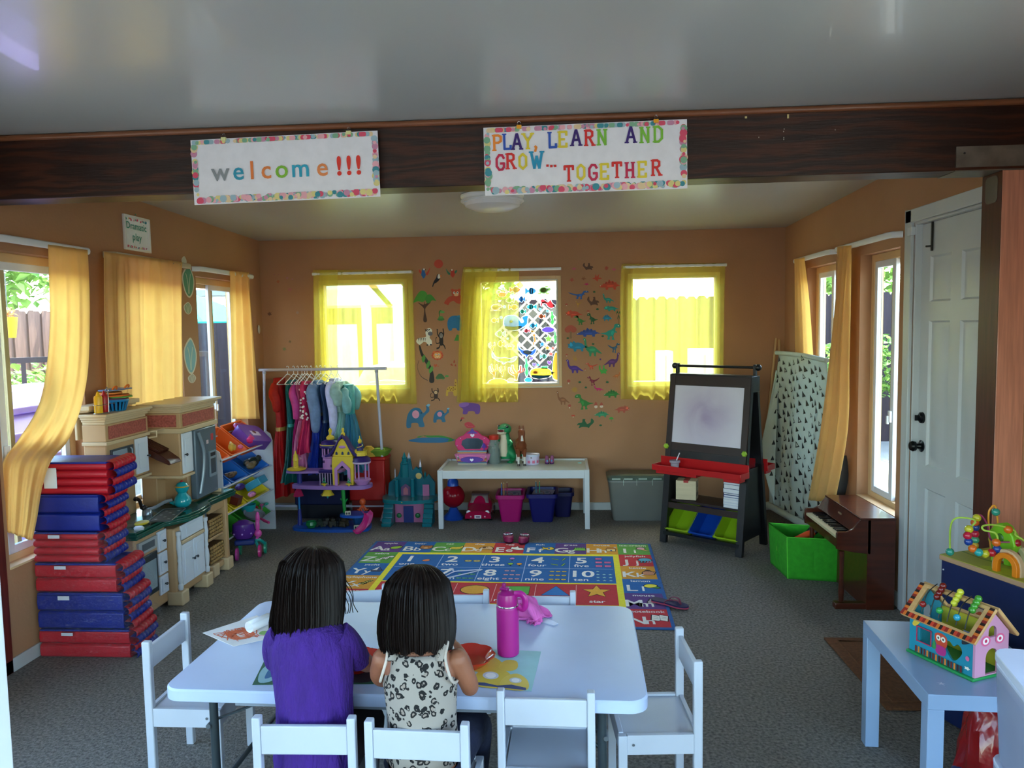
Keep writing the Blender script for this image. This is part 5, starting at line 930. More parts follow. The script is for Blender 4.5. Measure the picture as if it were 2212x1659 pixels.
# jar with red lid
p = FL(1080, 990, LZ)
t = thing('toy_jar', 'clear jar of dark toys with red lid behind the green dinosaur', 'jar', (-.615, 6.47, LZ))
MB().mat(mat('#2f4a3a', .6, var=.4, scale=50)).lathe([(0, .004), (.055, .004), (.06, .03), (.058, .12), (.04, .15), (0, .155)], n=24).build('contents', t)
MB().mat(pl('#c8d6d4', .1, alpha=.3)).lathe([(.06, 0), (.066, .01), (.066, .15), (.055, .19), (.042, .2), (.042, .215)], n=24).build('glass', t)
MB().mat(pl('#c03022', .35)).lathe([(.046, .212), (.048, .216), (.048, .248), (.044, .252), (0, .252)], n=24).build('lid', t)
t.scale = (.85, .85, .97)
# green dinosaur
p = FL(1092, 1000, LZ)
t = thing('toy_dinosaur', 'green toy dinosaur standing upright with open mouth on the white play table', 'toy dinosaur', (p.x, p.y+.06, LZ), radians(-25))
GD = pl('#1f8a56', .45); CR = pl('#d9cdb4', .5)
m = MB().mat(GD)
m.loft([((0, 0, .03), .045, .045), ((0, .005, .07), .06, .058), ((0, .005, .12), .055, .052), ((0, 0, .17), .042, .04), ((0, -.005, .20), .034, .034), ((0, -.01, .225), .03, .035)], 20)
m.ball((0, -.012, .262), (.046, .055, .045), 20).ball((.0, -.045, .275), (.032, .035, .02), 14)
for s in (-1, 1):
    m.tube(crom([(s*.035, 0, .09), (s*.062, -.01, .06), (s*.058, .01, .03), (s*.055, -.02, .012)], 5), [.034, .034, .032, .03, .027, .025, .024, .022, .02, .018, .017, .016, .017, .017, .017, .018], 12)
    m.tube(crom([(s*.038, -.01, .17), (s*.062, -.025, .15), (s*.055, -.05, .14)], 5), [.014, .014, .013, .012, .012, .011, .010, .009, .009, .008, .008], 10)
    for k in (-1, 0, 1): m.ball((s*.055+k*.012, -.042, .008), (.008, .014, .008), 8)
m.tube(crom([(0, .03, .08), (0, .09, .05), (.02, .14, .03), (.05, .16, .03)], 5), [.04-.0022*i for i in range(16)], 12); m.build('body', t)
m = MB().mat(CR).loft([((0, -.032, .05), .03, .022), ((0, -.040, .09), .036, .024), ((0, -.036, .14), .032, .022), ((0, -.026, .19), .024, .02), ((0, -.03, .225), .022, .02)], 16).ball((0, -.055, .238), (.034, .034, .014), 14); m.build('belly', t)
m = MB().mat(pl('#6a1020', .3)).ball((0, -.06, .256), (.026, .026, .013), 12); m.build('mouth', t)
m = MB().mat(pl('#f0ece0'))
for i in range(-3, 4): m.lathe([(.004, 0), (0, -.012)], (i*.008, -.078+abs(i)*.004, .268), 6).lathe([(.004, 0), (0, .010)], (i*.008, -.08+abs(i)*.004, .244), 6)
m.build('teeth', t)
for s in (-1, 1): MB().mat(pl('#14202a', .1)).ball((s*.033, -.035, .285), .011, 10).mat(pl('#eee')).ball((s*.036, -.044, .289), .0035, 6).build('eye', t)
t.scale = (1.22, 1.22, 1.1)
# toy horse
t = thing('toy_horse', 'brown and white toy horse standing on the white play table', 'toy horse', (-.375, 6.36, LZ), radians(8))
BR = mat('#7a3d1c', .5, var=.15); WH = pl('#d8d2c8', .5)
m = MB().mat(BR).tube(crom([(0, .14, .155), (0, .11, .175), (0, .04, .165), (0, -.02, .17), (0, -.05, .20), (0, -.065, .25), (0, -.07, .285)], 4), [.02, .035, .042, .045, .046, .045, .043, .042, .042, .042, .044, .046, .047, .046, .042, .038, .034, .031, .03, .029, .028, .027, .026, .025, .024], 16)
m.tube(crom([(0, -.055, .30), (0, -.085, .275), (0, -.105, .235), (0, -.112, .215)], 4), [.026, .03, .031, .03, .029, .027, .025, .023, .021, .019, .018, .017, .016], 14)
for s in (-1, 1): m.lathe([(.009, 0), (.006, .02), (0, .032)], (s*.016, -.055, .318), 8)
for x_, y_ in ((-.026, -.035), (.026, -.035), (-.026, .10), (.026, .10)): m.tube([(x_, y_, .15), (x_, y_+.006, .10), (x_, y_, .075)], [.022, .015, .011], 10)
m.build('body', t)
for x_, y_ in ((-.026, -.035), (.026, -.035), (-.026, .10), (.026, .10)): MB().mat(WH).tube([(x_, y_, .078), (x_, y_, .04), (x_, y_-.003, .018)], [.011, .009, .010], 10).mat(pl('#3a2a20')).cyl((x_, y_-.004, .018), (x_, y_-.006, 0), .011, .013, 10).build('lower_leg', t)
MB().mat(WH).tube([(0, -.088, .30), (0, -.118, .255), (0, -.125, .225)], [.008, .009, .012], 8).build('blaze', t)
MB().mat(mat('#4a2412', .8)).tube(crom([(0, -.03, .31), (.012, -.02, .27), (.016, .0, .22)], 4), .012, 8).build('mane', t); MB().mat(mat('#4a2412', .8)).tube(crom([(0, .15, .16), (.01, .175, .12), (0, .17, .05)], 4), [.012, .015, .016, .016, .015, .014, .012, .008, .004], 8).build('tail', t)
for s in (-1, 1): MB().mat(pl('#111', .2)).ball((s*.024, -.082, .283), .005, 8).build('eye', t)
# round tin
p = FL(1148, 1003, LZ)
t = thing('round_tin', 'round lilac toy drum tin with pink pattern on the white play table', 'tin', (p.x, p.y+.03, LZ))
MB().mat(pl('#d6cbe6', .35)).lathe([(0, 0), (.063, 0), (.066, .005), (.066, .07), (0, .07)], n=32).build('body', t)
MB().mat(pl('#cfd2e8', .3)).lathe([(.069, .066), (.07, .084), (.066, .088), (0, .085)], n=32).build('lid', t)
m = MB()
for k in range(8):
    a = -pi/2+(k-3.5)*.6; o_ = V((.067*cos(a), .067*sin(a), .012)); uxx = V((-sin(a), cos(a), 0))
    m.draw([('#d9708f', 's', '0,30 20,96 50,70 80,96 100,30 70,0 50,20 30,0')], o_-uxx*.012, uxx*.024, (0, 0, .03))
m.build('pattern', t); MB().mat(pl('#8a7a5a', metal=.6)).ball((0, -.068, .062), .006, 8).build('clasp', t)
# pair of tiny play shoes as one packet
p = FL(1187, 1002, LZ)
for s in (-1, 1):
    t = thing('play_shoe', '%s small translucent purple play shoe on the white play table' % ('left' if s < 0 else 'right'), 'toy shoe', (p.x+s*.021, p.y+.03, LZ), radians(-4*s), 'purple play shoes')
    MB().mat(pl('#4a2458', .25)).loft([((0, 0, 0), .019, .05), ((0, 0, .012), .02, .05)], 16).build('sole', t)
    MB().mat(pl('#b06a9c', .2, trans=.3)).loft([((0, -.0, .012), .019, .048), ((0, .008, .03), .018, .038), ((0, .018, .05), .015, .024), ((0, .024, .062), .012, .016)], 16).build('upper', t)
    MB().mat(pl('#5a9ac8')).ball((0, -.035, .028), (.008, .008, .010), 8).build('gem', t)
tag(MB().mat(pl('#8fc8c0')).box((0, 0, .003), (.03, .016, .006)).build('play_brick', loc=(.12, 6.45, LZ), bevel=.001), 'tiny teal brick near the right end of the white play table', 'toy brick')
# ================================================================ FOLDED GYM MATS
RED = mat('#b01626', .45, var=.08, scale=9, bump=.25, bscale=24); BLU = mat('#12237e', .45, var=.1, scale=9, bump=.25, bscale=24)
def gym_mat(label, x0, x1, y0, y1, z0, h, front, first, wrap, rz=0, strap=None):
    w_, d_ = x1-x0, y1-y0
    t = thing('folded_gym_mat', label, 'gym mat', ((x0+x1)/2, (y0+y1)/2, z0), rz, 'folded gym mats stacked by the left window')
    n = 4 if strap or 'striped' in label else 2; lh = h/n
    for i in range(n):
        c = front; z = lh*(i+.5)
        m = MB().mat(RED if (front == 'r') else BLU)
        # rounded slab: two fold cheeks on the camera side
        prof = [(-d_/2+.012, -lh/2+.001), (-d_/2, -lh/2+.010), (-d_/2-.003, 0), (-d_/2, lh/2-.010), (-d_/2+.012, lh/2-.001), (d_/2-.01, lh/2-.001), (d_/2, 0), (d_/2-.01, -lh/2+.001)]
        m.prism([(a, b+z) for a, b in prof], (-w_/2, 0, 0), (0, 1, 0), (0, 0, 1), w_); m.build('panel', t, bevel=.004)
    other = BLU if front == 'r' else RED
    MB().mat(BLU if front == 'r' else BLU).bx((-w_/2+.002, -d_/2-.001, h-.007), (w_/2, d_/2, h+.003)).build('top_cover', t, bevel=.004)
    # gathered pleats on the room-side end
    k = 0; A_, B_ = (RED, BLU) if first == 'r' else (BLU, RED)
    npl = max(3, int(h/.034))
    for i in range(npl):
        z = h-(i+.5)*h/npl; hh = h/npl*.62
        def f(u, v, z=z, hh=hh, i=i):
            a = v*pi*2; bulge = .5+.5*sin(u*pi); ridge = .004*sin(u*46+i*2)*(1 if v < .5 else .6)
            x = w_/2-.006+(.05+.012*sin(i*2.1))*max(0, sin(a*.5))**.6*(.75+.25*bulge)+ridge
            return V((x, -d_/2+.006+u*(d_-.02), z+u*.012-hh*cos(a*.5)))
        MB().mat(A_ if i % 2 == 0 else B_).grid(f, 60, 8).build('pleat', t, ang=50)
    if strap: MB().mat(pl('#d9dbe2', .4)).bx((-w_*.30, -d_/2-.006, h*.2), (-w_*.30+.068, -d_/2-.003, h*.84)).build('label_patch', t, bevel=.001)
    if wrap:
        W_ = PLASTIC
        def f(u, v):
            a = u*2*pi; sx_, sy_ = w_/2+.022, d_/2+.016; c_, s_ = cos(a), sin(a); p_ = .28
            x = sx_*(abs(c_)**p_)*(1 if c_ > 0 else -1); y = sy_*(abs(s_)**p_)*(1 if s_ > 0 else -1)
            if x > sx_*.7: x += .06*(.5+.5*sin(v*7+u*9))
            q = noise.noise_vector(V((x*16+z0*9, y*16, v*5+z0*30)))*.014
            return V((x+.012, y, .003+v*(h+.006)))+q*sin(v*pi)
        MB().mat(W_).grid(f, 120, 10).build('plastic_wrap', t, solid=0, ang=50)
        MB().mat(pl('#c8ccd8', .4)).bx((-w_*.22, -d_/2-.022, h*.86), (-w_*.22+.06, -d_/2-.020, h*.97)).build('label_sticker', t)
    return t
PLASTIC = bpy.data.materials.new('plastic_film'); PLASTIC.use_nodes = True
_t = PLASTIC.node_tree; _n = _t.nodes; _b = _n['Principled BSDF']; _b.inputs['Base Color'].default_value = (.85, .88, .95, 1); _b.inputs['Roughness'].default_value = .12; _b.inputs['Specular IOR Level'].default_value = .8
_tp = _n.new('ShaderNodeBsdfTransparent'); _mx = _n.new('ShaderNodeMixShader'); _nz = _n.new('ShaderNodeTexNoise'); _nz.inputs['Scale'].default_value = 18; _nz.inputs['Distortion'].default_value = 2.5
_rp = _n.new('ShaderNodeValToRGB'); _rp.color_ramp.elements[0].position = .45; _rp.color_ramp.elements[0].color = (.015, .015, .015, 1); _rp.color_ramp.elements[1].position = .8; _rp.color_ramp.elements[1].color = (.17, .17, .17, 1)
_bp = _n.new('ShaderNodeBump'); _bp.inputs['Strength'].default_value = .9; _bp.inputs['Distance'].default_value = .03
_t.links.new(_nz.outputs[0], _rp.inputs[0]); _t.links.new(_nz.outputs[0], _bp.inputs['Height']); _t.links.new(_bp.outputs[0], _b.inputs['Normal']); _t.links.new(_rp.outputs[0], _mx.inputs[0])
_t.links.new(_tp.outputs[0], _mx.inputs[1]); _t.links.new(_b.outputs[0], _mx.inputs[2]); _t.links.new(_mx.outputs[0], _n['Material Output'].inputs[0])
YFM = 3.59
bz = [YY(150, r_, YFM).z for r_ in (1428, 1360, 1281, 1217, 1150, 1069, 998)]; bz[0] = 0
for i, (lab, px, fr_, wr, st) in enumerate((('bottom folded gym mat of the stack, red front inside plastic wrap', (46, 280), 'r', 1, 0), ('blue fronted folded gym mat in plastic, second from the floor', (40, 266), 'b', 1, 0),
        ('red fronted folded gym mat in plastic, third from the floor', (26, 250), 'r', 1, 0), ('red striped folded gym mat in plastic, just below the blue unwrapped one', (4, 212), 'r', 1, 0),
        ('unwrapped blue fronted folded gym mat under the top one', (10, 213), 'b', 0, 0), ('topmost folded gym mat, unwrapped red with a white label patch', (20, 231), 'r', 0, 1))):
    row = ((1428, 1360, 1281, 1217, 1150, 1069)[i]+(1360, 1281, 1217, 1150, 1069, 998)[i])/2
    gym_mat(lab, max(YY(px[0], row, YFM).x, XL+.03), YY(px[1], row, YFM).x, YFM, 3.80, bz[i]+.001, bz[i+1]-bz[i]-.005, fr_, 'r', wr, 0, st)
# ================================================================ TOY KITCHEN
TAN = mat('#b8936a', .5, var=.06, scale=5, bump=.05, bscale=200); CRM = pl('#c9b08c', .5); GRN = mat('#0c4a3c', .25, var=.12, scale=4, coat=.4); WD = pl('#d5dbe6', .4); GRY = pl('#5d6b78', .35, metal=.2); BRICK = mat('#a35348', .8, var=.35, scale=90)
t = thing('toy_kitchen', 'large beige plastic toy kitchen with green counter along the left wall', 'play kitchen', (-2.5, 4.5, 0)); K_ = dict(parent=t, world=True)
XB = -2.66
# lower cabinets: stove, sink, basket tower
MB().mat(TAN).bx((XB, 3.99, .03), (-2.40, 4.32, .50)).build('stove_cabinet', bevel=.012, **K_)
MB().mat(TAN).bx((XB, 4.32, .05), (-2.345, 4.72, .47)).build('sink_cabinet', bevel=.012, **K_)
m = MB().mat(TAN); m.bx((XB, 4.72, .04), (-2.38, 4.80, .49)).bx((XB, 5.02, .04), (-2.35, 5.06, .49)).bx((XB, 4.80, .04), (XB+.03, 5.02, .49)).bx((XB, 4.80, .04), (-2.36, 5.02, .08)).bx((XB, 4.80, .25), (-2.37, 5.02, .27)).bx((XB, 4.80, .44), (-2.36, 5.02, .49)); m.build('basket_cabinet', bevel=.006, **K_)
for y_, x_ in ((4.05, -2.40), (4.36, -2.32), (4.68, -2.32), (4.86, -2.36), (5.03, -2.34)):
    MB().mat(CRM).bx((x_-.09, y_-.045, 0), (x_+.01, y_+.04, .085)).build('foot', bevel=.008, **K_)
# worktop with bowed centre
def wt(z): return [(XB-.01, 3.95), (-2.36, 3.95), (-2.36, 4.24), (-2.33, 4.29), (-2.28, 4.37), (-2.262, 4.52), (-2.28, 4.66), (-2.33, 4.74), (-2.335, 4.80), (-2.31, 5.10), (XB-.01, 5.10)]
P = wt(0)
m = MB().mat(GRN)
for z0_, g, dz in ((.505, 0, .018), (.523, .006, .014), (.537, -.004, .013)):
    m.prism([(x+(g if x > -2.6 else 0), y) for x, y in P], (0, 0, z0_), (1, 0, 0), (0, 1, 0), dz)
m.build('worktop', bevel=.004, **K_)
MB().mat(pl('#0a3a30', .4)).lathe([(.001, .552), (.1, .552), (.12, .5515), (.125, .5505)], (-2.45, 4.55, 0), 28, sy=1.2).build('sink_basin', **K_)
MB().mat(pl('#0a3a30', .3)).lathe([(0, .555), (.055, .557), (.068, .553), (.07, .5505)], (-2.44, 4.10, 0), 28).build('stove_burner', **K_)
MB().mat(pl('#cdd2da', .3)).lathe([(.018, .5505), (.02, .562), (.014, .57), (0, .571)], (-2.385, 4.02, 0), 16, sx=1.5).build('stove_knob', **K_)
def door(name, x, y0, y1, z0, z1, knob=None, c=WD, arch=True):
    m = MB().mat(c).bx((x, y0, z0), (x+.012, y1, z1)); o = m.build(name, bevel=.003, **K_)
    w_ = y1-y0; h_ = z1-z0
    m = MB().mat(c); m.bx((x+.012, y0+w_*.2, z0+h_*.14), (x+.016, y1-w_*.2, z1-h_*.14)); r = m.build('raised_panel', t, world=True, bevel=.003); r.parent = o; r.matrix_parent_inverse = Matrix.Identity(4)
    if knob:
        kn = MB().mat(pl('#4a4f58', .25, metal=.7)).cyl((x+.012, knob[0], knob[1]), (x+.024, knob[0], knob[1]), .004).ball((x+.028, knob[0], knob[1]), (.007, .009, .009), 10).build('knob', o)
        kn.matrix_parent_inverse = Matrix.Identity(4)
    return o
door('drawer_front', -2.345, 4.38, 4.66, .385, .475)
MB().mat(CRM).bx((-2.345, 4.375, .36), (-2.325, 4.665, .382)).build('drawer_lip', bevel=.006, **K_)
door('cabinet_door', -2.345, 4.375, 4.515, .105, .355, (4.50, .24)); door('cabinet_door', -2.345, 4.522, 4.662, .105, .355, (4.54, .24))
for y_ in (4.345, 4.69):
    MB().mat(pl('#c9cdd4', .4)).lathe([(.012, .09), (.016, .1), (.016, .12), (.010, .13), (.015, .16), (.017, .2), (.013, .24), (.009, .255), (.014, .27), (.010, .29), (.014, .33), (.017, .36), (.012, .40), (.010, .42), (.016, .43), (.016, .45)], (-2.335, y_, 0), 14).build('turned_column', **K_)
m = MB().mat(pl('#2a3238', .3)).bx((-2.40, 4.01, .14), (-2.388, 4.20, .38)).mat(pl('#8fa0a8', .2)).bx((-2.388, 4.03, .17), (-2.384, 4.18, .34)); m.build('oven_door', bevel=.004, **K_)
MB().mat(pl('#a9adaf', .35)).bx((-2.40, 4.01, .40), (-2.385, 4.20, .47)).mat(pl('#5a6066')).bx((-2.385, 4.04, .415), (-2.383, 4.17, .455)).build('oven_control_panel', bevel=.002, **K_)
door('side_drawer', -2.40, 4.215, 4.31, .36, .48, (4.26, .42)); door('side_drawer', -2.40, 4.215, 4.31, .22, .35, (4.26, .29)); door('side_drawer', -2.40, 4.215, 4.31, .10, .21, (4.26, .16))
MB().mat(GRY).bx((-2.40, 4.725, .10), (-2.375, 4.795, .47)).build('dishwasher_panel', bevel=.003, **K_)
# wicker look baskets
for z_ in (.09, .275):
    m = MB().mat(mat('#5a3d22', .6)).bx((XB+.06, 4.81, z_), (-2.375, 5.01, z_+.12)); b_ = m.build('basket', **K_)
    for r in range(5):
        for c in range(6):
            o = MB().mat(mat('#a07c48', .6, var=.25)).ball((-2.372, 4.826+c*.034+(r % 2)*.008, z_+.014+r*.024), (.008, .018, .012), 8).build('woven_strand', b_)
            if b_.parent: o.matrix_parent_inverse = Matrix.Identity(4)
# upper left cupboard with microwave
def cornice(m, x0, y0, x1, y1, z, flare=.03):
    for dz, g, h_ in ((0, 0, .016), (.016, .010, .014), (.030, .02, .014), (.044, flare, .016)): m.bx((x0, y0-g, z+dz), (x1+g, y1+g, z+dz+h_))
MB().mat(TAN).bx((XB, 3.99, .80), (-2.53, 4.40, 1.06)).build('upper_cabinet', bevel=.006, **K_)
m = MB().mat(CRM); cornice(m, XB, 3.99, -2.53, 4.40, 1.145); m.bx((XB, 3.975, 1.03), (-2.515, 4.415, 1.05)); m.build('cornice', bevel=.003, **K_)
MB().mat(TAN).bx((XB, 3.985, 1.05), (-2.525, 4.41, 1.145)).build('frieze', bevel=.003, **K_)
MB().mat(BRICK).bx((-2.525, 4.01, 1.062), (-2.521, 4.385, 1.135)).build('brick_strip', **K_)
MB().mat(pl('#39434c', .3)).bx((-2.53, 4.02, .87), (-2.52, 4.24, 1.0)).mat(pl('#8c9aa6', .25)).bx((-2.52, 4.03, .88), (-2.516, 4.17, .99)).tube([(-2.51, 4.19, .89), (-2.50, 4.19, .90), (-2.50, 4.19, .98), (-2.51, 4.19, .99)], .005).build('microwave', bevel=.002, **K_)
door('cupboard_door', -2.53, 4.26, 4.39, .815, 1.025, (4.375, .91))
MB().mat(CRM).bx((XB, 3.985, .785), (-2.515, 4.41, .80)).build('cupboard_lip', bevel=.003, **K_)
MB().mat(TAN).bx((XB, 3.99, .55), (XB+.03, 4.42, .80)).build('back_panel', bevel=.004, **K_)
# towel rail and plate rack between the cupboards
MB().mat(CRM).tube([(-2.53, 4.41, 1.045), (-2.49, 4.44, 1.05), (-2.49, 4.54, 1.05)], .006, 8).tube([(-2.49, 4.44, 1.05), (-2.49, 4.44, 1.015), (-2.53, 4.42, 1.01)], .006, 8).build('towel_rail', **K_)
BRN = pl('#4a2015', .3)
MB().mat(BRN).prism([(-2.65, 1.0), (-2.46, .905), (-2.405, .865), (-2.395, .845), (-2.41, .84), (-2.47, .865), (-2.65, .955)], (0, 4.545, 0), (1, 0, 0), (0, 0, 1), .13).build('rack_shelf', bevel=.004, **K_)
for k in range(7): y_ = 4.425+k*.018; MB().mat(BRN).bar((-2.64, y_, 1.006), (-2.47, y_, .920), .008, .012).build('rack_slat', **K_)
# upper right tower with fridge
MB().mat(TAN).bx((XB, 4.54, .555), (XB+.10, 4.66, .76)).bx((XB, 4.54, .74), (-2.40, 4.99, 1.06)).build('upper_cabinet', bevel=.006, **K_)
MB().mat(TAN).prism([(XB, .55), (-2.50, .55), (-2.49, .62), (-2.45, .70), (-2.40, .745), (XB, .745)], (0, 4.64, 0), (1, 0, 0), (0, 0, 1), .0-.10).build('bracket_panel', bevel=.004, **K_)
MB().mat(TAN).bx((XB, 4.66, .551), (-2.42, 4.99, .74)).build('fridge_housing', bevel=.004, **K_)
m = MB().mat(CRM); cornice(m, XB, 4.54, -2.39, 5.0, 1.145, .04); m.bx((XB, 4.52, 1.02), (-2.375, 5.015, 1.05)); m.build('cornice', bevel=.003, **K_)
MB().mat(TAN).bx((XB, 4.53, 1.05), (-2.385, 5.005, 1.145)).build('frieze', bevel=.003, **K_)
MB().mat(BRICK).bx((-2.385, 4.56, 1.06), (-2.381, 4.98, 1.135)).build('brick_strip', **K_); MB().mat(BRICK).bx((XB+.02, 4.526, 1.06), (-2.41, 4.53, 1.135)).build('brick_strip', **K_)
door('cupboard_door', -2.40, 4.555, 4.68, .76, 1.015, (4.575, .88))
MB().mat(CRM).bx((XB, 4.53, .735), (-2.385, 4.69, .752)).build('cupboard_lip', bevel=.003, **K_)
m = MB().mat(GRY).bx((-2.42, 4.69, .565), (-2.375, 4.985, 1.018)); m.build('fridge_door', bevel=.008, **K_)
MB().mat(pl('#7d8b98', .3, metal=.2)).tube(crom([(-2.37, 4.715, .60), (-2.355, 4.745, .75), (-2.352, 4.75, .88), (-2.368, 4.72, 1.0)], 5), .011, 8).build('fridge_handle', **K_)
m = MB().mat(pl('#7f8d99', .3)).bx((-2.375, 4.86, .68), (-2.366, 4.955, .85)).mat(pl('#39444e')).bx((-2.366, 4.872, .70), (-2.3655, 4.943, .80)).mat(pl('#1c2228')).bx((-2.366, 4.872, .815), (-2.3655, 4.943, .84)); m.build('water_dispenser', bevel=.002, **K_)
MB().mat(pr('#d9c0c4')).bx((-2.375, 4.84, .905), (-2.3745, 4.87, .93)).build('small_sticker', **K_)
MB().mat(pr('#b8343c')).bx((-2.375, 4.905, .92), (-2.3745, 4.94, .965)).build('small_sticker', **K_)
MB().mat(CRM).bx((-2.66, 4.98, .551), (-2.36, 5.0, .575)).build('fridge_plinth', bevel=.006, **K_)
# faucet
MB().mat(pl('#98a0a8', .2, metal=.5)).lathe([(.03, .55), (.028, .575), (.02, .585), (0, .586)], (-2.53, 4.36, 0), 14).tube(crom([(-2.53, 4.37, .578), (-2.50, 4.40, .585), (-2.47, 4.46, .605), (-2.45, 4.50, .607)], 5), .011, 8).build('faucet', **K_)
MB().mat(pl('#231a1a', .3)).ball((-2.545, 4.35, .595), .018, 10).tube(crom([(-2.55, 4.34, .59), (-2.555, 4.33, .64), (-2.56, 4.30, .665), (-2.555, 4.28, .66)], 5), .010, 8).build('faucet_handle', **K_)
# high shelf at the back wall
m = MB().mat(CRM).bx((XL+.015, 3.99, 1.215), (XL+.10, 4.46, 1.225)).bx((XL+.015, 3.975, 1.225), (XL+.115, 4.475, 1.25)).bx((XL+.015, 3.99, 1.06), (XL+.03, 4.46, 1.215)); t2 = None
m.build('back_ledge', bevel=.003, **K_)
CT = .5515
# baking tray, teal kettle, yellow disc on the counter
tr_ = thing('baking_tray', 'grey toy baking tray with pale spots on the green counter', 'tray', (-2.37, 4.30, CT+.012), radians(12))
MB().mat(pl('#4f5452', .35, metal=.3)).prism(rrect(.13, .30, .015), (0, 0, -.004), (1, 0, 0), (0, 1, 0), .004).tube([(x, y, .003) for x, y in rrect(.13, .30, .015)], .004, 6, closed=True).build('pan', tr_)
for i in range(3):
    for j in range(5):
        if (i+j) % 2 == 0: MB().mat(pl('#b9bcb8')).lathe([(0, .0005), (.008, .0006), (.009, .0001)], (-.035+i*.035, -.10+j*.05, .0005), 10).build('spot', tr_)
kt = thing('toy_kettle', 'round teal toy kettle with red topped lid in the green sink', 'kettle', (-2.41, 4.56, CT+.002))
TE = pl('#1694a0', .15, coat=.5)
MB().mat(TE).lathe([(0, 0), (.035, 0), (.05, .015), (.053, .035), (.045, .06), (.028, .08), (.026, .088), (.038, .105), (.042, .125), (.036, .135), (0, .14)], n=28).build('body', kt)
MB().mat(pl('#b08a2a', .3)).lathe([(.040, .122), (.043, .127), (.040, .132)], n=28).build('gold_band', kt); MB().mat(TE).lathe([(.037, .131), (.03, .146), (.014, .155), (0, .157)], n=24).build('lid', kt)
MB().mat(pl('#b02a2a', .3)).ball((0, 0, .160), (.009, .009, .007), 10).build('lid_knob', kt)
MB().mat(TE).tube([(-.045, 0, .02), (-.075, 0, .025), (-.085, 0, .04)], [.016, .012, .01], 10).build('spout', kt)
yd = thing('toy_pie', 'yellow round play food on the stove burner', 'play food', (-2.42, 4.11, CT+.008)); MB().mat(mat('#c9b22e', .5, var=.15)).lathe([(0, 0), (.04, 0), (.044, .006), (.038, .012), (0, .013)], n=24, sx=.8, sy=1.2).build('body', yd)
# basket, condiments, caddy on the upper left cupboard
UT = 1.206
bk = thing('plastic_basket', 'blue slotted plastic basket of play food on the left cupboard top', 'basket', (-2.575, 4.17, UT))
BL = pl('#1272a8', .35)
m = MB().mat(BL).lathe([(0, 0), (.052, 0), (.055, .004)], n=24).lathe([(.07, .052), (.074, .058), (.072, .066), (.068, .064)], n=24); m.build('rim_and_base', bk)
for k in range(20):
    a = 2*pi*k/20; MB().mat(BL).bar((.054*cos(a), .054*sin(a), .002), (.070*cos(a), .070*sin(a), .056), .011, .003, upv=(cos(a), sin(a), 0)).build('slat', bk)
MB().mat(pl('#1a1430')).lathe([(0, .01), (.045, .01), (.055, .045), (0, .05)], n=20).build('lining', bk)
for i, (lb, c, dx, dy, dz, s_) in enumerate((('orange flat play food piece on top of the blue basket', '#d9681f', .0, .0, .088, (.075, .085, .008)), ('green leaf shaped play food in the blue basket', '#5f9a3a', .01, .03, .078, (.065, .075, .005)), ('purple play food slice in the blue basket', '#5a2a4a', -.01, -.01, .070, (.07, .07, .005)), ('red play food slice in the blue basket', '#b8402a', 0, .02, .0625, (.06, .075, .005)), ('orange frilly play food draped over the blue basket', '#e07a2a', -.005, -.035, .104, (.06, .07, .007)))):
    tag(MB().mat(mat(c, .6, var=.15)).lathe([(0, -.006), (1, -.004), (1.02, 0), (1, .004), (0, .006)], (0, 0, 0), 22, sx=s_[0], sy=s_[1], fn=lambda a, i: 1+.05*sin(a*7)).build('play_food', loc=(-2.575+dx, 4.17+dy, UT+dz)), lb, 'play food', 'play food in the blue basket')
tray2 = thing('handled_tray', 'blue and orange flat toy tray with handle holes above the basket', 'tray', (-2.575, 4.18, UT+.122))
MB().mat(pl('#4a6a9a', .3)).prism(rrect(.11, .20, .03), (0, 0, -.004), (1, 0, 0), (0, 1, 0), .006).build('plate', tray2)
for s in (-1, 1): MB().mat(pl('#d9681f', .3)).tube(crom([(.03, s*.06-.02, .002), (.04, s*.06-.01, .018), (.04, s*.06+.01, .018), (.03, s*.06+.02, .002)], 4), .005, 8).build('handle', tray2)
for i, (lb, c, dy) in enumerate((('yellow mustard shaped toy bottle in the wire caddy', '#e0ac1c', 3.985), ('red ketchup shaped toy bottle in the wire caddy', '#a81a1c', 4.04))):
    b_ = thing('toy_bottle', lb, 'toy bottle', (-2.56, dy+.005, UT+.006))
    MB().mat(pl(c, .3)).lathe([(0, 0), (.021, 0), (.022, .004), (.022, .085), (.018, .095), (0, .096)], n=20).build('body', b_); MB().mat(pl(c, .3)).lathe([(.012, .095), (.010, .103), (.004, .118), (.0, .119)], n=14).build('nozzle', b_)
cd = thing('wire_caddy', 'chrome wire condiment caddy with loop handle on the left cupboard top', 'caddy', (-2.56, 4.03, UT)); WR = pl('#c9c9c9', .15, metal=.9)
for z_ in (.004, .05):
    for dy in (-.04, .015, .07): MB().mat(WR).tube([(.027*cos(a*pi/8), dy+.027*sin(a*pi/8), z_) for a in range(16)], .0015, 5, closed=True).build('ring', cd)
for dy in (-.067, -.0125, .0425, .097): MB().mat(WR).cyl((0, dy, .0), (0, dy, .05), .0015, n=5).build('upright', cd)
MB().mat(WR).tube(crom([(.026, .0125-.002, .004), (.026, .012, .10), (.02, .0, .125), (.02, .012, .145), (.02, .026, .125), (.026, .014, .10)], 4), .002, 6).build('loop_handle', cd)
cb = thing('picture_block', 'white card with brown seed picture and green edge on the shelf', 'picture card', (XL+.075, 4.40, 1.0), 0)
MB().mat(pr('#2f5a3a')).bx((-.008, -.045, .07), (0, .045, .155)).mat(pr('#e4e0d2')).bx((0, -.038, .077), (.001, .038, .148)).build('card', cb); MB().draw([('#4a3020', 's', '20,10 10,60 40,96 86,90 90,40 60,6')], (.0012, -.022, .09), (0, .044, 0), (0, 0, .045)).build('picture', cb)
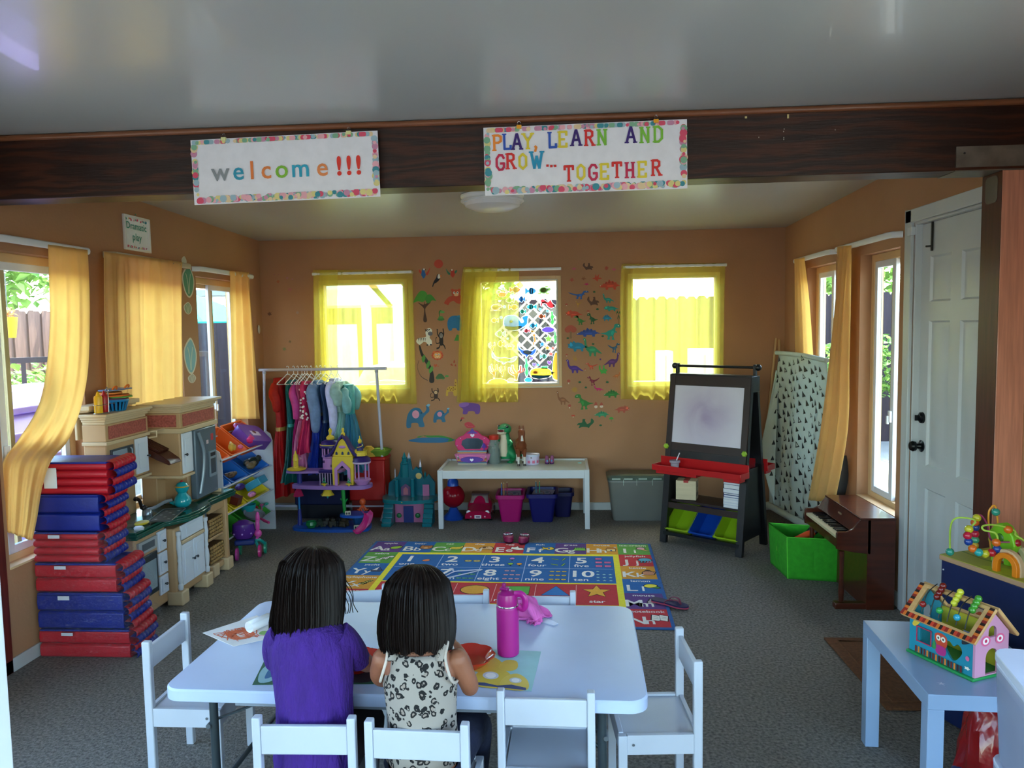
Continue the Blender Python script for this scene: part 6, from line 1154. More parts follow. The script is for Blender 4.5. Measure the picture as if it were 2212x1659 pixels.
MB().mat(CRM).bx((-.03, -.05, .0), (.03, .05, .07)).build('stand', cb, bevel=.003)
# ================================================================ BIN ORGANISER
t = thing('toy_organiser', 'white toy organiser with four tiers of sloping coloured bins', 'toy organiser', (-2.57, 5.6, 0)); OW = pl('#b9bcc6', .45)
OY0, OY1 = 5.13, 6.06
for y_ in (OY0, OY1): MB().mat(OW).prism([(-2.70, 0), (-2.415, 0), (-2.415, .74), (-2.43, .80), (-2.46, .82), (-2.70, .82)], (0, y_, 0), (1, 0, 0), (0, 0, 1), -.014).mat(pl('#333')).cyl((-2.56, y_-.015, .62), (-2.56, y_-.0142, .62), .008, n=10).build('side_panel', t, world=True, bevel=.004)
BC = {'o': pl('#dd5c16', .35), 'u': pl('#1660b4', .35), 'y': pl('#d4b81e', .35), 'g': pl('#3d9a32', .35)}
def sbin(name, label, cat, group, P0, ux, uy, uz, w_, d_, h_, m_, th=.004, tp=.82):
    """open tapered bin: P0 = centre of the rim, axes across / deep / up"""
    o = V(P0); ux, uy, uz = V(ux), V(uy), V(uz); R = Matrix((ux, uy, uz)).transposed()
    t = thing(name, label, cat, o, 0, group); m = MB().mat(m_)
    def rg(s, z, ins=0): return [V((x*s, y*s, 0)) + V((0, 0, z)) for x, y in rrect(w_-2*ins, d_-2*ins, .02, 3)]
    L_ = [rg(1, 0, -.008), rg(1, -.006, -.008), rg(1, -.006), rg(tp, -h_), rg(tp*.96, -h_+th), rg(1, 0, th)]; n = 16
    vs = [R @ q for r in L_ for q in r]
    m.add(vs, [(r*n+i, r*n+(i+1) % n, (r+1)*n+(i+1) % n, (r+1)*n+i) for r in range(5) for i in range(n)]+[(5*n+i, 5*n+(i+1) % n, (i+1) % n, i) for i in range(n)]+[tuple(range(3*n, 4*n))[::-1], tuple(range(4*n, 5*n))]); m.build('tub', t, ang=50)
    return t
tl = radians(38); ux, uy, uz = (0, 1, 0), (-cos(tl), 0, sin(tl)), (sin(tl), 0, cos(tl))
rows_ = [('o', .75, ((5.23, .17), (5.48, .29), (5.84, .39))), ('u', .55, ((5.23, .17), (5.48, .29), (5.84, .39))), ('y', .35, ((5.23, .17), (5.45, .23), (5.80, .43))), ('g', .17, ((5.35, .38), (5.80, .44)))]
NM = {'o': 'orange', 'u': 'blue', 'y': 'yellow', 'g': 'green'}; TIER = {'o': 'top', 'u': 'second', 'y': 'third', 'g': 'bottom'}
for c, z_, bins in rows_:
    MB().mat(OW).cyl((-2.42, OY0, z_-.012), (-2.42, OY1-.014, z_-.012), .006, n=8).build('front_rail', t, world=True); MB().mat(OW).cyl((-2.66, OY0, z_+.10), (-2.66, OY1-.014, z_+.10), .006, n=8).build('back_rail', t, world=True)
    for i, (yc, wd) in enumerate(bins):
        sbin('toy_bin', '%s plastic bin on the %s tier of the organiser, %s' % (NM[c], TIER[c], ('nearest the kitchen', 'in the middle', 'farthest from the kitchen')[i if len(bins) == 3 else i*2]), 'bin', 'sloping bins of the toy organiser', (-2.545, yc, z_+.08), ux, uy, uz, wd-.02, .28, .10, BC[c])
def lump(name, label, cat, c, y, z, r, x=-2.50, cut=None, seed=0):
    rs = random.Random(seed); m = MB().mat(mat(c, .5, var=.15)); m.ball((0, 0, 0), (r[0]*.7, r[1]*.7, r[2]*.7), 10)
    for i in range(4): m.ball(((rs.uniform(-.5, .5))*r[0], rs.uniform(-.6, .6)*r[1], rs.uniform(-.2, .5)*r[2]), (r[0]*.4, r[1]*.35, r[2]*.5), 8)
    tag(m.build(name, loc=(x, y, z)), label, cat)
# purple doctor case, pink train, doll, crown in the orange tier
cs_ = thing('toy_case', 'purple toy carrying case with pink handle in the top orange bin', 'toy case', (-2.50, 5.86, .80), radians(0)); R_ = Matrix.Rotation(radians(-50), 3, 'Y') @ Matrix.Rotation(radians(-16), 3, 'X')
P = rrect(.30, .20, .05, 5)
m = MB().mat(pl('#6a42a0', .35)); uxx, uyy = R_ @ V((0, 1, 0)), R_ @ V((0, 0, 1)); nn_ = uxx.cross(uyy)
m.prism(P, -nn_*.045, uxx, uyy, .09); m.build('shell', cs_, bevel=.012)
MB().mat(pl('#b03a78', .3)).tube([uxx*a+uyy*b for a, b in crom([(-.09, .10, 0), (-.06, .15, 0), (.06, .15, 0), (.09, .10, 0)], 5) and [(q.x, q.y) for q in crom([(-.09, .10, 0), (-.06, .15, 0), (.06, .15, 0), (.09, .10, 0)], 5)]], .014, 10).build('handle', cs_)
MB().mat(pr('#cdbfd9')).flatpoly([(-.055, -.03), (.055, -.03), (.06, .02), (-.05, .025)], nn_*.0456, uxx, uyy).mat(pr('#6a3a3a')).flatpoly(outline('e', (0, .012, .022, .018)), nn_*.046, uxx, uyy).build('oval_sticker', cs_)
for i in range(1): lump('toy_train', 'pink plastic toy train in the top orange bin', 'toy', '#c9206a', 5.73, .80, (.04, .07, .045), -2.455, seed=1)
lump('toy_doll', 'small doll with yellow dress and pink hat in the top orange bin', 'doll', '#c9a03a', 5.44, .79, (.03, .045, .05), -2.48, seed=2); lump('toy_figure', 'pink toy piece beside the doll in the orange bin', 'toy', '#c95a8a', 5.53, .775, (.03, .03, .025), -2.45, seed=3)
lump('toy_truck', 'dark green toy truck heap in the second tier blue bin', 'toy truck', '#1d2a24', 5.86, .60, (.06, .13, .06), seed=4); lump('toy_jeep', 'camouflage brown toy jeep in the second tier blue bin', 'toy truck', '#6a5a40', 5.72, .595, (.05, .06, .04), -2.46, seed=5); lump('toy_animal', 'brown toy animals heap in the middle blue bin', 'toy animals', '#5a4436', 5.46, .575, (.04, .09, .035), seed=6)
tag(MB().mat(pl('#3f9ab8', .4)).box((0, 0, 0), (.13, .15, .06), R=Matrix.Rotation(radians(-30), 3, 'Y')).build('toy_box', loc=(-2.50, 5.91, .42), bevel=.005), 'light blue toy box in the yellow tier of the organiser', 'box')
lump('pink_cup_tray', 'pink scalloped toy tray in the yellow tier', 'toy', '#cf7aa0', 5.70, .375, (.04, .075, .03), -2.45, seed=8); lump('purple_blocks', 'purple toy heap in the yellow tier', 'toy', '#4a2a78', 5.76, .42, (.05, .09, .04), -2.57, seed=9)
tag(MB().mat(pl('#5a1a14', .4)).box((0, 0, 0), (.06, .08, .06), R=Matrix.Rotation(.3, 3, 'Y')).build('toy_block', loc=(-2.47, 5.46, .385)), 'dark red wooden block in the yellow tier', 'toy block')
o = thing('toy_bowl', 'teal toy bowl in the green bin', 'bowl', (-2.52, 5.78, .22)); MB().mat(pl('#1a8a94', .3)).lathe([(0, 0), (.045, 0), (.058, .03), (.06, .055), (.055, .03), (.04, .006), (0, .006)], n=24).build('shell', o)
o = thing('toy_pan', 'grey toy pan with pink handle leaning out of the green bin', 'toy pan', (-2.45, 5.72, .20), radians(60)); R_ = Matrix.Rotation(radians(20), 3, 'X')
MB().mat(pl('#7d7a88', .35)).lathe([(0, 0), (.075, 0), (.085, .02), (.08, .02), (.07, .005), (0, .005)], (0, 0, 0), 24, R_).build('dish', o); MB().mat(pl('#c23a78', .3)).tube([R_ @ V((0, -.08, .015)), R_ @ V((0, -.13, .02)), R_ @ V((0, -.18, .03))], [.008, .012, .010], 10).build('handle', o)
for i, (c, y_, lb) in enumerate((('#b0242e', 5.84, 'dark red'), ('#c25a9a', 5.90, 'pink'), ('#2a9a8a', 5.95, 'teal'))):
    tag(MB().mat(pl(c, .3)).tube([(0, -.06, 0), (0, .03, .01)], [.006, .006], 8).ball((0, .05, .012), (.018, .024, .012), 10).build('toy_spoon', loc=(-2.46, y_, .215), rz=.8-i*.4), '%s toy spoon in the bottom green bin' % lb, 'toy spoon')
# purple flower scooter toy at the kitchen's end
o = thing('doll_stroller', 'purple toy stroller with pink rabbit ears and teal wheels by the organiser', 'toy stroller', (-2.31, 5.30, 0), radians(15))
PP = pl('#4a2078', .25)
MB().mat(PP).lathe([(0, .14), (.06, .145), (.085, .19), (.075, .25), (.03, .275), (0, .275)], (-.04, 0, 0), 16, sy=.8).build('seat_shell', o)
for i in range(3):
    for j in range(8):
        a = j*pi/4+i; MB().mat(pl('#b48ad0', .4)).ball((-.04+.083*cos(a)*(1-.15*i), .068*sin(a)*(1-.15*i), .185+i*.03), .007, 6).build('stud', o)
MB().mat(pl('#1a2a6a', .4)).bx((-.10, -.06, .10), (.04, .06, .14)).build('chassis', o, bevel=.012)
for x_, y_, c in ((-.08, -.07, '#b03a8a'), (.07, -.02, '#c2307a'), (-.08, .07, '#1f8a6a'), (.10, .06, '#1f8a6a')): MB().mat(pl(c, .3)).cyl((x_-.008, y_, .045), (x_+.008, y_, .045), .045, n=16).build('wheel', o)
MB().mat(pl('#14807a', .3)).tube(crom([(.02, 0, .12), (.07, 0, .12), (.10, .04, .08)], 4), .012, 8).tube([(.04, 0, .12), (.07, -.02, .05)], .010, 8).build('fork', o)
for s in (0, 1): MB().mat(pl('#c8489a', .3)).ball((.06+.0*s, -.01+s*.02, .23+s*.05), (.016, .014, .05), 10).build('ear', o)
MB().mat(pl('#c8489a', .3)).ball((.06, 0, .17), (.028, .024, .03), 10).tube([(.06, 0, .15), (.05, 0, .13)], .01).build('rabbit_head', o)
# ================================================================ DRESS RACK
RW2 = pl('#b4b2c4', .35)
t = thing('garment_rack', 'white metal garment rack carrying dress-up costumes', 'garment rack', (-2.1, 6.45, 0)); RY = 6.45
MB().mat(RW2).cyl((-2.66, RY, 1.305), (-1.535, RY, 1.305), .013).mat(pl('#d0cedc')).cyl((-1.54, RY, 1.305), (-1.53, RY, 1.305), .014).build('hanging_bar', t, world=True)
for x0_, x1_ in ((-2.615, -2.64), (-1.62, -1.575)): MB().mat(RW2).cyl((x0_, RY, 1.30), (x1_, RY, .10), .0125).mat(pl('#9a98aa')).cyl((x0_, RY, 1.27), (x0_, RY, 1.29), .016).build('upright', t, world=True)
for x1_ in (-2.64, -1.575): MB().mat(RW2).tube([(x1_, RY-.16, .012), (x1_, RY-.13, .03), (x1_, RY, .10), (x1_, RY+.13, .03), (x1_, RY+.16, .012)], .0125, 10).build('foot', t, world=True)
MB().mat(RW2).cyl((-2.64, RY, .10), (-1.575, RY, .10), .0125).build('bottom_bar', t, world=True)
def hanger(x, y, z, rz, label, group='white plastic hangers on the garment rack'):
    h = thing('clothes_hanger', label, 'hanger', (x, y, z), rz, group); W2 = pl('#d6d6e2', .3)
    MB().mat(W2).tube([(0, 0, -.055), (0, 0, -.03)]+[(.0, .018*sin(a)+.0, .0-.018*cos(a)-.003) for a in [i*pi/6 for i in range(0, 9)]], .0028, 6).build('hook', h)
    MB().mat(W2).tube(crom([(0, 0, -.055), (0, .07, -.085), (0, .15, -.12), (0, .155, -.135), (0, 0, -.14), (0, -.155, -.135), (0, -.15, -.12), (0, -.07, -.085)], 3, True), .004, 6, closed=True).build('shoulder_bar', h)
def dress(label, x, topz, botz, wtop, wbot, c, c2=None, sleeve=None, sl=.2, folds=9, seed=0, rz=0, y=RY, extras=None, rt=.13, rb=.20, trim_=None, waist=.55, sheen=0):
    rs = random.Random(seed); d_ = thing('dress_up_costume', label, 'costume dress', (x, y, botz), rz, 'costume dresses on the garment rack'); H_ = topz-botz
    M1 = mat(c, .55, var=.18, scale=18, bump=.3, bscale=60); M2 = mat(c2 or c, .55 if not sheen else .3, var=.25, scale=14, bump=.3, bscale=60, stretch=(4, 4, .6)); ph = rs.uniform(0, 6)
    zs = [0, .08, .2, .35, .5, .62, .68, .8, .9, .97, 1]; wz = waist
    def W(k): return wbot+(wtop*.7-wbot)*min(1, k/wz) if k < wz else wtop*.7+(wtop-wtop*.7)*(k-wz)/(1-wz)
    def Dp(k): return rb+(rt*.6-rb)*min(1, k/wz) if k < wz else rt*.6+(rt-rt*.6)*(k-wz)/(1-wz) if k < .93 else rt*(1-(k-.93)*6)
    low = [k for k in [i*wz/10 for i in range(11)]]; hi_ = [wz+(1-wz)*i/8 for i in range(9)]
    fn = lambda a, i, n: 1+(.22*(1-i/n*.8))*sin(a*folds+ph+.5*sin(i*.5))+.06*sin(a*(folds*2+1)+ph*2)
    MB().mat(M2).loft([((.008*sin(k*9+ph), 0, k*H_), W(k)/2, Dp(k)) for k in low], 72, True, fn).build('skirt', d_, ang=70)
    fn2 = lambda a, i, n: 1+.07*sin(a*7+i*.8+ph)
    MB().mat(M1).loft([((.006*sin(k*9+ph), 0, k*H_), max(.02, W(k)/2*(.85 if k > .93 else 1)), max(.03, Dp(k))) for k in hi_], 40, True, fn2).build('bodice', d_, ang=70)
    if sleeve:
        MS = mat(sleeve[0], .6, var=.15, scale=20, trans=.35 if sleeve[1] else 0, bump=.3, bscale=70)
        for s in (-1, 1):
            L_ = sl; P = crom([(.0, s*rt*.8, H_*.96), (.012*s+.01, s*rt*1.15, H_*.9-.02), (.02, s*rt*1.15, H_*.9-L_*.5), (.015, s*rt*1.05, H_*.9-L_)], 5)
            R2 = [.02]+[sleeve[2]*(.7+.4*sin(pi*i/(len(P)-1))) for i in range(1, len(P)-1)]+[.022]
            MB().mat(MS).tube(P, R2, 20).build('sleeve', d_, ang=70)
    if trim_: MB().mat(mat(trim_, .4, metal=.3)).loft([((0, 0, H_*(wz-.012)), W(wz)/2*1.15+.003, Dp(wz)*1.1+.003), ((0, 0, H_*(wz+.02)), W(wz)/2*1.12+.003, Dp(wz)*1.1+.003)], 30).build('belt', d_)
    if extras: extras(d_, H_)
    return d_
def px_x(px): return YY(px, 900, RY-.05).x
def dots_(d_, H_):
    rs = random.Random(4)
    for i in range(26):
        a = rs.uniform(-2.6, -.5); k = rs.uniform(.45, .93); MB().mat(pr('#e9dfe4')).ball((.042*cos(a), .125*sin(a) if k > .9 else .115*sin(a), k*H_), (.010, .010, .010), 8).build('polka_dot', d_)
def bow(d_, H_):
    for s in (-1, 1): MB().mat(cloth('#d99ab0')).ball((s*.022, -.17, .10), (.02, .01, .014), 10).build('bow_loop', d_)
dress('red costume dress with gold belt at the left of the rack', px_x(603), 1.235, .22, .10, .17, '#a01216', '#a80f14', ('#b82420', 1, .04), .18, 8, 1, trim_='#a8884a', waist=.56)
dress('shiny green and teal mermaid-tail costume dress next to the red one', px_x(627), 1.215, .34, .075, .13, '#0f6a72', '#0b5a58', None, .2, 7, 2, trim_='#3fa8a8', sheen=1)
dress('magenta satin costume dress', px_x(643), 1.20, .50, .07, .085, '#b02a86', '#a01e70', ('#b83a90', 0, .03), .24, 7, 3)
dress('rose pink costume dress with tulle skirt and bow near the hem', px_x(652), 1.20, .46, .07, .15, '#b04a7a', '#c878a8', None, .2, 9, 4, extras=bow, y=RY-.03)
dress('hot pink polka dot costume dress', px_x(664), 1.205, .60, .08, .085, '#c8245e', '#c8245e', None, .2, 6, 5, extras=dots_, y=RY-.05)
dress('royal blue costume dress with sheer light blue sleeves', px_x(684), 1.21, .42, .085, .16, '#5f86b8', '#1434a8', ('#7f9cc8', 1, .045), .36, 9, 6, trim_='#8a8a7a', waist=.62)
dress('navy blue costume dress with pink hem', px_x(702), 1.19, .44, .07, .12, '#2f4a78', '#18306a', None, .2, 8, 7, trim_='#5a6a8a')
dress('white long sleeved costume dress over grey blue skirt', px_x(722), 1.225, .46, .08, .14, '#b8b8dc', '#4a7088', ('#b9bce4', 0, .036), .40, 8, 8, waist=.62)
dress('pale mint costume dress with frilled shoulders', px_x(736), 1.20, .62, .08, .12, '#9fc0bc', '#8ab8b8', ('#a8c8c4', 1, .045), .14, 9, 10, y=RY-.03)
dress('long teal and blue tulle costume dress at the right of the rack', px_x(752), 1.17, .42, .10, .27, '#1f8a94', '#2a7090', ('#8fc4cc', 1, .04), .16, 13, 9, waist=.66, rb=.19)
HX = (621, 634, 643, 652, 658, 663, 672, 684, 692, 702, 715, 729)
for i, hx in enumerate(HX): hanger(YY(hx, 800, RY).x, RY, 1.322, radians(-12+5*(i % 4)), 'white plastic hanger on the rack, %s from the left' % ORD[i])
# boxes behind the castle
t = thing('storage_tub', 'red storage tub behind the toy castle', 'tub', (-1.72, 6.53, 0))
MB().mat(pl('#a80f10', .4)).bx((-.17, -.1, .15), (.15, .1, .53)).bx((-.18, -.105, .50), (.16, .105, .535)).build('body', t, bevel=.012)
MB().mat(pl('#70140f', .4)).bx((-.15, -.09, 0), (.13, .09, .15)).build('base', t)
tag(MB().mat(mat('#6a8a2a', .8, var=.3)).lathe([(0, 0), (.06, 0), (.09, .05), (.05, .07), (0, .075)], n=14, fn=lambda a, i: 1+.2*sin(5*a)).build('plush_leaf', loc=(-1.62, 6.5, .537)), 'green leafy plush piece on top of the red tub', 'soft toy')
tag(MB().mat(mat('#c9a03a', .8, var=.2)).lathe([(0, 0), (.05, .0), (.06, .04), (.02, .09), (0, .09)], n=12, sx=1.3, sy=.7).build('plush_fish', loc=(-1.71, 6.46, .537)), 'yellow plush piece on top of the red tub', 'soft toy')
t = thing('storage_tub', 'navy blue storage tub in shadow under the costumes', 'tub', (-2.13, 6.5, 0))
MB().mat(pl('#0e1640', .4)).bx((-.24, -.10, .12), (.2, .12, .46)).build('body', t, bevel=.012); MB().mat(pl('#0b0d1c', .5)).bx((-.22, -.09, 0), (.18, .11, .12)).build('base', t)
# ================================================================ PURPLE AND YELLOW TOY CASTLE
CYc = 6.10
t = thing('toy_castle', 'tall purple and yellow toy castle with pink slide below the costumes', 'toy castle', (-1.95, CYc, 0)); K_ = dict(parent=t, world=True)
LV = pl('#8f6aac', .4); LP = pl('#b07ab4', .4); YL = pl('#d6b838', .35); DP = pl('#24135c', .35); BLc = pl('#1c50a8', .35); DB = pl('#2a2f7a', .35)
def cp(px, py, y=CYc): return YY(px, py, y)
def blob(pts_, z, h, m_, name, bevel=.004):
    P = [(q.x, q.y) for q in crom([(a, b, 0) for a, b in pts_], 5, True)]; return MB().mat(m_).prism(P, (0, 0, z), (1, 0, 0), (0, 1, 0), h).build(name, bevel=bevel, **K_)
bx_ = lambda px: cp(px, 1050).x
blob([(bx_(636), 6.02), (bx_(700), 5.95), (bx_(780), 5.96), (bx_(800), 6.02), (bx_(780), 6.22), (bx_(660), 6.22)], 0, .025, BLc, 'base_plate')
z1 = cp(700, 1050, 6.0).z; z2 = cp(700, 1015, 6.1).z
blob([(bx_(636), 6.05), (bx_(700), 6.0), (bx_(760), 5.99), (bx_(797), 6.02), (bx_(790), 6.18), (bx_(660), 6.2)], z1-.03, .03, LV, 'middle_deck')
blob([(bx_(622), 6.08), (bx_(640), 6.04), (bx_(700), 6.05), (bx_(735), 6.06), (bx_(735), 6.2), (bx_(640), 6.18)], z2-.02, .018, LV, 'upper_deck')
MB().mat(YL).lathe([(.05, 0), (.075, .004), (.08, .012), (.06, .02), (0, .022)], (bx_(642), 6.1, z2), 24).build('yellow_balcony', **K_)
MB().mat(YL).lathe([(.022, .02), (.022, .03), (.016, .035), (.016, .075), (.024, .08), (.024, .088), (.02, .1), (.018, .125), (.008, .14), (.004, .16), (0, .163)], (bx_(641), 6.1, z2), 16).build('yellow_minaret', **K_)
for k in range(6): a = k*pi/3; MB().mat(YL).cyl((bx_(641)+.018*cos(a), 6.1+.018*sin(a), z2+.03), (bx_(641)+.018*cos(a), 6.1+.018*sin(a), z2+.085), .003, n=6).build('slim_column', **K_)
MB().mat(DB).cyl((bx_(645), 6.1, .02), (bx_(645), 6.1, .16), .022, .012).mat(pl('#1a6aa8')).cyl((bx_(645), 6.1, .16), (bx_(645), 6.1, z1-.06), .008).build('blue_pillar', **K_)
MB().mat(pl('#a01848', .35)).lathe([(.045, -.07), (.03, -.03), (.012, 0), (0, 0)], (bx_(646), 6.08, z1-.03), 5).build('magenta_bracket', smooth=False, **K_)
MB().mat(DB).cyl((bx_(646), 6.12, z1), (bx_(646), 6.12, z2-.02), .02, n=12).build('blue_pillar', **K_)
# round tower
tx_ = bx_(715); zt = z2
MB().mat(LP).lathe([(.070, zt), (.068, zt+.10), (.075, zt+.108), (.075, zt+.118)], (tx_, 6.13, 0), 28).build('round_tower', **K_)
for k in range(12):
    a = k*pi/6; MB().mat(LP).cyl((tx_+.068*cos(a), 6.13+.068*sin(a), zt+.115), (tx_+.068*cos(a), 6.13+.068*sin(a), zt+.185), .006, n=6).build('gallery_column', **K_)
MB().mat(pl('#1c1440')).lathe([(.052, zt+.11), (.052, zt+.19)], (tx_, 6.13, 0), 20).build('tower_core', **K_)
for dx, dz in ((-.045, .085), (.02, .05)): MB().mat(pl('#2a1a50')).bx((tx_+dx-.004, 6.058, zt+dz-.02), (tx_+dx+.001, 6.066, zt+dz)).bx((tx_+dx+.005, 6.058, zt+dz-.02), (tx_+dx+.010, 6.066, zt+dz)).build('slit_window', **K_)
MB().mat(DP).lathe([(.088, zt+.185), (.09, zt+.2), (.085, zt+.21), (.07, zt+.235), (.04, zt+.25), (0, zt+.253)], (tx_, 6.13, 0), 28).build('purple_dome', **K_)
MB().mat(YL).lathe([(.089, zt+.208), (.089, zt+.213), (.083, zt+.214)], (tx_, 6.13, 0), 28).build('yellow_ring', **K_)
MB().mat(YL).lathe([(.03, zt+.25), (.034, zt+.26), (.034, zt+.27), (.018, zt+.285), (.008, zt+.29), (.012, zt+.31), (.016, zt+.325), (.004, zt+.345), (0, zt+.347)], (tx_, 6.13, 0), 16).build('finial', **K_)
# gate house
gx = bx_(747); gz0 = z1
MB().mat(YL).prism([(-.085, 0), (-.05, 0), (-.05, .13), (-.02, .17), (0, .185), (.02, .17), (.05, .13), (.05, 0), (.085, 0), (.09, .18), (.085, .235), (-.085, .235), (-.09, .18)], (gx, 6.09, gz0), (1, 0, 0), (0, 0, 1), .06).build('gate_arch', bevel=.003, **K_)
MB().mat(LP).prism([(-.065, 0), (-.042, 0), (-.042, .125), (0, .165), (.042, .125), (.042, 0), (.065, 0), (.065, .14), (0, .205), (-.065, .14)], (gx, 6.025, gz0), (1, 0, 0), (0, 0, 1), .012).build('door_surround', bevel=.002, **K_)
MB().mat(YL).prism([(-.085, .235), (.085, .235), (.03, .36), (0, .385), (-.03, .36)], (gx, 6.10, gz0), (1, 0, 0), (0, 0, 1), .06).build('gable', bevel=.003, **K_)
for s in (-1, 1):
    q = [(s*.15, .245), (s*.11, .262), (s*.07, .31), (s*.03, .385), (0, .42), (0, .395), (s*.025, .365), (s*.065, .285), (s*.10, .238), (s*.14, .232)]
    MB().mat(DP).prism(q, (gx, 6.11, gz0), (1, 0, 0), (0, 0, 1), .085).build('purple_roof_edge', bevel=.003, **K_)
MB().mat(LP).ball((gx, 6.035, gz0+.315), (.03, .008, .012), 14).build('gable_ornament', **K_)
for dx in (-.05, 0, .05): MB().mat(pl('#2a3a58')).prism([(-.009, 0), (.009, 0), (.009, .018), (0, .028), (-.009, .018)], (gx+dx, 6.039, gz0+.25), (1, 0, 0), (0, 0, 1), .002).build('arched_window', **K_)
MB().mat(YL).lathe([(.016, .40), (.018, .42), (.008, .435), (.012, .45), (.010, .465), (0, .47)], (gx, 6.07, gz0), 14).build('finial', **K_)
# left colonnade
for k in range(7): MB().mat(pl('#a890b8')).cyl((bx_(697)+k*.022, 6.04, z1), (bx_(697)+k*.022, 6.04, z1+.10), .004, n=8).build('colonnade_column', **K_)
MB().mat(DP).bx((bx_(697)-.01, 6.035, z1+.10), (bx_(697)+.145, 6.09, z1+.125)).build('colonnade_lintel', bevel=.006, **K_)
MB().mat(pl('#14143c')).bx((bx_(697), 6.07, z1), (bx_(697)+.135, 6.08, z1+.10)).build('colonnade_back', **K_)
# pavilion
qx = bx_(785)
MB().mat(LP).lathe([(.0, 0), (.045, 0), (.05, .012), (.068, .03), (.072, .04), (.06, .048), (0, .05)], (qx, 6.07, z1), 24).build('pavilion_base', **K_)
for k in range(6): a = k*pi/3+.3; MB().mat(LP).cyl((qx+.055*cos(a), 6.07+.055*sin(a), z1+.045), (qx+.055*cos(a), 6.07+.055*sin(a), z1+.175), .006, n=8).build('pavilion_column', **K_)
MB().mat(pl('#c0a8c8')).lathe([(.07, .175), (.075, .18), (.075, .19), (.07, .195)], (qx, 6.07, z1), 24).build('pavilion_ring', **K_)
MB().mat(DP).lathe([(.078, .193), (.07, .215), (.045, .235), (.03, .24), (0, .24)], (qx, 6.07, z1), 24).build('pavilion_dome', **K_)
MB().mat(YL).lathe([(.052, .24), (.05, .27), (.056, .285), (.045, .27), (0, .268)], (qx-.005, 6.07, z1), 10).build('yellow_crown', smooth=False, **K_)
MB().mat(DP).lathe([(.03, .27), (.022, .32), (.012, .34), (0, .345)], (qx-.01, 6.07, z1), 12).build('twisted_turret', **K_)
MB().mat(YL).tube([(qx-.01+(.03-.012*i/14)*cos(i*.6), 6.07+(.03-.012*i/14)*sin(i*.6), z1+.285+i*.0035) for i in range(15)], .003, 6).build('spiral_ribbon', **K_)
MB().mat(YL).lathe([(.012, .34), (.018, .355), (.012, .372), (.004, .38), (.004, .40), (0, .402)], (qx-.01, 6.07, z1), 12).build('finial', **K_)
for qx_ in (709, 761):
    MB().mat(YL).lathe([(.008, .0), (.01, .008), (.024, .014), (.026, .02), (0, .022)], (bx_(qx_), 6.0, z1+.0), 14).build('flower_pot', **K_)
    MB().mat(pl('#1f8a5a', .4)).tube([(bx_(qx_)+(.014-.0009*i)*cos(i*.9), 6.0+(.014-.0009*i)*sin(i*.9), z1+.022+i*.0035) for i in range(15)], [.006-.0003*i for i in range(15)], 6).build('spiral_shrub', **K_)
# lower level
MB().mat(pl('#1f8a3a', .35)).tube([(bx_(743), 6.08, .02), (bx_(744), 6.08, .15), (bx_(742), 6.08, z1-.03)], [.02, .014, .018], 10).tube([(bx_(744), 6.08, .22), (bx_(736), 6.08, .25)], .006, 6).tube([(bx_(744), 6.08, .21), (bx_(751), 6.08, .25)], .006, 6).build('green_trunk', **K_)
blob([(bx_(740), 6.0), (bx_(770), 5.96), (bx_(800), 6.0), (bx_(800), 6.1), (bx_(770), 6.14), (bx_(744), 6.12)], .115, .02, BLc, 'lower_deck')
MB().mat(pl('#164a80', .5)).lathe([(.05, .025), (.06, .06), (.075, .115)], (bx_(778), 6.08, 0), 9).build('rock_support', smooth=False, **K_)
MB().mat(YL).lathe([(.055, -.055), (.04, -.035), (.03, -.012), (.018, 0), (0, 0)], (bx_(711), 6.05, z1-.03), 12, fn=lambda a, i: 1+(.08*cos(6*a) if i == 0 else 0)).mat(pl('#1f8a90')).lathe([(0, -.085), (.006, -.08), (.01, -.055), (0, -.05)], (bx_(711), 6.05, z1-.03), 8).build('hanging_lamp', **K_)
MB().mat(pl('#18703a', .25)).lathe([(0, .025), (.03, .03), (.045, .055), (.04, .08), (.032, .075), (.03, .045), (0, .04)], (bx_(678), 6.0, 0), 16).build('green_shell_seat', **K_)
MB().mat(pl('#b81e70', .15, coat=.3)).grid(lambda u, v: (lambda q: V((q.x+(u-.5)*.075, q.y, q.z+.03*((u-.5)*2)**2)))(crom([(bx_(795), 6.0, .145), (bx_(803), 5.97, .12), (bx_(800), 5.93, .06), (bx_(788), 5.90, .012), (bx_(784), 5.88, .008)], 8)[min(31, int(v*31.9))]), 10, 31).build('slide', solid=.005, **K_)
# small figures on the castle
o = thing('toy_octopus', 'orange toy octopus on the lower deck of the toy castle', 'toy octopus', (bx_(787), 6.03, .14))
MB().mat(pl('#b8481c', .35)).ball((0, 0, .095), (.026, .024, .03), 14).build('head', o)
for k in range(6): a = -pi*.9+k*.6; MB().mat(pl('#b8481c', .35)).tube(crom([(0, 0, .075), (.02*cos(a), .015*sin(a), .05), (.035*cos(a), .03*sin(a), .03), (.045*cos(a), .035*sin(a), .035)], 4), .005, 6).build('tentacle', o)
MB().mat(pl('#2a7ab0', .35)).cyl((0, 0, 0), (0, 0, .08), .006).build('stem', o)
for i, (px_, z_, y_) in enumerate(((757, .137, 6.0), (777, .03, 5.97))):
    o = thing('toy_chest', ('small white framed toy chest on the blue lower deck', 'small white framed toy chest by the slide')[i], 'toy chest', (bx_(px_), y_, z_-.002 if i == 0 else .026), .3)
    MB().mat(pl('#d0c8b0', .4)).bx((-.022, -.015, 0), (.022, .015, .03)).build('body', o, bevel=.003); MB().mat(pl('#2a2430')).bx((-.016, -.0156, .005), (-.002, -.015, .024)).bx((.003, -.0156, .005), (.016, -.015, .024)).build('panel', o)
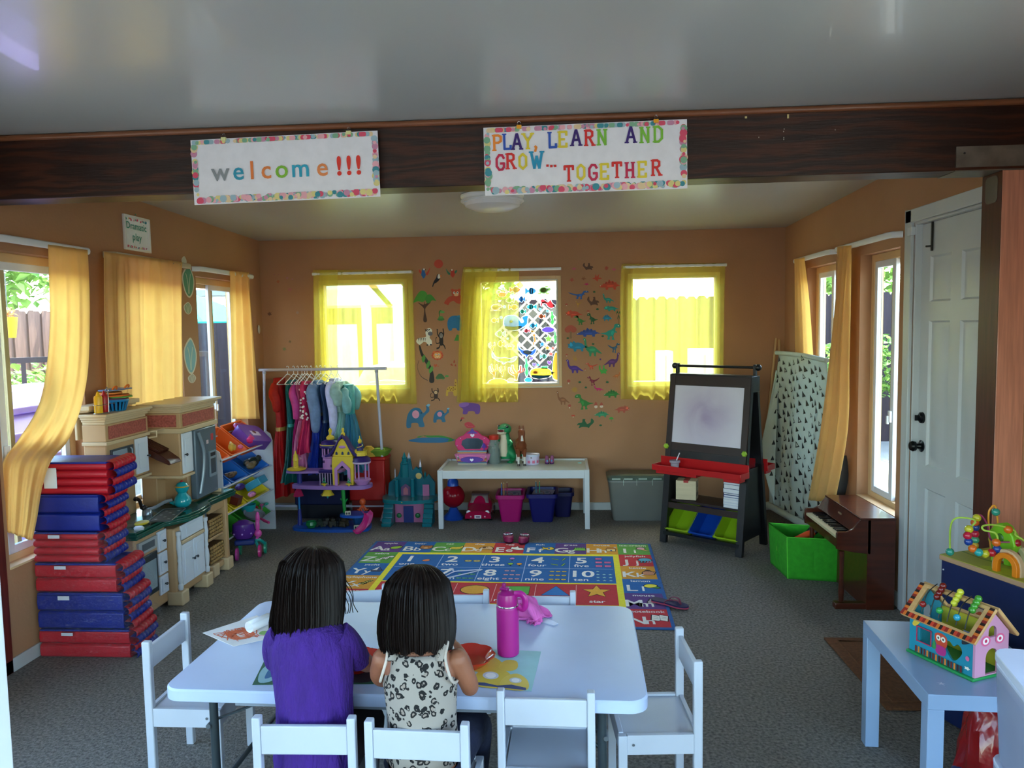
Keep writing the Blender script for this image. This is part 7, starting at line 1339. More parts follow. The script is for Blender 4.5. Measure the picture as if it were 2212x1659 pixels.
for i in range(5):
    tag(MB().mat(mat(('#16221c', '#1c1a1a', '#2a241a', '#141418', '#3a3020')[i], .5, var=.4)).box((0, 0, 0), (.06, .05, .035)).cyl((-.02, -.028, -.018), (-.02, .028, -.018), .014).cyl((.02, -.028, -.018), (.02, .028, -.018), .014).box((.004, 0, .026), (.03, .044, .022)).build('toy_vehicle', loc=(bx_(694)+.05*i, 6.04+.02*(i % 2), .058), rz=.3*i, bevel=.003), 'small dark toy vehicle under the toy castle, %s from the left' % ORD[i], 'toy car', 'dark toy vehicles under the castle')
# ================================================================ ICE CASTLE
t = thing('toy_ice_castle', 'translucent teal toy ice palace next to the play table', 'toy castle', (-1.33, 6.32, 0)); K_ = dict(parent=t, world=True)
ICE = pl('#17808e', .2, trans=.35, coat=.4); IC2 = pl('#0f6c80', .25, trans=.3); SIL = pl('#b8b4c0', .3, metal=.3); PNK = pl('#a8608c', .4)
ix = lambda px: YY(px, 1050, 6.3).x; iz = lambda py: YY(885, py, 6.3).z
MB().mat(ICE).prism([(q.x, q.y) for q in crom([(ix(832), 6.20, 0), (ix(860), 6.14, 0), (ix(885), 6.12, 0), (ix(915), 6.14, 0), (ix(940), 6.20, 0), (ix(938), 6.40, 0), (ix(836), 6.40, 0)], 5, True)], (0, 0, iz(1078)-.005), (1, 0, 0), (0, 1, 0), .03).build('terrace', bevel=.006, **K_)
MB().mat(PNK).bx((ix(853), 6.28, .0), (ix(915), 6.30, iz(1085))).build('rear_wall_print', **K_)
MB().mat(pl('#1a2a70')).bx((ix(872), 6.268, 0), (ix(893), 6.28, .14)).build('blue_door', **K_)
for k, px_ in enumerate((862, 902)): MB().mat(pl('#1a6a3a')).ball((ix(px_), 6.27, .06), (.022, .008, .022), 10).build('round_shrub', **K_)
for s, px_ in ((0, 842), (1, 928)):
    for k in range(6): MB().mat(ICE).bx((ix(px_)-.04, 6.12+k*.028, 0), (ix(px_)+.04, 6.15+k*.028, .03+k*.034)).build('stair_step', bevel=.003, **K_)
MB().mat(IC2).prism([(ix(835), iz(1078)), (ix(938), iz(1078)), (ix(938), iz(1044)), (ix(925), iz(1026)), (ix(915), iz(1038)), (ix(910), iz(1020)), (ix(898), iz(1010)), (ix(890), iz(1018)), (ix(887), iz(998)), (ix(866), iz(998)), (ix(862), iz(1020)), (ix(858), iz(1030)), (ix(850), iz(1035)), (ix(838), iz(1045))], (0, 6.36, 0), (1, 0, 0), (0, 0, 1), .03).build('facade', bevel=.003, **K_)
for px_, a_, b_ in ((858, 1078, 1036), (892, 1078, 1034)): MB().mat(ICE).cyl((ix(px_), 6.28, iz(a_)), (ix(px_), 6.28, iz(b_)), .016, n=10).build('entrance_column', **K_)
MB().mat(pl('#5a3a6a', .4)).prism([(-.04, 0), (.04, 0), (.04, .09), (0, .12), (-.04, .09)], (ix(875), 6.325, iz(1076)), (1, 0, 0), (0, 0, 1), .004).mat(pl('#a86070')).prism([(-.02, .0), (.02, 0), (.02, .05), (0, .07), (-.02, .05)], (ix(875), 6.320, iz(1070)), (1, 0, 0), (0, 0, 1), .003).build('doorway_print', **K_)
MB().mat(PNK).bx((ix(912), 6.318, iz(1073)), (ix(926), 6.33, iz(1048))).build('side_print', **K_)
for px_, a_, b_, r_, c in ((873, 1032, 1003, .038, ICE), (873, 1003, 990, .022, ICE), (883, 1003, 990, .016, IC2), (907, 1024, 1008, .012, IC2), (852, 1040, 1018, .006, SIL), (917, 1040, 1024, .010, ICE)):
    MB().mat(c).lathe([(r_, iz(a_)), (r_, iz(b_)-.006), (r_*1.15, iz(b_)), (r_*.9, iz(b_))], (ix(px_), 6.34, 0), 10).build('tower', smooth=False, **K_)
for px_, a_, b_, r_, c in ((873, 992, 977, .022, ICE), (883, 992, 978, .017, SIL), (907, 1010, 992, .014, SIL), (852, 1020, 1012, .007, SIL), (917, 1026, 1018, .009, ICE)):
    MB().mat(c).lathe([(r_, iz(a_)), (r_*.5, (iz(a_)+iz(b_))/2), (0, iz(b_))], (ix(px_), 6.34, 0), 10).build('spire', **K_)
MB().mat(pl('#b8a060', .4)).lathe([(0, -.004), (.024, -.004), (.026, 0), (0, .004)], (ix(905), 6.30, iz(1028)), 20, Matrix.Rotation(pi/2, 3, 'X')).build('clock', **K_)
for k in range(3): MB().mat(pl('#c9a83a')).ball((ix(868+k*9), 6.125+.01*abs(k-1), iz(1078)+.012), (.008, .005, .005), 8).build('gold_bead', **K_)
# ================================================================ UNDER THE PLAY TABLE
t = thing('gumball_toy', 'red transparent globe toy on a blue stand behind the table leg', 'toy globe', (-.97, 6.40, 0))
MB().mat(pl('#1b48a8', .3)).lathe([(.085, 0), (.09, .02), (.05, .06), (.03, .10), (0, .10)], n=24).build('stand', t); MB().mat(pl('#b0162c', .12, trans=.4)).ball((0, 0, .20), .10, 24).build('globe', t); MB().mat(pl('#1b48a8', .3)).lathe([(.05, .29), (.045, .33), (.02, .36), (0, .36)], n=20).build('cap', t); MB().mat(pl('#1f8a3a', .3)).lathe([(.03, .355), (.05, .375), (0, .39)], n=16).build('top_knob', t)
t = thing('doll_car', 'hot pink doll-sized toy convertible car under the play table', 'toy car', (-.745, 6.42, 0)); PC = mat('#a80f3e', .2, var=.03, coat=.6)
m = MB().mat(PC)
def carf(u, v):
    a = u*pi; x = .11*cos(a); s = sin(a)**.5; y = -.14+.40*v
    top = .10+.03*min(1, v*4)+(.075*max(0, sin((v-.28)/.55*pi)) if .28 < v < .83 else 0)
    xx = x if abs(x) < .105 else x
    return V((xx*(1-.10*max(0, (s*top-.12)/.08)), y-.02*s*(v < .02), .03+(top-.03)*s))
m.grid(carf, 24, 28); m.add([carf(i/24, 0) for i in range(25)], [tuple(range(25))]); m.add([carf(i/24, 1) for i in range(25)], [tuple(range(25))]); m.build('body', t)
MB().mat(pl('#8a7a78', .1)).grid(lambda u, v: V(((u-.5)*.16*(1-.15*v), -.012+.055*v, .137+.058*v)), 6, 4).build('windscreen', t, solid=.003)
MB().mat(pl('#3a1020')).bx((-.075, .045, .19), (.075, .13, .206)).build('roof_opening', t)
for s in (-1, 1):
    MB().mat(pl('#e4dfe6', .15)).ball((s*.078, -.142, .085), (.02, .01, .018), 14).build('headlight', t)
    for y_ in (-.07, .18): MB().mat(pl('#1a1418')).cyl((s*.085, y_, .035), (s*.115, y_, .035), .035, n=18).build('wheel', t)
MB().mat(pl('#e0d8e0')).bx((-.028, -.152, .035), (.028, -.148, .062)).mat(pr('#503050')).bx((-.018, -.1525, .043), (.018, -.152, .054)).build('number_plate', t)
MB().mat(pl('#d9b0c0')).ball((-.06, -.15, .05), .007, 8).build('fog_lamp', t); MB().mat(pl('#d9b0c0')).ball((.06, -.15, .05), .007, 8).build('fog_lamp', t)
def ctub(name, label, x, y, w_, d_, h_, c, rim, sheets):
    t = thing(name, label, 'tub', (x, y, 0)); M_ = pl(c, .4)
    P1 = rrect(w_*.72, d_*.8, .03, 4); P2 = rrect(w_*.98, d_, .03, 4); P3 = rrect(w_*1.12, d_*1.1, .035, 4); P4 = rrect(w_*.94, d_*.96, .03, 4); P5 = rrect(w_*.70, d_*.76, .03, 4); n = len(P1)
    vs = [(a, b, 0) for a, b in P1]+[(a, b, h_-.03) for a, b in P2]+[(a, b, h_-.035) for a, b in P3]+[(a, b, h_) for a, b in P3]+[(a, b, h_) for a, b in P4]+[(a, b, .01) for a, b in P5]
    MB().mat(M_).add(vs, [(r*n+i, r*n+(i+1) % n, (r+1)*n+(i+1) % n, (r+1)*n+i) for r in range(5) for i in range(n)]+[tuple(range(n))[::-1], tuple(range(5*n, 6*n))]).build('shell', t, ang=50, bevel=.003)
    return t
ctub('craft_tub', 'magenta plastic tub of colouring supplies under the play table', -.47, 6.40, .22, .28, .235, '#a80f66', 0, 0)
ctub('craft_tub', 'navy blue plastic tub of papers under the play table', -.20, 6.40, .24, .30, .245, '#13135e', 0, 0)
ctub('craft_tub', 'dark blue plastic tub behind the right end, half hidden under the table', -.03, 6.53, .18, .2, .22, '#15144a', 0, 0)
for i, (x, y, z_, r_, lb) in enumerate(((-.47, 6.38, .20, .1, 'colouring picture on top of the magenta tub'), (-.20, 6.38, .21, -.15, 'colouring picture lying across the navy tub'))):
    sh = thing('colouring_page', lb, 'paper', (x, y, z_), r_)
    m = MB().mat(pr('#a89aa8')).add([(-.09, -.12, 0), (.09, -.12, .0), (.09, .12, .02), (-.09, .12, .02), (-.09, -.12, .002), (.09, -.12, .002), (.09, .12, .022), (-.09, .12, .022)], [(0, 3, 2, 1), (4, 5, 6, 7), (0, 1, 5, 4), (1, 2, 6, 5), (2, 3, 7, 6), (3, 0, 4, 7)], True); m.build('sheet', sh)
    m = MB().draw([('#5a4a6a', 'l', (3, '10,20 40,50 80,30 90,70 50,90 20,60')), ('#a0604a', 'l', (4, '20,80 50,70 60,40')), ('#4a6a7a', 'e', (70, 70, 10, 8))], (-.08, -.11, .003), (.16, 0, 0), (0, .22, .018)).build('line_drawing', sh)
for i, (x, y, c) in enumerate(((-.545, 6.33, '#3a6aa8'), (-.525, 6.33, '#c9864a'), (-.50, 6.36, '#8a2a3a'), (-.255, 6.40, '#3a7a9a'), (-.225, 6.40, '#3a9a6a'))):
    tag(MB().mat(pl(c, .4)).cyl((0, 0, 0), (0, 0, .12), .004, n=8).mat(pl('#d9c9a0')).cyl((0, 0, .12), (0, 0, .132), .004, .0005, n=8).build('coloured_pencil', loc=(x, y, .20)), '%s pencil standing in the %s tub' % (('blue', 'tan', 'dark red', 'slate blue', 'green')[i], 'magenta' if i < 3 else 'navy'), 'pencil')
# ================================================================ RIGHT HALF: STORAGE BOX, EASEL
t = thing('storage_box', 'clear grey plastic storage box with greenish lid against the back wall', 'storage box', (.62, 6.45, 0))
P = lambda s, z, dx=0: [(a*s+dx, b*s, z) for a, b in rrect(.50, .26, .03, 4)]
m = MB().mat(mat('#83847f', .3, var=.05, alpha=.75)); R5 = [P(.88, 0), P(.90, .01), P(1.04, .33), P(1.07, .33), P(1.07, .355)]; n = len(R5[0])
m.add([q for r in R5 for q in r], [(r*n+i, r*n+(i+1) % n, (r+1)*n+(i+1) % n, (r+1)*n+i) for r in range(4) for i in range(n)]+[tuple(range(n))[::-1]]); m.build('tub', t, ang=50, solid=.003)
MB().mat(mat('#56645a', .3, var=.2, scale=9, alpha=.9)).add(P(1.08, .345)+P(1.09, .372)+P(1.0, .385), [(r*n+i, r*n+(i+1) % n, (r+1)*n+(i+1) % n, (r+1)*n+i) for r in range(2) for i in range(n)]+[tuple(range(2*n, 3*n))]).build('lid', t)
for x in (-.20, -.10, .02, .14): MB().mat(pl('#a9b8ac', .4)).box((x, -.143, .36), (.07, .008, .012)).build('lid_rib', t)
for x in (-.14, -.03, .10): MB().mat(pl('#a9b8ac', .4)).box((x, -.142, .33), (.004, .006, .05)).build('rib', t)
# easel
e0, e1 = FL(1427, 1170), FL(1600, 1205); ea = atan2(e1.y-e0.y, e1.x-e0.x); EW = (e1-e0).length; ED = .42
t = thing('art_easel', 'black wooden art easel with whiteboard, red trays and fabric bins', 'easel', (e0.x, e0.y, 0), ea); BW_ = mat('#0e0e12', .4, var=.15, coat=.2); DKB = mat('#2a1a18', .5, var=.15)
def ey(z): return z*ED*.42/1.28          # lean of the front face
m_ = lambda: MB().mat(BW_)
for s, x in ((0, .0), (1, EW-.035)):
    nm = 'leg'
    m_().bar((x+.018, .012, 0), (x+.018, ey(.62)+.012, .62), .05, .035).build(nm, t); m_().bar((x+.018, ED, 0), (x+.018, ED-ey(.62), .62), .05, .035).build(nm, t)
    m_().prism([(.02, .09), (ED-.02, .09), (ED-ey(.62), .60), (ey(.62), .60)], (x+.008, 0, 0), (0, 1, 0), (0, 0, 1), .014).build('side_panel', t)
    m_().bar((x+.018, ey(.58)+.01, .58), (x+.018, ey(1.26), 1.26), .045, .03).build('upper_leg', t); m_().bar((x+.018, ED-ey(.58), .58), (x+.018, ED-ey(1.26), 1.26), .045, .03).build('upper_leg', t)
    m_().bx((x-.006, ey(1.24)-.02, 1.15), (x+.042, ED-ey(1.24)+.03, 1.265)).build('hinge_block', t, bevel=.003)
    m_().bx((x+.004+s*.012, ey(1.3)+.04, 1.26), (x+.022+s*.012, ey(1.3)+.075, 1.345)).build('roll_holder', t, bevel=.003)
    m_().ball((x-.012+s*.06, ey(1.3)+.058, 1.325), .024, 16).build('ball_end', t)
m_().cyl((0, ey(1.3)+.058, 1.325), (EW, ey(1.3)+.058, 1.325), .010).build('paper_bar', t); m_().bx((0, ey(1.26)-.01, 1.255), (EW, ED-ey(1.26)+.01, 1.27)).build('top_cap', t)
lean = Matrix.Rotation(-atan2(ey(1.28), 1.28), 3, 'X'); cx = EW/2
def fb(x0, x1, z0, z1, dy, th, mm, name, **k): # board lying in the front face
    c = V(((x0+x1)/2, ey((z0+z1)/2)-.012-dy, (z0+z1)/2)); return MB().mat(mm).box(c, (x1-x0, th, z1-z0), R=lean).build(name, t, **k)
fb(.0, EW, .70, .755, 0, .018, DKB, 'frame_rail'); fb(.0, EW, 1.185, 1.255, 0, .018, DKB, 'frame_rail'); fb(.0, .045, .62, 1.255, .001, .02, DKB, 'frame_stile'); fb(EW-.045, EW, .62, 1.255, .001, .02, DKB, 'frame_stile')
fb(.0, EW, .62, .70, .0, .012, BW_, 'lower_rail')
WB = mat('#c7c2d2', .3, var=.05, scale=2); o = fb(.045, EW-.045, .755, 1.185, 0, .008, WB, 'whiteboard')
nt = WB.node_tree; tc = nt.nodes.new('ShaderNodeTexNoise'); tc.inputs['Scale'].default_value = 3; tc.inputs['Detail'].default_value = 6; tc.inputs['Distortion'].default_value = 1.5; tk = nt.nodes.new('ShaderNodeTexCoord')
gr = nt.nodes.new('ShaderNodeTexGradient'); gr.gradient_type = 'SPHERICAL'; mp = nt.nodes.new('ShaderNodeMapping'); mp.inputs['Location'].default_value = (-.30*3.4, 0, -.96*3.4); mp.inputs['Scale'].default_value = (3.4, 0, 3.4)
mu = nt.nodes.new('ShaderNodeMath'); mu.operation = 'MULTIPLY'; mx = nt.nodes.new('ShaderNodeMixRGB'); mx.inputs[1].default_value = lin('#cbc6d4'); mx.inputs[2].default_value = lin('#7a5590')
nt.links.new(tk.outputs['Object'], mp.inputs[0]); nt.links.new(mp.outputs[0], gr.inputs[0]); nt.links.new(tk.outputs['Object'], tc.inputs[0]); nt.links.new(tc.outputs[0], mu.inputs[0]); nt.links.new(gr.outputs[0], mu.inputs[1]); nt.links.new(mu.outputs[0], mx.inputs[0]); nt.links.new(mx.outputs[0], nt.nodes['Principled BSDF'].inputs['Base Color'])
m = MB().mat(BW_).box((cx, ED-ey(.95)+.012, .95), (EW, .012, .60), R=Matrix.Rotation(atan2(ey(1.28), 1.28), 3, 'X')); m.build('rear_board', t)
for x in (.01, EW-.01): MB().mat(pl('#8fb52c', .4)).lathe([(0, -.02), (.016, -.02), (.021, -.012), (.021, -.004), (.014, 0), (0, 0)], (x, ey(.72)-.022, .725), 6, Matrix.Rotation(-pi/2, 3, 'X')).build('clamp_knob', t, smooth=False)
# red trays front and back
RT = pl('#b01418', .3, coat=.3)
def tray(y, sgn):
    z = .59; d_ = .13; w_ = EW+.06; th = .006; nm = 'red_tray'
    m = MB().mat(RT); xx0, xx1 = -.03, EW+.03
    ya, yb = (y, y-d_*sgn)
    m.bx((xx0, min(ya, yb), z-.03), (xx1, max(ya, yb), z-.024)); m.bx((xx0, yb-.003, z-.03), (xx1, yb+.003, z+.012)); m.bx((xx0, ya-.003, z-.03), (xx1, ya+.003, z+.06))
    for x in (xx0, xx1): m.bx((x-.003, min(ya, yb), z-.03), (x+.003, max(ya, yb), z+.012))
    m.bx((xx0+.02, min(ya, yb)+.02, z-.055), (xx1-.35, max(ya, yb)-.02, z-.03)); m.bx((xx1-.14, min(ya, yb)+.02, z-.055), (xx1-.02, max(ya, yb)-.02, z-.03)); m.build(nm, t, bevel=.002)
tray(ey(.6)-.022, 1); tray(ED-ey(.6)+.03, -1)
MB().mat(DKB).bx((.03, .10, .30), (EW-.03, .34, .318)).build('middle_shelf', t); MB().mat(DKB).bx((.02, .04, .262), (EW-.02, .06, .305)).build('shelf_apron', t)
MB().mat(BW_).bx((.02, .0, .062), (EW-.02, .03, .088)).build('bottom_rail', t); MB().mat(BW_).bx((.02, .30, .20), (EW-.02, .33, .24)).build('rear_rail', t)
Re = Matrix.Rotation(ea, 3, 'Z'); tl = radians(38)
for i, (c, nm) in enumerate((('#8fb01c', 'left lime green'), ('#0e3f9c', 'middle blue'), ('#8fb01c', 'right lime green'))):
    w3 = (EW-.05)/3; c0 = V((e0.x, e0.y, 0))+Re @ V((.025+w3*(i+.5), .13, .205))
    sbin('easel_bin', '%s plastic bin on the bottom rack of the black easel' % nm, 'bin', 'bins of the easel', c0, Re @ V((1, 0, 0)), Re @ V((0, cos(tl), sin(tl))), Re @ V((0, -sin(tl), cos(tl))), w3-.006, .30, .10, pl(c, .4))
E_ = lambda x, y, z: V((e0.x, e0.y, 0))+Re @ V((x, y, z))
# shape sorter, books, paint cup
t = thing('shape_sorter', 'pale wooden shape sorter box with red lid tab on the easel shelf', 'shape sorter', E_(.13, .17, .319), ea+.35)
WN = mat('#c9b898', .6, var=.08, stretch=(1, 1, 6)); MB().mat(WN).box((0, 0, .075), (.15, .12, .145)).build('box', t, bevel=.002)
MB().mat(pl('#a81a1c', .4)).box((0, -.0, .149), (.04, .13, .004)).box((0, -.062, .142), (.035, .004, .016)).build('lid_tab', t)
for (p, dx, dz) in (([(-.018, 0), (.018, 0), (0, .034)], 0, .095), ([(-.014, 0), (.014, 0), (.014, .03), (-.014, .03)], -.028, .03), ([(-.014, 0), (.014, 0), (.018, .018), (0, .034), (-.018, .018)], .028, .03)):
    MB().mat(pl('#2c1c12')).prism([(a, b) for a, b in p], (.0755, dx, dz), (0, 1, 0), (0, 0, 1), .0008).build('shape_hole', t)
zc = .319
for i, (c, h_) in enumerate((('#c9cbd8', .02), ('#c2c4d0', .018), ('#c9cbd8', .022), ('#b8bcc8', .016), ('#23408a', .018), ('#141c48', .014), ('#c9cbdc', .03), ('#151d44', .034), ('#c4c6d4', .012))):
    o = MB().mat(pr('#d8d8dc')).box((0, 0, h_/2), (.135, .20, h_-.004)).mat(pl(c, .5)).box((0, 0, .0015), (.14, .205, .003)).box((0, 0, h_-.0015), (.14, .205, .003)).box((-.0695, 0, h_/2), (.003, .205, h_)).build('board_book', loc=E_(EW-.105, .19, zc), rz=ea+.02*sin(i*5)); zc += h_
    tag(o, '%s book in the small pile on the easel shelf, %s from the bottom' % (('white', 'white', 'white', 'grey', 'blue', 'navy', 'thick white', 'thick navy', 'thin white')[i], ORD[i]), 'book', 'books on the easel shelf')
t = thing('paint_cup', 'translucent paint cup with lid and brush in the red easel tray', 'cup', E_(.14, -.03, .568)); CL_ = pl('#b9b4c0', .15, alpha=.55)
MB().mat(CL_).lathe([(0, 0), (.026, 0), (.032, .055), (.04, .06), (.04, .075), (0, .076)], n=20).build('cup', t); MB().mat(pl('#d0ccd8', .3)).cyl((.01, 0, .07), (.035, 0, .13), .004, n=8).build('brush', t)
# ================================================================ FOLDED PLAY TENT
TC = mat('#c5cfca', .9, var=.04, scale=8, bump=.2, bscale=30, trans=.25); TB = pr('#17171c')
t = thing('folded_play_tent', 'folded white play tent with black triangles leaning in the right corner', 'play tent', (1.74, 6.3, 0)); K_ = dict(parent=t, world=True)
c4 = [XX(1683, 762, 1.79), XX(1786, 779, 1.868), XX(1664, 1100, 1.745), XX(1800, 1168, 1.80)]
def tf(u, v):
    a = c4[0].lerp(c4[1], u); b = c4[2].lerp(c4[3], u); q = a.lerp(b, v); q = V((min(q.x, 1.872), q.y, max(q.z, .015)))
    return q+V((-.95, -.3, 0))*(.009*sin(u*15+v*3)+.009*sin(u*31+1)*(v)+.006*sin(v*9+u*4))
MB().mat(TC).grid(tf, 50, 60).build('front_cloth', solid=.004, **K_)
q1, q2, q3, q4 = YY(1676, 800, 6.5), YY(1683, 800, 6.44), YY(1640, 985, 6.5), YY(1672, 1090, 6.32)
MB().mat(TC).grid(lambda u, v: q1.lerp(q2, u).lerp(q3.lerp(q4, u), v)+V((0, -.01*sin(u*9+v*4), 0)), 12, 30).build('side_cloth', solid=.004, **K_)
MB().mat(TC).tube(crom([c4[0]+V((-.02, 0, .0)), (c4[0]+c4[1])/2+V((0, -.01, .01)), c4[1]+V((0, 0, .0))], 8), .018, 10).build('top_seam', **K_)
MB().mat(TC).tube(crom([c4[2]+V((-.02, 0, .04)), c4[2].lerp(c4[3], .5)+V((-.03, -.02, .03)), c4[3]+V((-.03, 0, .03))], 6), .028, 10).build('bottom_roll', **K_)
rs = random.Random(11); k = 0
for j in range(19):
    for i in range(9):
        if k > 170: break
        u, v = (i+.5+(.4 if j % 2 else 0))/9.6+rs.uniform(-.012, .012), .035+j/19.2+rs.uniform(-.01, .01)+.02*sin(i)
        if u > .97 or v > .99: continue
        e = .004; O = tf(u, v); ux = (tf(u+e, v)-O)/e; uy = (O-tf(u, v+e))/e; ux.normalize(); uy.normalize(); n_ = ux.cross(uy).normalized()
        if n_.x > 0: n_ = -n_
        s = .022*rs.uniform(.8, 1.25); s *= 1.15; tri = [(-.6*s, -s*.9), (1.3*s, -s*.45), (-.6*s, s*.9)]; O = O+n_*.006
        m = MB().mat(TB)
        if rs.random() < .22: 
            P = tri; c_ = (sum(p[0] for p in P)/3, sum(p[1] for p in P)/3); Q = [(c_[0]+(p[0]-c_[0])*.55, c_[1]+(p[1]-c_[1])*.55) for p in P]
            for a in range(3): m.flatpoly([P[a], P[(a+1) % 3], Q[(a+1) % 3], Q[a]], O, ux, uy)
        else: m.flatpoly(tri, O, ux, uy)
        m.build('printed_triangle', smooth=False, **K_); k += 1
for i in range(7):
    q = q1.lerp(q3, .1+i*.13).lerp(q2.lerp(q4, .1+i*.13), .7)+V((-.0, -.016, 0)); MB().mat(TB).flatpoly([(-.014, 0), (.018, 0), (.004, .04)], q, V((1, 0, 0)), V((0, 0, 1))).build('printed_triangle', smooth=False, **K_)
for a, b in (((1677, 730, 6.60), (1640, 1100, 6.62)), ((1683, 733, 6.62), (1692, 1090, 6.5))): MB().mat(mat('#b08a60', .6)).cyl(YY(*a), YY(*b[:2], b[2]), .011, n=10).build('wooden_pole', **K_)
# guitar between curtain and piano
t = thing('small_guitar', 'dark grey curved guitar edge standing between the yellow curtain and the piano', 'guitar', (1.83, 5.55, 0)); K_ = dict(parent=t, world=True); GB_ = mat('#3c444e', .35, var=.1)
a = 5.45; pth = [YY(x, y, a-.25+.0*i) for i, (x, y) in enumerate(((1836, 984), (1826, 1005), (1817, 1040), (1808, 1082), (1800, 1130), (1796, 1190)))]
pth = [V((min(q.x, 1.86), q.y, q.z)) for q in pth]
MB().mat(GB_).tube(crom(pth, 5), [.012+.001*min(i, 8) for i in range(26)], 10, sq=2.2).build('body_side', **K_)
for i in range(5): q = pth[i].lerp(pth[i+1], .3); MB().mat(pl('#1a1c20')).ball(q+V((-.022, -.012, 0)), .008, 8).build('tuning_peg', **K_)
tag(MB().mat(pr('#c8ccd8')).box((0, 0, .02), (.05, .02, .09), R=Matrix.Rotation(.2, 3, 'Y')).build('paper_card', loc=YY(1794, 1100, 4.97)), 'small white card tucked behind the toy piano', 'card')
# ================================================================ GREEN FABRIC BIN, PIANO
g = [FL(1702, 1250), FL(1812, 1257), FL(1830, 1215), FL(1688, 1205)]
g[2] = V((g[1].x+.0, g[1].y+.30, 0)); g[3] = V((g[0].x-.02, g[0].y+.33, 0))
t = thing('fabric_bin', 'bright green fabric storage bin beside the toy piano', 'fabric bin', ((g[0].x+g[1].x)/2, (g[0].y+g[2].y)/2, 0)); K_ = dict(parent=t, world=True); GF = cloth('#2f9a1e')
gh = YY(1710, 1160, g[0].y).z
nm = ['front', 'side', 'back', 'side']
gc = sum(g, V())/4; gt = [gc+(q-gc)*1.07 for q in g]
for i in range(4):
    a, b, c, d_ = g[i], g[(i+1) % 4], gt[(i+1) % 4]+V((0, 0, gh)), gt[i]+V((0, 0, gh)); nn_ = (b-a).cross(V((0, 0, 1))).normalized()
    MB().mat(GF).grid(lambda u, v: a.lerp(b, u).lerp(d_.lerp(c, u), v)+nn_*(.010*sin(u*pi)*sin(v*pi)*(1 if abs(u-.5) > .02 else .4)), 24, 12).build(nm[i]+'_panel', solid=.006, **K_)
MB().mat(pl('#58c834', .6)).tube([q+V((0, 0, gh)) for q in gt], .004, 6, closed=True).tube([g[0], gt[0]+V((0, 0, gh))], .004, 6).build('piping', **K_)
MB().mat(GF).add([q+V((0, 0, .02)) for q in g], [(0, 1, 2, 3)]).build('bottom', **K_)
MB().mat(pl('#6aba3a', .6)).box(g[3].lerp(g[0], .5)+V((-.012, 0, gh*.55)), (.008, .07, .03)).build('handle', **K_)
q = gc+V((.03, -.02, gh-.03))
o = thing('toy_blaster', 'orange and black toy sticking out of the green bin', 'toy', q); MB().mat(pl('#e0501c', .4)).tube([(-.10, 0, -.02), (-.02, 0, .015), (.02, 0, .03)], [.018, .024, .02], 10).build('barrel', o); MB().mat(pl('#16161c', .4)).tube([(.0, .02, .0), (.05, .02, .045), (.12, .0, .05)], .02, 8).tube([(-.02, .05, 0), (.03, .05, .06)], .012, 8).build('stock', o)
PW_ = mat('#4a1e10', .28, var=.3, scale=6, coat=.4, stretch=(.6, 6, 6)); PX0, PX1, PY0, PY1 = 1.60, 1.855, 4.345, 4.93
kx = 1.53; t = thing('toy_piano', 'small brown upright toy piano under the right window', 'toy piano', ((PX0+PX1)/2, (PY0+PY1)/2, 0)); K_ = dict(parent=t, world=True)
pz = XX(1862, 1100, 1.7).z; ph_ = FL(1820, 1120, 0); ZT = YY(1853, 1119, PY0).z; ZK = ZT-.11
MB().mat(PW_).bx((1.70, PY0, 0), (PX1, PY1, ZT-.012)).build('case', bevel=.003, **K_); MB().mat(PW_).bx((1.66, PY0-.005, ZT-.012), (PX1, PY1+.005, ZT)).build('top_board', bevel=.003, **K_)
ck = [(kx, ZK-.07), (kx, ZK+.02), (kx+.01, ZK+.028), (kx+.055, ZK+.028), (kx+.09, ZK+.045), (kx+.11, ZK+.075), (kx+.13, ZT-.012), (1.72, ZT-.012), (1.72, ZK-.10), (kx+.10, ZK-.09)]
for y_ in (PY0, PY1-.018): MB().mat(PW_).prism(ck, (0, y_+.018, 0), (1, 0, 0), (0, 0, 1), .018).build('cheek', bevel=.002, **K_)
MB().mat(PW_).bx((kx+.005, PY0+.018, ZK-.065), (1.72, PY1-.018, ZK-.015)).build('key_bed', **K_); MB().mat(PW_).add([(kx+.105, PY0+.018, ZK+.015), (kx+.105, PY1-.018, ZK+.015), (kx+.14, PY1-.018, ZT-.012), (kx+.14, PY0+.018, ZT-.012)], [(0, 1, 2, 3)]).build('fallboard', **K_)
nk = 21; kw = (PY1-PY0-.04)/nk
for i in range(nk):
    MB().mat(pl('#cfc39c', .3)).bx((kx+.006, PY0+.02+kw*i+.0006, ZK-.015), (kx+.105, PY0+.02+kw*(i+1)-.0006, ZK)).build('white_key', **K_)
    if i % 7 not in (2, 6) and i < nk-1: MB().mat(pl('#101012', .25)).bx((kx+.04, PY0+.02+kw*(i+.72), ZK), (kx+.105, PY0+.02+kw*(i+1.28), ZK+.010)).build('black_key', bevel=.001, **K_)
for y_ in (PY0+.012, PY1-.05): MB().mat(PW_).lathe([(.014, .04), (.016, .1), (.012, .2), (.015, ZK-.09)], (kx+.04, y_+.02, 0), 12).build('leg', **K_); MB().mat(PW_).bx((kx, y_-.005, 0), (1.72, y_+.045, .035)).build('leg_foot', bevel=.004, **K_)
MB().mat(pr('#9a8466')).draw([('#9a8466', 'r', (i*13, 0, i*13+9, 60+20*(i % 2))) for i in range(8)], (kx+.1185, (PY0+PY1)/2+.03, ZT-.05), (0, -.06, 0), (.0045, 0, .014)).build('gold_mark', smooth=False, **K_)
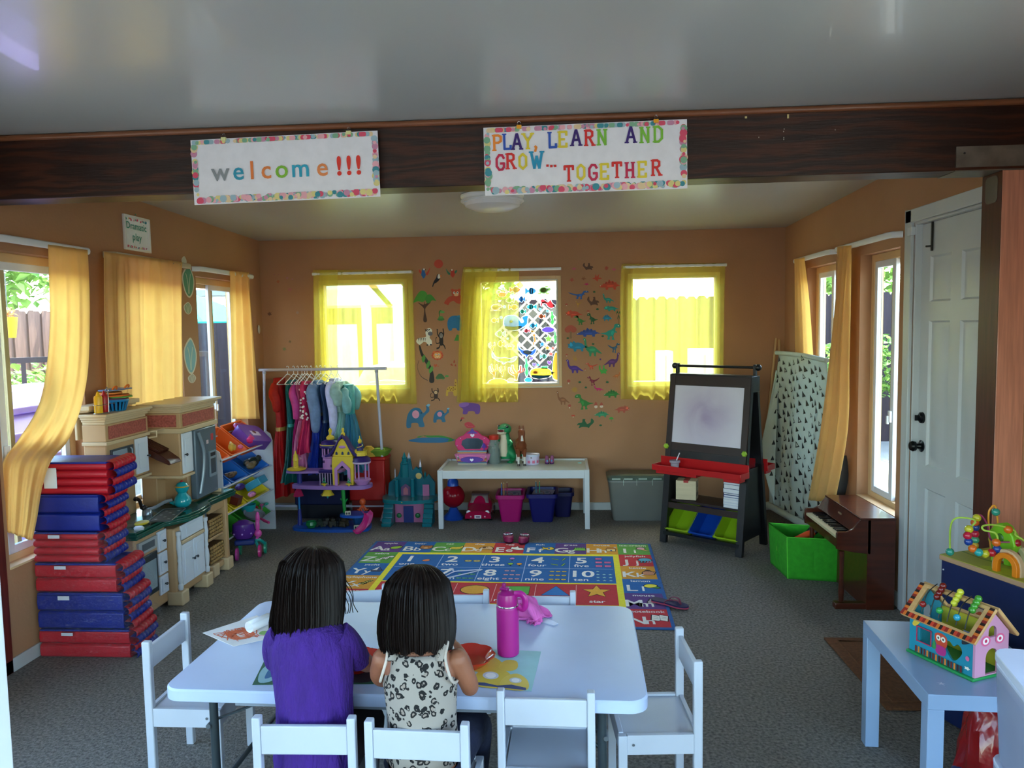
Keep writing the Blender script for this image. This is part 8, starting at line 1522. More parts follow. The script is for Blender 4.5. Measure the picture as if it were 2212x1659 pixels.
# ================================================================ DOORMAT, SIDE TABLE
t = thing('doormat', 'brown padded doormat in front of the door', 'doormat', (1.55, 3.56, 0)); K_ = dict(parent=t, world=True)
q = [FL(1775, 1382), FL(1905, 1535)]; DM = mat('#6b4429', .95, var=.25, scale=60, bump=.5, bscale=200)
MB().mat(DM).prism([(1.325, 3.93), (1.34, 3.195), (1.80, 3.195), (1.80, 3.93)], (0, 0, 0), (1, 0, 0), (0, 1, 0), .012).build('mat_body', bevel=.005, **K_)
MB().mat(DM).tube([(1.38, 3.88, .012), (1.39, 3.25, .012), (1.75, 3.25, .012), (1.75, 3.88, .012)], .006, 6, closed=True).build('quilted_border', **K_)
BT = mat('#879fc0', .3, var=.08, scale=3); s0 = FL(2005, 1500, .485)
t = thing('blue_side_table', 'pale blue square side table holding the wooden bead house', 'side table', (s0.x, s0.y, 0), radians(-3)); w_ = .60; wx = .43
MB().mat(BT).bx((0, 0, .435), (wx, w_, .485)).build('tabletop', t, bevel=.002)
for x in (0, wx-.05):
    for y in (0, w_-.05): MB().mat(BT).bx((x, y, 0), (x+.05, y+.05, .435)).build('leg', t, bevel=.002)
MB().mat(pr('#b9c4d6')).draw([('#c4cdd9', 'star', (50, 50, 50, 14, 5, 0))], (.055, .06, .4855), (.03, 0, 0), (0, .03, 0)).build('scratch_mark', t)
# wooden bead house
h0, h1 = FL(1968, 1408, .485), FL(2100, 1470, .485); ha = atan2(h1.y-h0.y, h1.x-h0.x); HL = (h1-h0).length
t = thing('wooden_bead_house', 'painted wooden activity house with beads on wires on the blue table', 'activity toy', (h0.x, h0.y, .485), ha); HW = .15
WDN = mat('#c49a66', .5, var=.12, stretch=(1, 8, 8)); BLH = mat('#1f86a0', .45, var=.04); HH = .135
MB().mat(pl('#1c8a48', .4)).bx((-.012, -.012, 0), (HL+.012, HW+.012, .010)).build('green_base', t, bevel=.003)
def ring(outer, inner, O, ux, uy, th, mm, name, **k):
    m = MB().mat(mm); O, ux, uy = V(O), V(ux), V(uy); nn_ = ux.cross(uy).normalized()*th; A = [O+ux*a+uy*b for a, b in outer]
    tr = tessellate_polygon([[V((a, b, 0)) for a, b in outer]]+[[V((a, b, 0)) for a, b in ii] for ii in inner]); al = A+[O+ux*a+uy*b for ii in inner for a, b in ii]; N = len(al)
    fs = [tuple(x) for x in tr]+[tuple(N+i for i in x) for x in tr]; st = 0
    for lp in [outer]+list(inner): n = len(lp); fs += [(st+i, st+(i+1) % n, N+st+(i+1) % n, N+st+i) for i in range(n)]; st += n
    return m.add(al+[q+nn_ for q in al], fs, True).build(name, t, **k)
heart = [(HL*.70+a*.032, .045+b*.032) for a, b in [(q[0]/50-1, q[1]/50-.6) for q in outline('s', '50,0 96,48 96,80 74,96 50,78 26,96 4,80 4,48')]]
ring([(0, 0), (HL, 0), (HL, HH), (0, HH)], [[(.035, .045), (.08, .045), (.08, .095), (.035, .095)], heart], (0, 0, .01), (1, 0, 0), (0, 0, 1), -.008, BLH, 'front_wall')
ring([(0, 0), (HL, 0), (HL, HH), (0, HH)], [[(.08, .03), (.14, .03), (.14, .08), (.08, .08)]], (0, HW, .01), (1, 0, 0), (0, 0, 1), .008, pl('#d0c23a', .4), 'back_wall')
gab = [(0, 0), (HW, 0), (HW, HH), (HW/2, HH+.075), (0, HH)]
arch = lambda c, w, z0, z1: [(c-w, z0), (c+w, z0), (c+w, z1)]+[(c+w*cos(a), z1+w*sin(a)) for a in (pi/6, pi/3, pi/2, 2*pi/3, 5*pi/6)]+[(c-w, z1)]
ring(gab, [arch(HW/2, .028, .004, .06), arch(HW/2, .018, .125, .145)], (HL, 0, .01), (0, 1, 0), (0, 0, 1), .008, pl('#c890b0', .45), 'gable_wall')
ring(gab, [arch(HW/2, .02, .10, .13)], (0, 0, .01), (0, 1, 0), (0, 0, 1), -.008, BLH, 'gable_wall')
m = MB(); m.draw([('#5f9ac0', 's', '0,0 10,60 40,100 60,100 90,60 100,0'), ('#d9608f', 'e', (30, 56, 14, 9)), ('#f0e6ea', 'e', (30, 56, 9, 6)), ('#c22a5a', 'e', (30, 56, 4, 3)), ('#d9608f', 'e', (72, 56, 14, 9)), ('#f0e6ea', 'e', (72, 56, 9, 6)), ('#c22a5a', 'e', (72, 56, 4, 3))][1:], (HL+.0082, .0, .02), (0, HW, 0), (0, 0, .19)); m.build('owl_eye_print', t, smooth=False)
m = MB(); m.draw([('#c9482a', 's', '44,40 40,66 50,74 60,66 58,40'), ('#f0e8d8', 'e', (46, 60, 3.6, 7)), ('#f0e8d8', 'e', (54, 60, 3.6, 7)), ('#2a2a2a', 'e', (46, 60, 1.4, 3)), ('#2a2a2a', 'e', (54, 60, 1.4, 3)), ('#b02a7a', 's', '44,20 42,40 58,40 57,20'), ('#d9b83a', 's', '2,70 12,96 18,88 8,66'), ('#3a8a4a', 's', '36,30 40,50 43,30'), ('#c22a3a', 's', '62,80 70,98 74,84'), ('#20242c', 's', '84,70 96,80 98,92 86,88'), ('#d9b83a', 's', '52,84 58,98 62,86'), ('#e8e4d8', 'star', (93, 16, 5, 3, 5, 0)), ('#d96a9a', 'e', (93, 40, 3, 6))]+[(('#6a2018', '#d07a2a', '#3a1614')[i % 3], 'r', (8+i*5, 0, 11+i*5, 16)) for i in range(16)]+[('#a8264a', 'p', p_) for p_ in ('12,30 36,30 36,33 12,33', '12,68 36,68 36,71 12,71', '11,30 13,30 13,71 11,71', '35,30 37,30 37,71 35,71')], (0, -.0002, .012), (HL, 0, 0), (0, 0, HH)); m.build('wall_print', t, smooth=False)
ZR = HH+.01
def rf(u, v, s): return V((-.025+u*(HL+.05), (-.02 if s < 0 else HW+.02)+v*(HW/2+.02)*(1 if s < 0 else -1), ZR-.018+v*.10))
for s in (-1, 1):
    P0, P1, P3 = rf(0, 0, s), rf(1, 0, s), rf(0, 1, s); ux = (P1-P0).normalized(); uy = (P3-P0).normalized(); LL, SS = (P1-P0).length, (P3-P0).length
    ring([(0, 0), (LL, 0), (LL, SS), (0, SS)], [[(.035, .028), (LL-.035, .028), (LL-.035, SS-.012), (.035, SS-.012)]], P0, ux, uy, .012*(1 if s < 0 else -1), WDN, 'roof_frame', bevel=.003)
    if s < 0:
        nn_ = ux.cross(uy).normalized(); m = MB()
        for i in range(26): m.mat(pr(('#8a2018', '#d06a24', '#2a1410', '#c23a22')[i % 4])); x = LL*i/26; m.flatpoly([(x, .001), (x+LL/26, .001), (x+LL/26, .018), (x, .018)], P0+nn_*.0125, ux, uy)
        for k in range(12):
            for x in (.001, LL-.019): m.mat(pr(('#8a2018', '#d06a24', '#2a1410')[k % 3])); m.flatpoly([(x, .018+k*SS/14), (x+.017, .018+k*SS/14), (x+.017, .018+(k+1)*SS/14), (x, .018+(k+1)*SS/14)], P0+nn_*.0125, ux, uy)
        m.build('striped_edge', t, smooth=False)
for i, (c, n_, f) in enumerate((('#8a1e1e', 1, 0), ('#6a1410', 4, 1), ('#2f9a4a', 1, 0), ('#c4c234', 4, 1), ('#2a9ab8', 1, 0), ('#3a8a2a', 4, 1))):
    x = .035+i*(HL-.07)/5; a = V((x, .005, ZR+.012)); b = V((x, HW/2, ZR+.10)); mid = (a+b)/2+V((0, -.012, .016))
    if i % 1 == 0: MB().mat(pl('#1c1c1c', .4)).tube(crom([a, mid, b], 4), .0018, 6).build('wire', t)
    for k in range(n_): q = a.lerp(b, (.18 if f == 0 else .55+k*.13))+V((0, -.008, .010)); MB().mat(pl(c, .2, coat=.5)).ball(q, .0115, 12).build('bead', t)
# ================================================================ ACTIVITY CUBE
A = V((1.512, 3.12, 0)); B = V((1.639, 2.785, 0)); ca = atan2((B-A).y, (B-A).x)
t = thing('activity_cube', 'large navy wooden activity cube with bead maze behind the blue table', 'activity cube', A, ca); CLn = (B-A).length+.06; CW = .27; ct = .70
MB().mat(pl('#10204e', .4)).bx((0, 0, .02), (CLn, CW, ct-.022)).build('navy_box', t, bevel=.004); MB().mat(mat('#b08a68', .5, var=.1)).bx((-.006, -.006, ct-.022), (CLn+.006, CW+.006, ct-.002)).build('plywood_edge', t, bevel=.003)
MB().mat(mat('#a6a83a', .45, var=.1)).bx((-.004, -.004, ct-.002), (CLn+.004, CW+.004, ct)).draw([('#6f8a3a', 'l', (4, '0,40 30,36 60,50 100,44')), ('#b9c23a', 's', '40,4 80,8 90,40 60,34'), ('#8a5a2a', 'l', (3, '10,60 40,70 60,96')), ('#3f8a8a', 's', '84,6 100,6 100,40 90,30'), ('#d9c94a', 's', '4,80 30,92 40,74 20,66'), ('#c0563a', 's', '34,50 46,56 50,48 40,44')], (0, 0, ct+.0004), (CLn, 0, 0), (0, CW, 0), lay=.0002).build('painted_top', t)
MB().mat(mat('#c4a684', .5)).bx((.15, -.003, ct-.30), (.30, .001, ct-.16)).build('picture_panel', t); MB().mat(pl('#b8b8b8', metal=.6)).ball((.012, -.001, ct-.06), .004, 8).build('screw', t)
MB().draw([('#a8481e', 's', '6,2 4,70 24,96 44,70 40,2'), ('#5a2010', 'e', (16, 30, 6, 7)), ('#5a2010', 'e', (30, 54, 6, 7)), ('#5a2010', 'e', (16, 70, 5, 6)), ('#2c1416', 'r', (60, 0, 72, 100)), ('#8a3a4a', 's', '62,40 70,60 78,40 70,20')], (.155, -.0034, ct-.295), (.14, 0, 0), (0, 0, .13)).build('animal_print', t)
def cpt(px, py, y): q = YY(px, py, y); d_ = Matrix.Rotation(-ca, 3, 'Z') @ (q-A); return d_
def wirep(P, c, name='maze_wire', r=.0035): MB().mat(pl(c, .3)).tube(crom([cpt(*p) for p in P], 6), r, 8).build(name, t)
wirep(((2052, 1190, 3.03), (2053, 1140, 3.02), (2064, 1120, 3.0), (2095, 1120, 2.98), (2107, 1127, 2.96), (2097, 1140, 2.95), (2090, 1165, 2.94), (2100, 1188, 2.93), (2120, 1196, 2.92), (2145, 1192, 2.92), (2155, 1170, 2.92), (2150, 1152, 2.92), (2125, 1145, 2.93), (2124, 1136, 2.94), (2150, 1134, 2.95), (2190, 1145, 2.95), (2194, 1156, 2.94), (2212, 1168, 2.93), (2230, 1190, 2.93)), '#9fbf4a')
wirep(((2105, 1195, 3.0), (2106, 1160, 3.0), (2108, 1118, 3.0), (2120, 1114, 3.0), (2133, 1135, 3.0), (2138, 1160, 3.0), (2150, 1170, 2.98), (2192, 1171, 2.96)), '#8a2a5a'); wirep(((2140, 1190, 3.0), (2135, 1120, 3.02), (2140, 1098, 3.02), (2152, 1100, 3.02), (2160, 1190, 3.02)), '#d8942a')
for px, py, y, c in ((2052, 1192, 3.03, '#2a8a7a'), (2093, 1143, 2.95, '#b8b22a'), (2090, 1157, 2.94, '#b01a3a'), (2092, 1170, 2.94, '#123a8a'), (2101, 1185, 2.93, '#d0651c'), (2114, 1193, 2.92, '#2a9a9a'), (2128, 1196, 2.92, '#b8b22a'), (2142, 1194, 2.92, '#a81a2a'), (2152, 1172, 2.92, '#d0651c'), (2154, 1186, 2.92, '#123a8a'), (2110, 1119, 3.0, '#b8b22a'), (2106, 1129, 3.0, '#c0561c'), (2107, 1139, 3.0, '#123a7a'), (2106, 1153, 3.0, '#b01a3a'), (2106, 1166, 3.0, '#3a8a6a'), (2105, 1178, 3.0, '#c9a23a'), (2178, 1144, 2.95, '#d0651c'), (2151, 1106, 3.02, '#2a8a7a'), (2196, 1173, 2.96, '#a01a2a')):
    MB().mat(pl(c, .25, coat=.4)).ball(cpt(px, py, y), .0155, 14).build('bead', t)
# green tree block, orange arch, pale arch
q0 = cpt(2160, 1190, 3.0)
m = MB().mat(pl('#7fc22a', .35)); O = V((q0.x-.04, q0.y, ct)); t_ = [(0, 0), (.025, 0), (.025, .035), (.04, .05), (.055, .035), (.055, 0), (.08, 0), (.085, .05), (.10, .08), (.09, .12), (.065, .15), (.04, .16), (.015, .15), (-.008, .12), (-.015, .08), (0, .05)]
m.prism(t_, O, (1, 0, 0), (0, 0, 1), -.035).build('green_tree_block', t, bevel=.004); MB().mat(pl('#3a6a1c')).ball(O+V((.04, -.002, .10)), (.016, .004, .02), 12).build('tree_hole', t)
for nm, c, x, w_, y in (('orange_arch', '#d97a12', .27, .05, .03), ('plywood_arch', '#c4a684', .265, .06, .045), ('pale_arch', '#c9c09a', .20, .05, .16)):
    MB().mat(pl(c, .4)).prism([(-w_, 0), (-w_, .03)]+[(w_*cos(a), .03+w_*sin(a)) for a in [pi-i*pi/8 for i in range(1, 8)]]+[(w_, .03), (w_, 0), (w_*.6, 0), (w_*.6, .03)]+[(w_*.6*cos(a), .03+w_*.6*sin(a)) for a in [i*pi/8 for i in range(1, 8)]]+[(-w_*.6, .03), (-w_*.6, 0)], (x, y, ct), (1, 0, 0), (0, 0, 1), .02).build(nm, t, bevel=.002)
# ================================================================ DRAWER TOWER, RED BAG
d0 = V((1.10, 2.0, .79)); dR = Matrix.Rotation(radians(-12), 3, 'Z'); dc = d0+dR @ V((.19, -.19, 0)); t = thing('drawer_tower', 'translucent white plastic drawer tower at the right edge', 'drawer tower', (dc.x, dc.y, 0), radians(-12)); FR = pl('#b9c2dc', .2, alpha=.6); n = 3; H3 = d0.z
MB().mat(pl('#d4dcf0', .3)).prism(rrect(.385, .385, .05, 5), (0, 0, H3-.015), (1, 0, 0), (0, 1, 0), .02).build('top', t, bevel=.005)
for i in range(n):
    z0, z1 = i*(H3-.02)/n+.005, (i+1)*(H3-.02)/n-.008; P1, P2 = rrect(.355, .355, .04, 4), rrect(.375, .375, .045, 4); k = len(P1)
    MB().mat(FR).add([(a, b, z0) for a, b in P1]+[(a, b, z1-.03) for a, b in P2]+[(a, b, z1) for a, b in P2], [(r*k+j, r*k+(j+1) % k, (r+1)*k+(j+1) % k, (r+1)*k+j) for r in range(2) for j in range(k)]+[tuple(range(k))]).build('drawer', t, ang=50, solid=.003)
    MB().mat(pl('#ccd6f0', .25)).prism(rrect(.38, .38, .048, 4), (0, 0, z1-.004), (1, 0, 0), (0, 1, 0), .012).build('rim', t, bevel=.003)
for i, (c, x, y, lb) in enumerate((('#8a5a8a', -.10, -.08, 'pinkish'), ('#3a6aa8', .03, -.06, 'blue'), ('#a05a5a', -.02, .06, 'dull red'))):
    lump('drawer_toy', '%s toy seen dimly inside the translucent drawer tower' % lb, 'toy', c, dc.y+y, H3*.70, (.06, .06, .06), dc.x+x, seed=20+i)
t = thing('snack_bag', 'crumpled red plastic bag with blue lettering under the blue table', 'bag', (1.52, 2.62, 0)); RB = mat('#9c0f14', .25, var=.25, scale=7, bump=.6, bscale=12, coat=.4)
def bagf(a, i, n): return 1+.07*sin(a*5+i)+.05*sin(a*11+i*2)
MB().mat(RB).loft([((0, 0, 0), .13, .10), ((0, 0, .06), .17, .13), ((.01, 0, .16), .165, .13), ((0, 0, .26), .15, .11), ((0, 0, .31), .13, .08), ((-.02, 0, .335), .13, .05), ((-.03, 0, .37), .14, .015)], 48, True, bagf).build('body', t)
MB().mat(mat('#14205a', .3, bump=.4, bscale=14)).loft([((0, -.01, .015), .155, .135), ((.0, -.01, .07), .178, .138), ((.02, -.01, .11), .165, .13)], 40, False, bagf).build('blue_band', t)
MB().mat(mat('#b9a89a', .15, metal=.7, bump=.6, bscale=20)).loft([((-.02, 0, .34), .132, .05), ((-.03, 0, .372), .142, .018)], 30, False, bagf).build('foil_top', t)
MB().mat(pr('#dfe0ea')).text('B', (-.02, -.146, .17), V((1, 0, 0)), V((0, 0, 1)), .12, bold=.04).mat(pr('#1c2c7a')).text('B', (-.02, -.1465, .17), V((1, 0, 0)), V((0, 0, 1)), .12, bold=.01).build('lettering', t, smooth=False)
# ================================================================ SHOES AND HANGER ON THE FLOOR
for i, (px, py) in enumerate(((1099, 1172), (1131, 1174))):
    p = FL(px, py); t = thing('clog_shoe', '%s magenta clog with silver studs on the far edge of the rug' % ('left' if i == 0 else 'right'), 'shoe', (p.x, p.y, .0095), radians(-10 if i else 12), 'magenta clogs'); CM = pl('#8a1048', .5)
    MB().mat(pl('#3a0820')).loft([((0, .01, 0), .038, .075), ((0, .01, .012), .040, .078)], 20).build('sole', t); MB().mat(CM).loft([((0, 0, .012), .038, .066), ((0, -.01, .03), .036, .055), ((0, -.025, .045), .028, .034), ((0, -.03, .05), .012, .016)], 20).build('upper', t)
    MB().mat(CM).tube([(-.036, .01, .03), (-.03, .06, .042), (0, .078, .046), (.03, .06, .042), (.036, .01, .03)], .006, 8).build('heel_strap', t)
    for k in range(8): a = pi*k/7; MB().mat(pl('#c9c4cc', .2, metal=.7)).ball((.03*cos(a), .01-.01*sin(a)+.028, .048), .006, 8).build('stud', t)
a, b = FL(1490, 1316, .01), FL(1405, 1296, .01); t = thing('flip_flop', 'navy and pink flip-flop lying over the right edge of the rug', 'shoe', ((a+b)/2), atan2((a-b).y, (a-b).x)-pi/2)
SO = [(q.x, q.y) for q in crom([(-.028, -.10, 0), (0, -.115, 0), (.028, -.10, 0), (.026, -.02, 0), (.036, .06, 0), (.02, .11, 0), (-.012, .115, 0), (-.034, .07, 0), (-.026, 0, 0)], 4, True)]
MB().mat(pl('#b0405a', .6)).prism(SO, (0, 0, 0), (1, 0, 0), (0, 1, 0), .008).build('lower_sole', t); MB().mat(pl('#1c1648', .6)).prism(SO, (0, 0, .008), (1, 0, 0), (0, 1, 0), .008).build('footbed', t)
for s in (-1, 1): MB().mat(pl('#7a2a4a', .5)).tube(crom([(0, .07, .016), (s*.015, .05, .04), (s*.034, .0, .035), (s*.03, -.02, .014)], 5), .006, 8, sq=.5).build('strap', t)
p = FL(992, 1240, .012)
hanger(p.x, p.y, .013, 0, 'white plastic hanger lying flat on the number seven of the rug', 'loose hanger on the rug'); o = [q for q in COL.objects if q.name.startswith('clothes_hanger')][-1]; o.rotation_euler = (0, radians(-90), radians(-52)); o.location = (p.x-.07, p.y+.09, .014); del o['group']
# ================================================================ THE TWO CHILDREN
SKIN = mat('#8f5a42', .5, var=.05, scale=10, bump=.05, bscale=300)
def hand(m, w0, d_, upn=V((0, 0, 1)), s=1, left=False):
    """palm and five curled fingers at the wrist w0, pointing along d_"""
    d_ = d_.normalized(); sd = d_.cross(upn).normalized()*(-1 if left else 1); un = sd.cross(d_).normalized(); un = un if un.z > 0 else -un
    pc = w0+d_*.028*s; m.tube([w0-d_*.01, w0+d_*.012, w0+d_*.032, w0+d_*.046], [.0145*s, .019*s, .021*s, .017*s], 12, sq=.62)
    for i, (o, l, cu) in enumerate(((-.015, .036, .5), (-.005, .042, .4), (.005, .039, .45), (.014, .030, .6))):
        a = w0+d_*.042*s+sd*o*s; b = a+d_*l*.5*s-un*.004; c = b+d_*l*.4*s-un*l*cu*.7*s
        m.tube(crom([a, b, c], 4), [.0062*s]*5+[.0056*s, .0052*s, .005*s, .0042*s], 8)
    a = w0+d_*.012*s-sd*.014*s; m.tube(crom([a, a+d_*.016*s-sd*.014*s-un*.004, a+d_*.032*s-sd*.013*s-un*.010], 4), [.0075*s]*4+[.0068*s, .0064*s, .006*s, .0056*s, .005*s], 8)
def child(name_label, hc, hd, sh, hip, arms, legs, tors, s=1):
    t = thing('child', name_label, 'person', (hip[0], hip[1], 0)); K_ = dict(parent=t, world=True); m = MB().mat(SKIN); hc = V(hc)
    R = Matrix.Rotation(-hd[0], 3, 'X'); R = Matrix.Rotation(hd[1], 3, 'Z') @ R
    m.ball(hc, (.074, .088, .098), 28, R).ball(hc+R @ V((0, .035, -.045)), (.052, .052, .052), 20, R).ball(hc+R @ V((0, .090, -.02)), (.010, .014, .016), 10, R)
    for q in (-1, 1): m.ball(hc+R @ V((q*.074, .0, -.012)), (.009, .018, .025), 10, R).ball(hc+R @ V((q*.035, .068, -.045)), (.022, .016, .02), 10, R)
    m.ball(hc+R @ V((0, .080, -.055)), (.020, .010, .006), 10, R)
    ne = V(((sh[0][0]+sh[1][0])/2, (sh[0][1]+sh[1][1])/2, (sh[0][2]+sh[1][2])/2))
    m.tube([hc+R @ V((0, -.015, -.06)), ne+V((0, 0, .035)), ne+V((0, 0, -.03))], [.038, .038, .052], 16)
    m.loft(tors, 28)
    for a in arms: P = crom(a[0], 5); m.tube(P, [a[1][0]+(a[1][1]-a[1][0])*i/(len(P)-1) for i in range(len(P))], 14); m.ball(a[0][0], (.034, .034, .034), 12); hand(m, V(a[0][-1]), V(a[2]), left=a[3])
    for l in legs: P = crom(l, 5); m.tube(P, [.058-.036*i/(len(P)-1) for i in range(len(P))], 14); f = V(l[-1]); m.tube([f+V((0, -.02, -.0)), f+V((0, .04, -.012)), f+V((0, .10, -.018))], [.022, .024, .016], 10)
    b = m.build('body', **K_); md = b.modifiers.new('r', 'REMESH'); md.mode = 'VOXEL'; md.voxel_size = .0038; md.use_smooth_shade = True; sm = b.modifiers.new('s', 'SMOOTH'); sm.iterations = 5; sm.factor = .5
    for q in (-1, 1):
        e = hc+R @ V((q*.028, .080, .002)); MB().mat(pl('#e8e4e0', .2)).ball(e, .010, 12).mat(pl('#20120c', .15)).ball(e+R @ V((0, .0065, 0)), (.0055, .0045, .0055), 10).build('eye', **K_)
    return t, K_, R
HAIR = mat('#150c0a', .5, var=.35, scale=40, stretch=(1, 1, .1))
HAIR.node_tree.nodes['Principled BSDF'].inputs['Specular IOR Level'].default_value = .22
def hair(K_, hc, R, rows, a0, a1, n, seed, tipvar=.02):
    """rows: (z, rx, ry, y shift) from crown to tip; a0..a1 the angle swept round the back"""
    hc = V(hc); rs = random.Random(seed); Z = crom([(r[0], r[1], r[2]) for r in rows], 5); Yv = crom([(r[3], 0, 0) for r in rows], 5)
    def f(u, v, off=0, dz=0):
        k = min(v, .9999)*(len(Z)-1); i = int(k); t_ = k-i; q = Z[i].lerp(Z[i+1], t_); ys = Yv[i].lerp(Yv[i+1], t_).x; a = a0+(a1-a0)*u
        rib = .0025*sin(a*43+seed)+.002*sin(a*91)+.003*noise.noise(V((a*4, v*2, seed)))
        g = rib*min(1, v*4)+off
        return hc+R @ V(((q.y+g)*cos(a), (q.z+g)*sin(a)+ys, q.x-dz*v))
    MB().mat(HAIR).grid(lambda u, v: f(u, v, 0, .006*sin(u*60)), 160, 40).build('hair_mass', solid=.008, ang=80, **K_)
    m = MB().mat(HAIR)
    for i in range(n):
        u = rs.random(); w_ = rs.uniform(-.012, .012); off = rs.uniform(.002, .008); e = 1+rs.uniform(-.06, .0); dz = rs.uniform(-.004, tipvar); ph = rs.uniform(0, 6)
        P = [f(min(1, max(0, u+w_*k/9+.002*sin(k*.9+ph))), e*k/9, off*(.4+.6*min(1, k/3)), dz) for k in range(10)]
        m.tube(P, [.0011]*8+[.0008, .0003], 3, cap=False)
    m.build('hair_strands', kind='stuff', **K_)
# child in the purple top, left
H1 = (-.802, 2.285, .858)
t, K_, R = child('child with long dark hair and short sleeved purple top seated at the table', H1, (radians(12), radians(-6)), ((-.90, 2.2, .735), (-.665, 2.2, .735)), (-.76, 2.18),
    [([(-.675, 2.20, .70), (-.640, 2.27, .61), (-.648, 2.37, .555), (-.685, 2.44, .538)], (.034, .018), (-.5, .6, -.05), False), ([(-.880, 2.2, .69), (-.905, 2.28, .60), (-.905, 2.38, .55), (-.885, 2.45, .533)], (.034, .018), (.5, .6, -.05), True)],
    [[(-.82, 2.20, .345), (-.825, 2.40, .35), (-.82, 2.42, .2), (-.82, 2.41, .035)], [(-.70, 2.20, .345), (-.672, 2.40, .355), (-.675, 2.42, .2), (-.68, 2.41, .035)]],
    [((-.76, 2.17, .30), .10, .085), ((-.765, 2.165, .40), .105, .08), ((-.77, 2.17, .50), .098, .075), ((-.775, 2.185, .60), .105, .078), ((-.78, 2.195, .68), .115, .07), ((-.78, 2.2, .735), .09, .05), ((-.78, 2.205, .765), .045, .04)])
PUR_ = mat('#391574', .85, var=.16, scale=12, bump=.9, bscale=45, stretch=(3, 3, .8))
fn = lambda a, i, n: 1+.03*sin(a*9+i*1.3)+.02*sin(a*17+i)+(.05*sin(a*6) if i < 3 else 0)
MB().mat(PUR_).loft([((-.76, 2.150, .24), .112, .072), ((-.76, 2.158, .30), .118, .092), ((-.765, 2.163, .36), .120, .094), ((-.765, 2.166, .44), .116, .090), ((-.768, 2.168, .52), .113, .086), ((-.772, 2.18, .60), .118, .088), ((-.778, 2.19, .66), .126, .086), ((-.78, 2.197, .70), .130, .078), ((-.78, 2.20, .735), .112, .064), ((-.78, 2.203, .76), .07, .05)], 72, True, fn).build('purple_top', ang=80, **K_)
for s, P in ((1, [(-.695, 2.20, .722), (-.675, 2.21, .700), (-.658, 2.235, .655), (-.652, 2.26, .615)]), (-1, [(-.868, 2.2, .722), (-.890, 2.21, .700), (-.908, 2.235, .655), (-.914, 2.26, .61)])):
    MB().mat(PUR_).tube(crom(P, 5), [.044-.0005*i for i in range(16)], 28).build('cap_sleeve', ang=80, **K_)
for a in ((-.82, 2.19), (-.70, 2.19)): MB().mat(cloth('#1a1218')).tube(crom([(a[0], a[1], .345), (a[0]+(.03 if a[0] > -.75 else 0), 2.40, .352), (a[0]+.02, 2.425, .24), (a[0]+.02, 2.42, .12)], 5), [.066-.0022*i for i in range(16)], 16).build('legging', **K_)
hair(K_, H1, R, [(.108, .004, .004, 0), (.100, .045, .05, 0), (.06, .086, .10, -.002), (0, .096, .108, -.004), (-.06, .102, .098, -.010), (-.11, .106, .082, -.022), (-.15, .098, .068, -.030)], radians(138), radians(412), 1500, 3)
for i in range(5):
    P = [V(H1)+V((.088+.006*sin(i+k*1.7)+k*.002*i, .045+.004*i, .01-k*.026)) for k in range(6)]
    MB().mat(HAIR).tube(crom(P, 4), .0014, 5).build('loose_curl', **K_)
MB().mat(pl('#1c1c20', .3)).tube([V(H1)+R @ V(q) for q in ((.082, .01, .0), (.080, .06, .006), (.062, .088, .004), (.03, .098, .002), (0, .098, .004), (-.03, .098, .002), (-.062, .088, .004), (-.080, .06, .006))], .0018, 6).build('glasses_frame', **K_)
# child in the leopard print vest, right
H2 = (-.452, 2.215, .818)
t, K_, R = child('child with dark bob and leopard print vest seated at the table', H2, (radians(14), radians(4)), ((-.54, 2.15, .70), (-.335, 2.15, .70)), (-.43, 2.14),
    [([(-.325, 2.155, .670), (-.298, 2.17, .60), (-.300, 2.22, .560), (-.335, 2.36, .575), (-.375, 2.42, .60)], (.033, .017), (-.5, .4, .35), False), ([(-.548, 2.155, .670), (-.572, 2.20, .60), (-.565, 2.28, .552), (-.52, 2.38, .54), (-.50, 2.42, .545)], (.033, .017), (.3, .6, .1), True)],
    [[(-.49, 2.18, .345), (-.50, 2.40, .35), (-.50, 2.42, .2), (-.50, 2.41, .035)], [(-.37, 2.18, .345), (-.315, 2.36, .36), (-.32, 2.40, .2), (-.32, 2.39, .035)]],
    [((-.43, 2.13, .30), .10, .085), ((-.43, 2.125, .40), .096, .076), ((-.43, 2.13, .50), .090, .072), ((-.435, 2.14, .58), .098, .075), ((-.437, 2.148, .645), .106, .068), ((-.438, 2.15, .70), .085, .05), ((-.44, 2.155, .735), .042, .038)])
LEO = bpy.data.materials.new('leopard_print'); LEO.use_nodes = True; nt = LEO.node_tree; N = nt.nodes; L_ = nt.links; tc = N.new('ShaderNodeTexCoord'); nz = N.new('ShaderNodeTexNoise'); nz.inputs['Scale'].default_value = 38
mp = N.new('ShaderNodeMixRGB'); mp.inputs[0].default_value = .022; vo = N.new('ShaderNodeTexVoronoi'); vo.inputs['Scale'].default_value = 46; vo.inputs['Randomness'].default_value = .8
L_.new(tc.outputs['Object'], nz.inputs[0]); L_.new(tc.outputs['Object'], mp.inputs[1]); L_.new(nz.outputs[1], mp.inputs[2]); L_.new(mp.outputs[0], vo.inputs['Vector'])
rp = N.new('ShaderNodeValToRGB'); e = rp.color_ramp.elements; e[0].position = 0; e[0].color = lin('#8d7f76'); e[1].position = .56; e[1].color = lin('#968d85')
for p_, c in ((.21, '#8d7f76'), (.23, '#0c0a0c'), (.42, '#0c0a0c'), (.45, '#968d85')): q = e.new(p_); q.color = lin(c)
n2 = N.new('ShaderNodeTexNoise'); n2.inputs['Scale'].default_value = 60; L_.new(tc.outputs['Object'], n2.inputs[0]); r2 = N.new('ShaderNodeValToRGB'); r2.color_ramp.elements[0].position = .64; r2.color_ramp.elements[1].position = .67
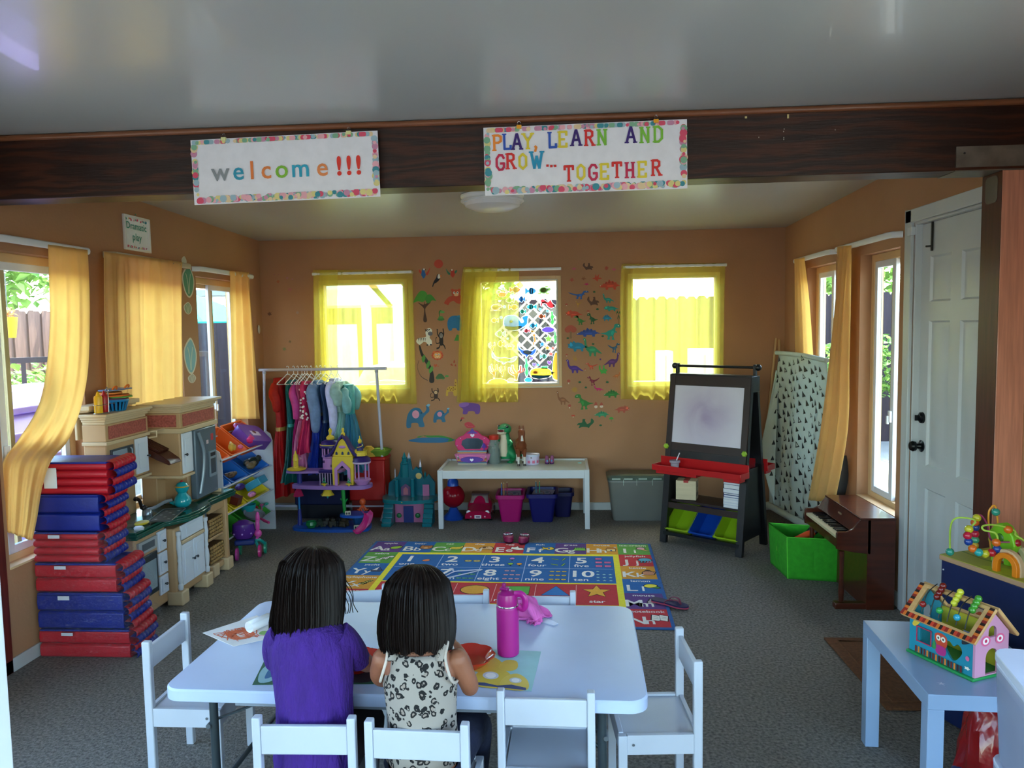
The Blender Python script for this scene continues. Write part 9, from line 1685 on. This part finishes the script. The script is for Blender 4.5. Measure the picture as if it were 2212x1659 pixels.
mx = N.new('ShaderNodeMixRGB'); mx.inputs[2].default_value = lin('#968d85'); L_.new(vo.outputs['Distance'], rp.inputs[0]); L_.new(n2.outputs[0], r2.inputs[0]); L_.new(r2.outputs[0], mx.inputs[0]); L_.new(rp.outputs[0], mx.inputs[1]); L_.new(mx.outputs[0], N['Principled BSDF'].inputs['Base Color']); N['Principled BSDF'].inputs['Roughness'].default_value = .9
fn = lambda a, i, n: 1+.018*sin(a*8+i*1.4)
MB().mat(LEO).loft([((-.43, 2.128, .385), .106, .086), ((-.43, 2.125, .43), .104, .084), ((-.43, 2.127, .50), .100, .080), ((-.432, 2.134, .56), .104, .082), ((-.435, 2.142, .615), .108, .082), ((-.437, 2.147, .655), .092, .077), ((-.438, 2.150, .69), .082, .068), ((-.438, 2.152, .705), .076, .058)], 72, False, fn).build('leopard_vest', solid=.003, ang=80, **K_)
TRM = cloth('#bdb0a6')
MB().mat(TRM).tube([(-.438+.078*cos(a), 2.152+.060*sin(a), .706-.012*(sin(a) < 0)*abs(sin(a))) for a in [i*pi/16 for i in range(32)]], .0042, 8, closed=True).build('neck_binding', **K_)
for s in (-1, 1):
    MB().mat(LEO).tube(crom([(-.438+s*.070, 2.10, .69), (-.438+s*.073, 2.125, .722), (-.438+s*.072, 2.16, .735), (-.438+s*.070, 2.21, .70)], 5), .0145, 12, sq=.5).build('shoulder_strap', **K_)
    MB().mat(TRM).tube(crom([(-.438+s*.086, 2.10, .695), (-.438+s*.088, 2.13, .727), (-.438+s*.087, 2.165, .735), (-.438+s*.090, 2.205, .69), (-.438+s*.108, 2.19, .63), (-.438+s*.114, 2.145, .615), (-.438+s*.104, 2.095, .635)], 5, True), .0042, 8, closed=True).build('armhole_binding', **K_)
JN = mat('#10162e', .8, var=.3, scale=14, bump=.4, bscale=60)
MB().mat(JN).loft([((-.43, 2.135, .29), .112, .096), ((-.43, 2.132, .33), .112, .096), ((-.43, 2.13, .37), .104, .086)], 40, False).build('jeans_seat', solid=.003, **K_)
for P in ([(-.49, 2.17, .34), (-.50, 2.40, .352), (-.505, 2.43, .22), (-.50, 2.42, .10)], [(-.37, 2.17, .34), (-.312, 2.36, .362), (-.312, 2.41, .22), (-.32, 2.40, .10)]): MB().mat(JN).tube(crom(P, 5), [.070-.0022*i for i in range(16)], 18).build('jeans_leg', **K_)
MB().mat(cloth('#5a4a48')).box((-.365, 2.047, .345), (.035, .004, .04), rz=.3).build('pocket_patch', **K_)
hair(K_, H2, R, [(.112, .004, .004, 0), (.104, .045, .05, 0), (.062, .088, .10, -.002), (0, .100, .110, -.004), (-.05, .106, .102, -.010), (-.10, .104, .084, -.020), (-.128, .094, .070, -.026)], radians(140), radians(400), 1500, 8, .008)
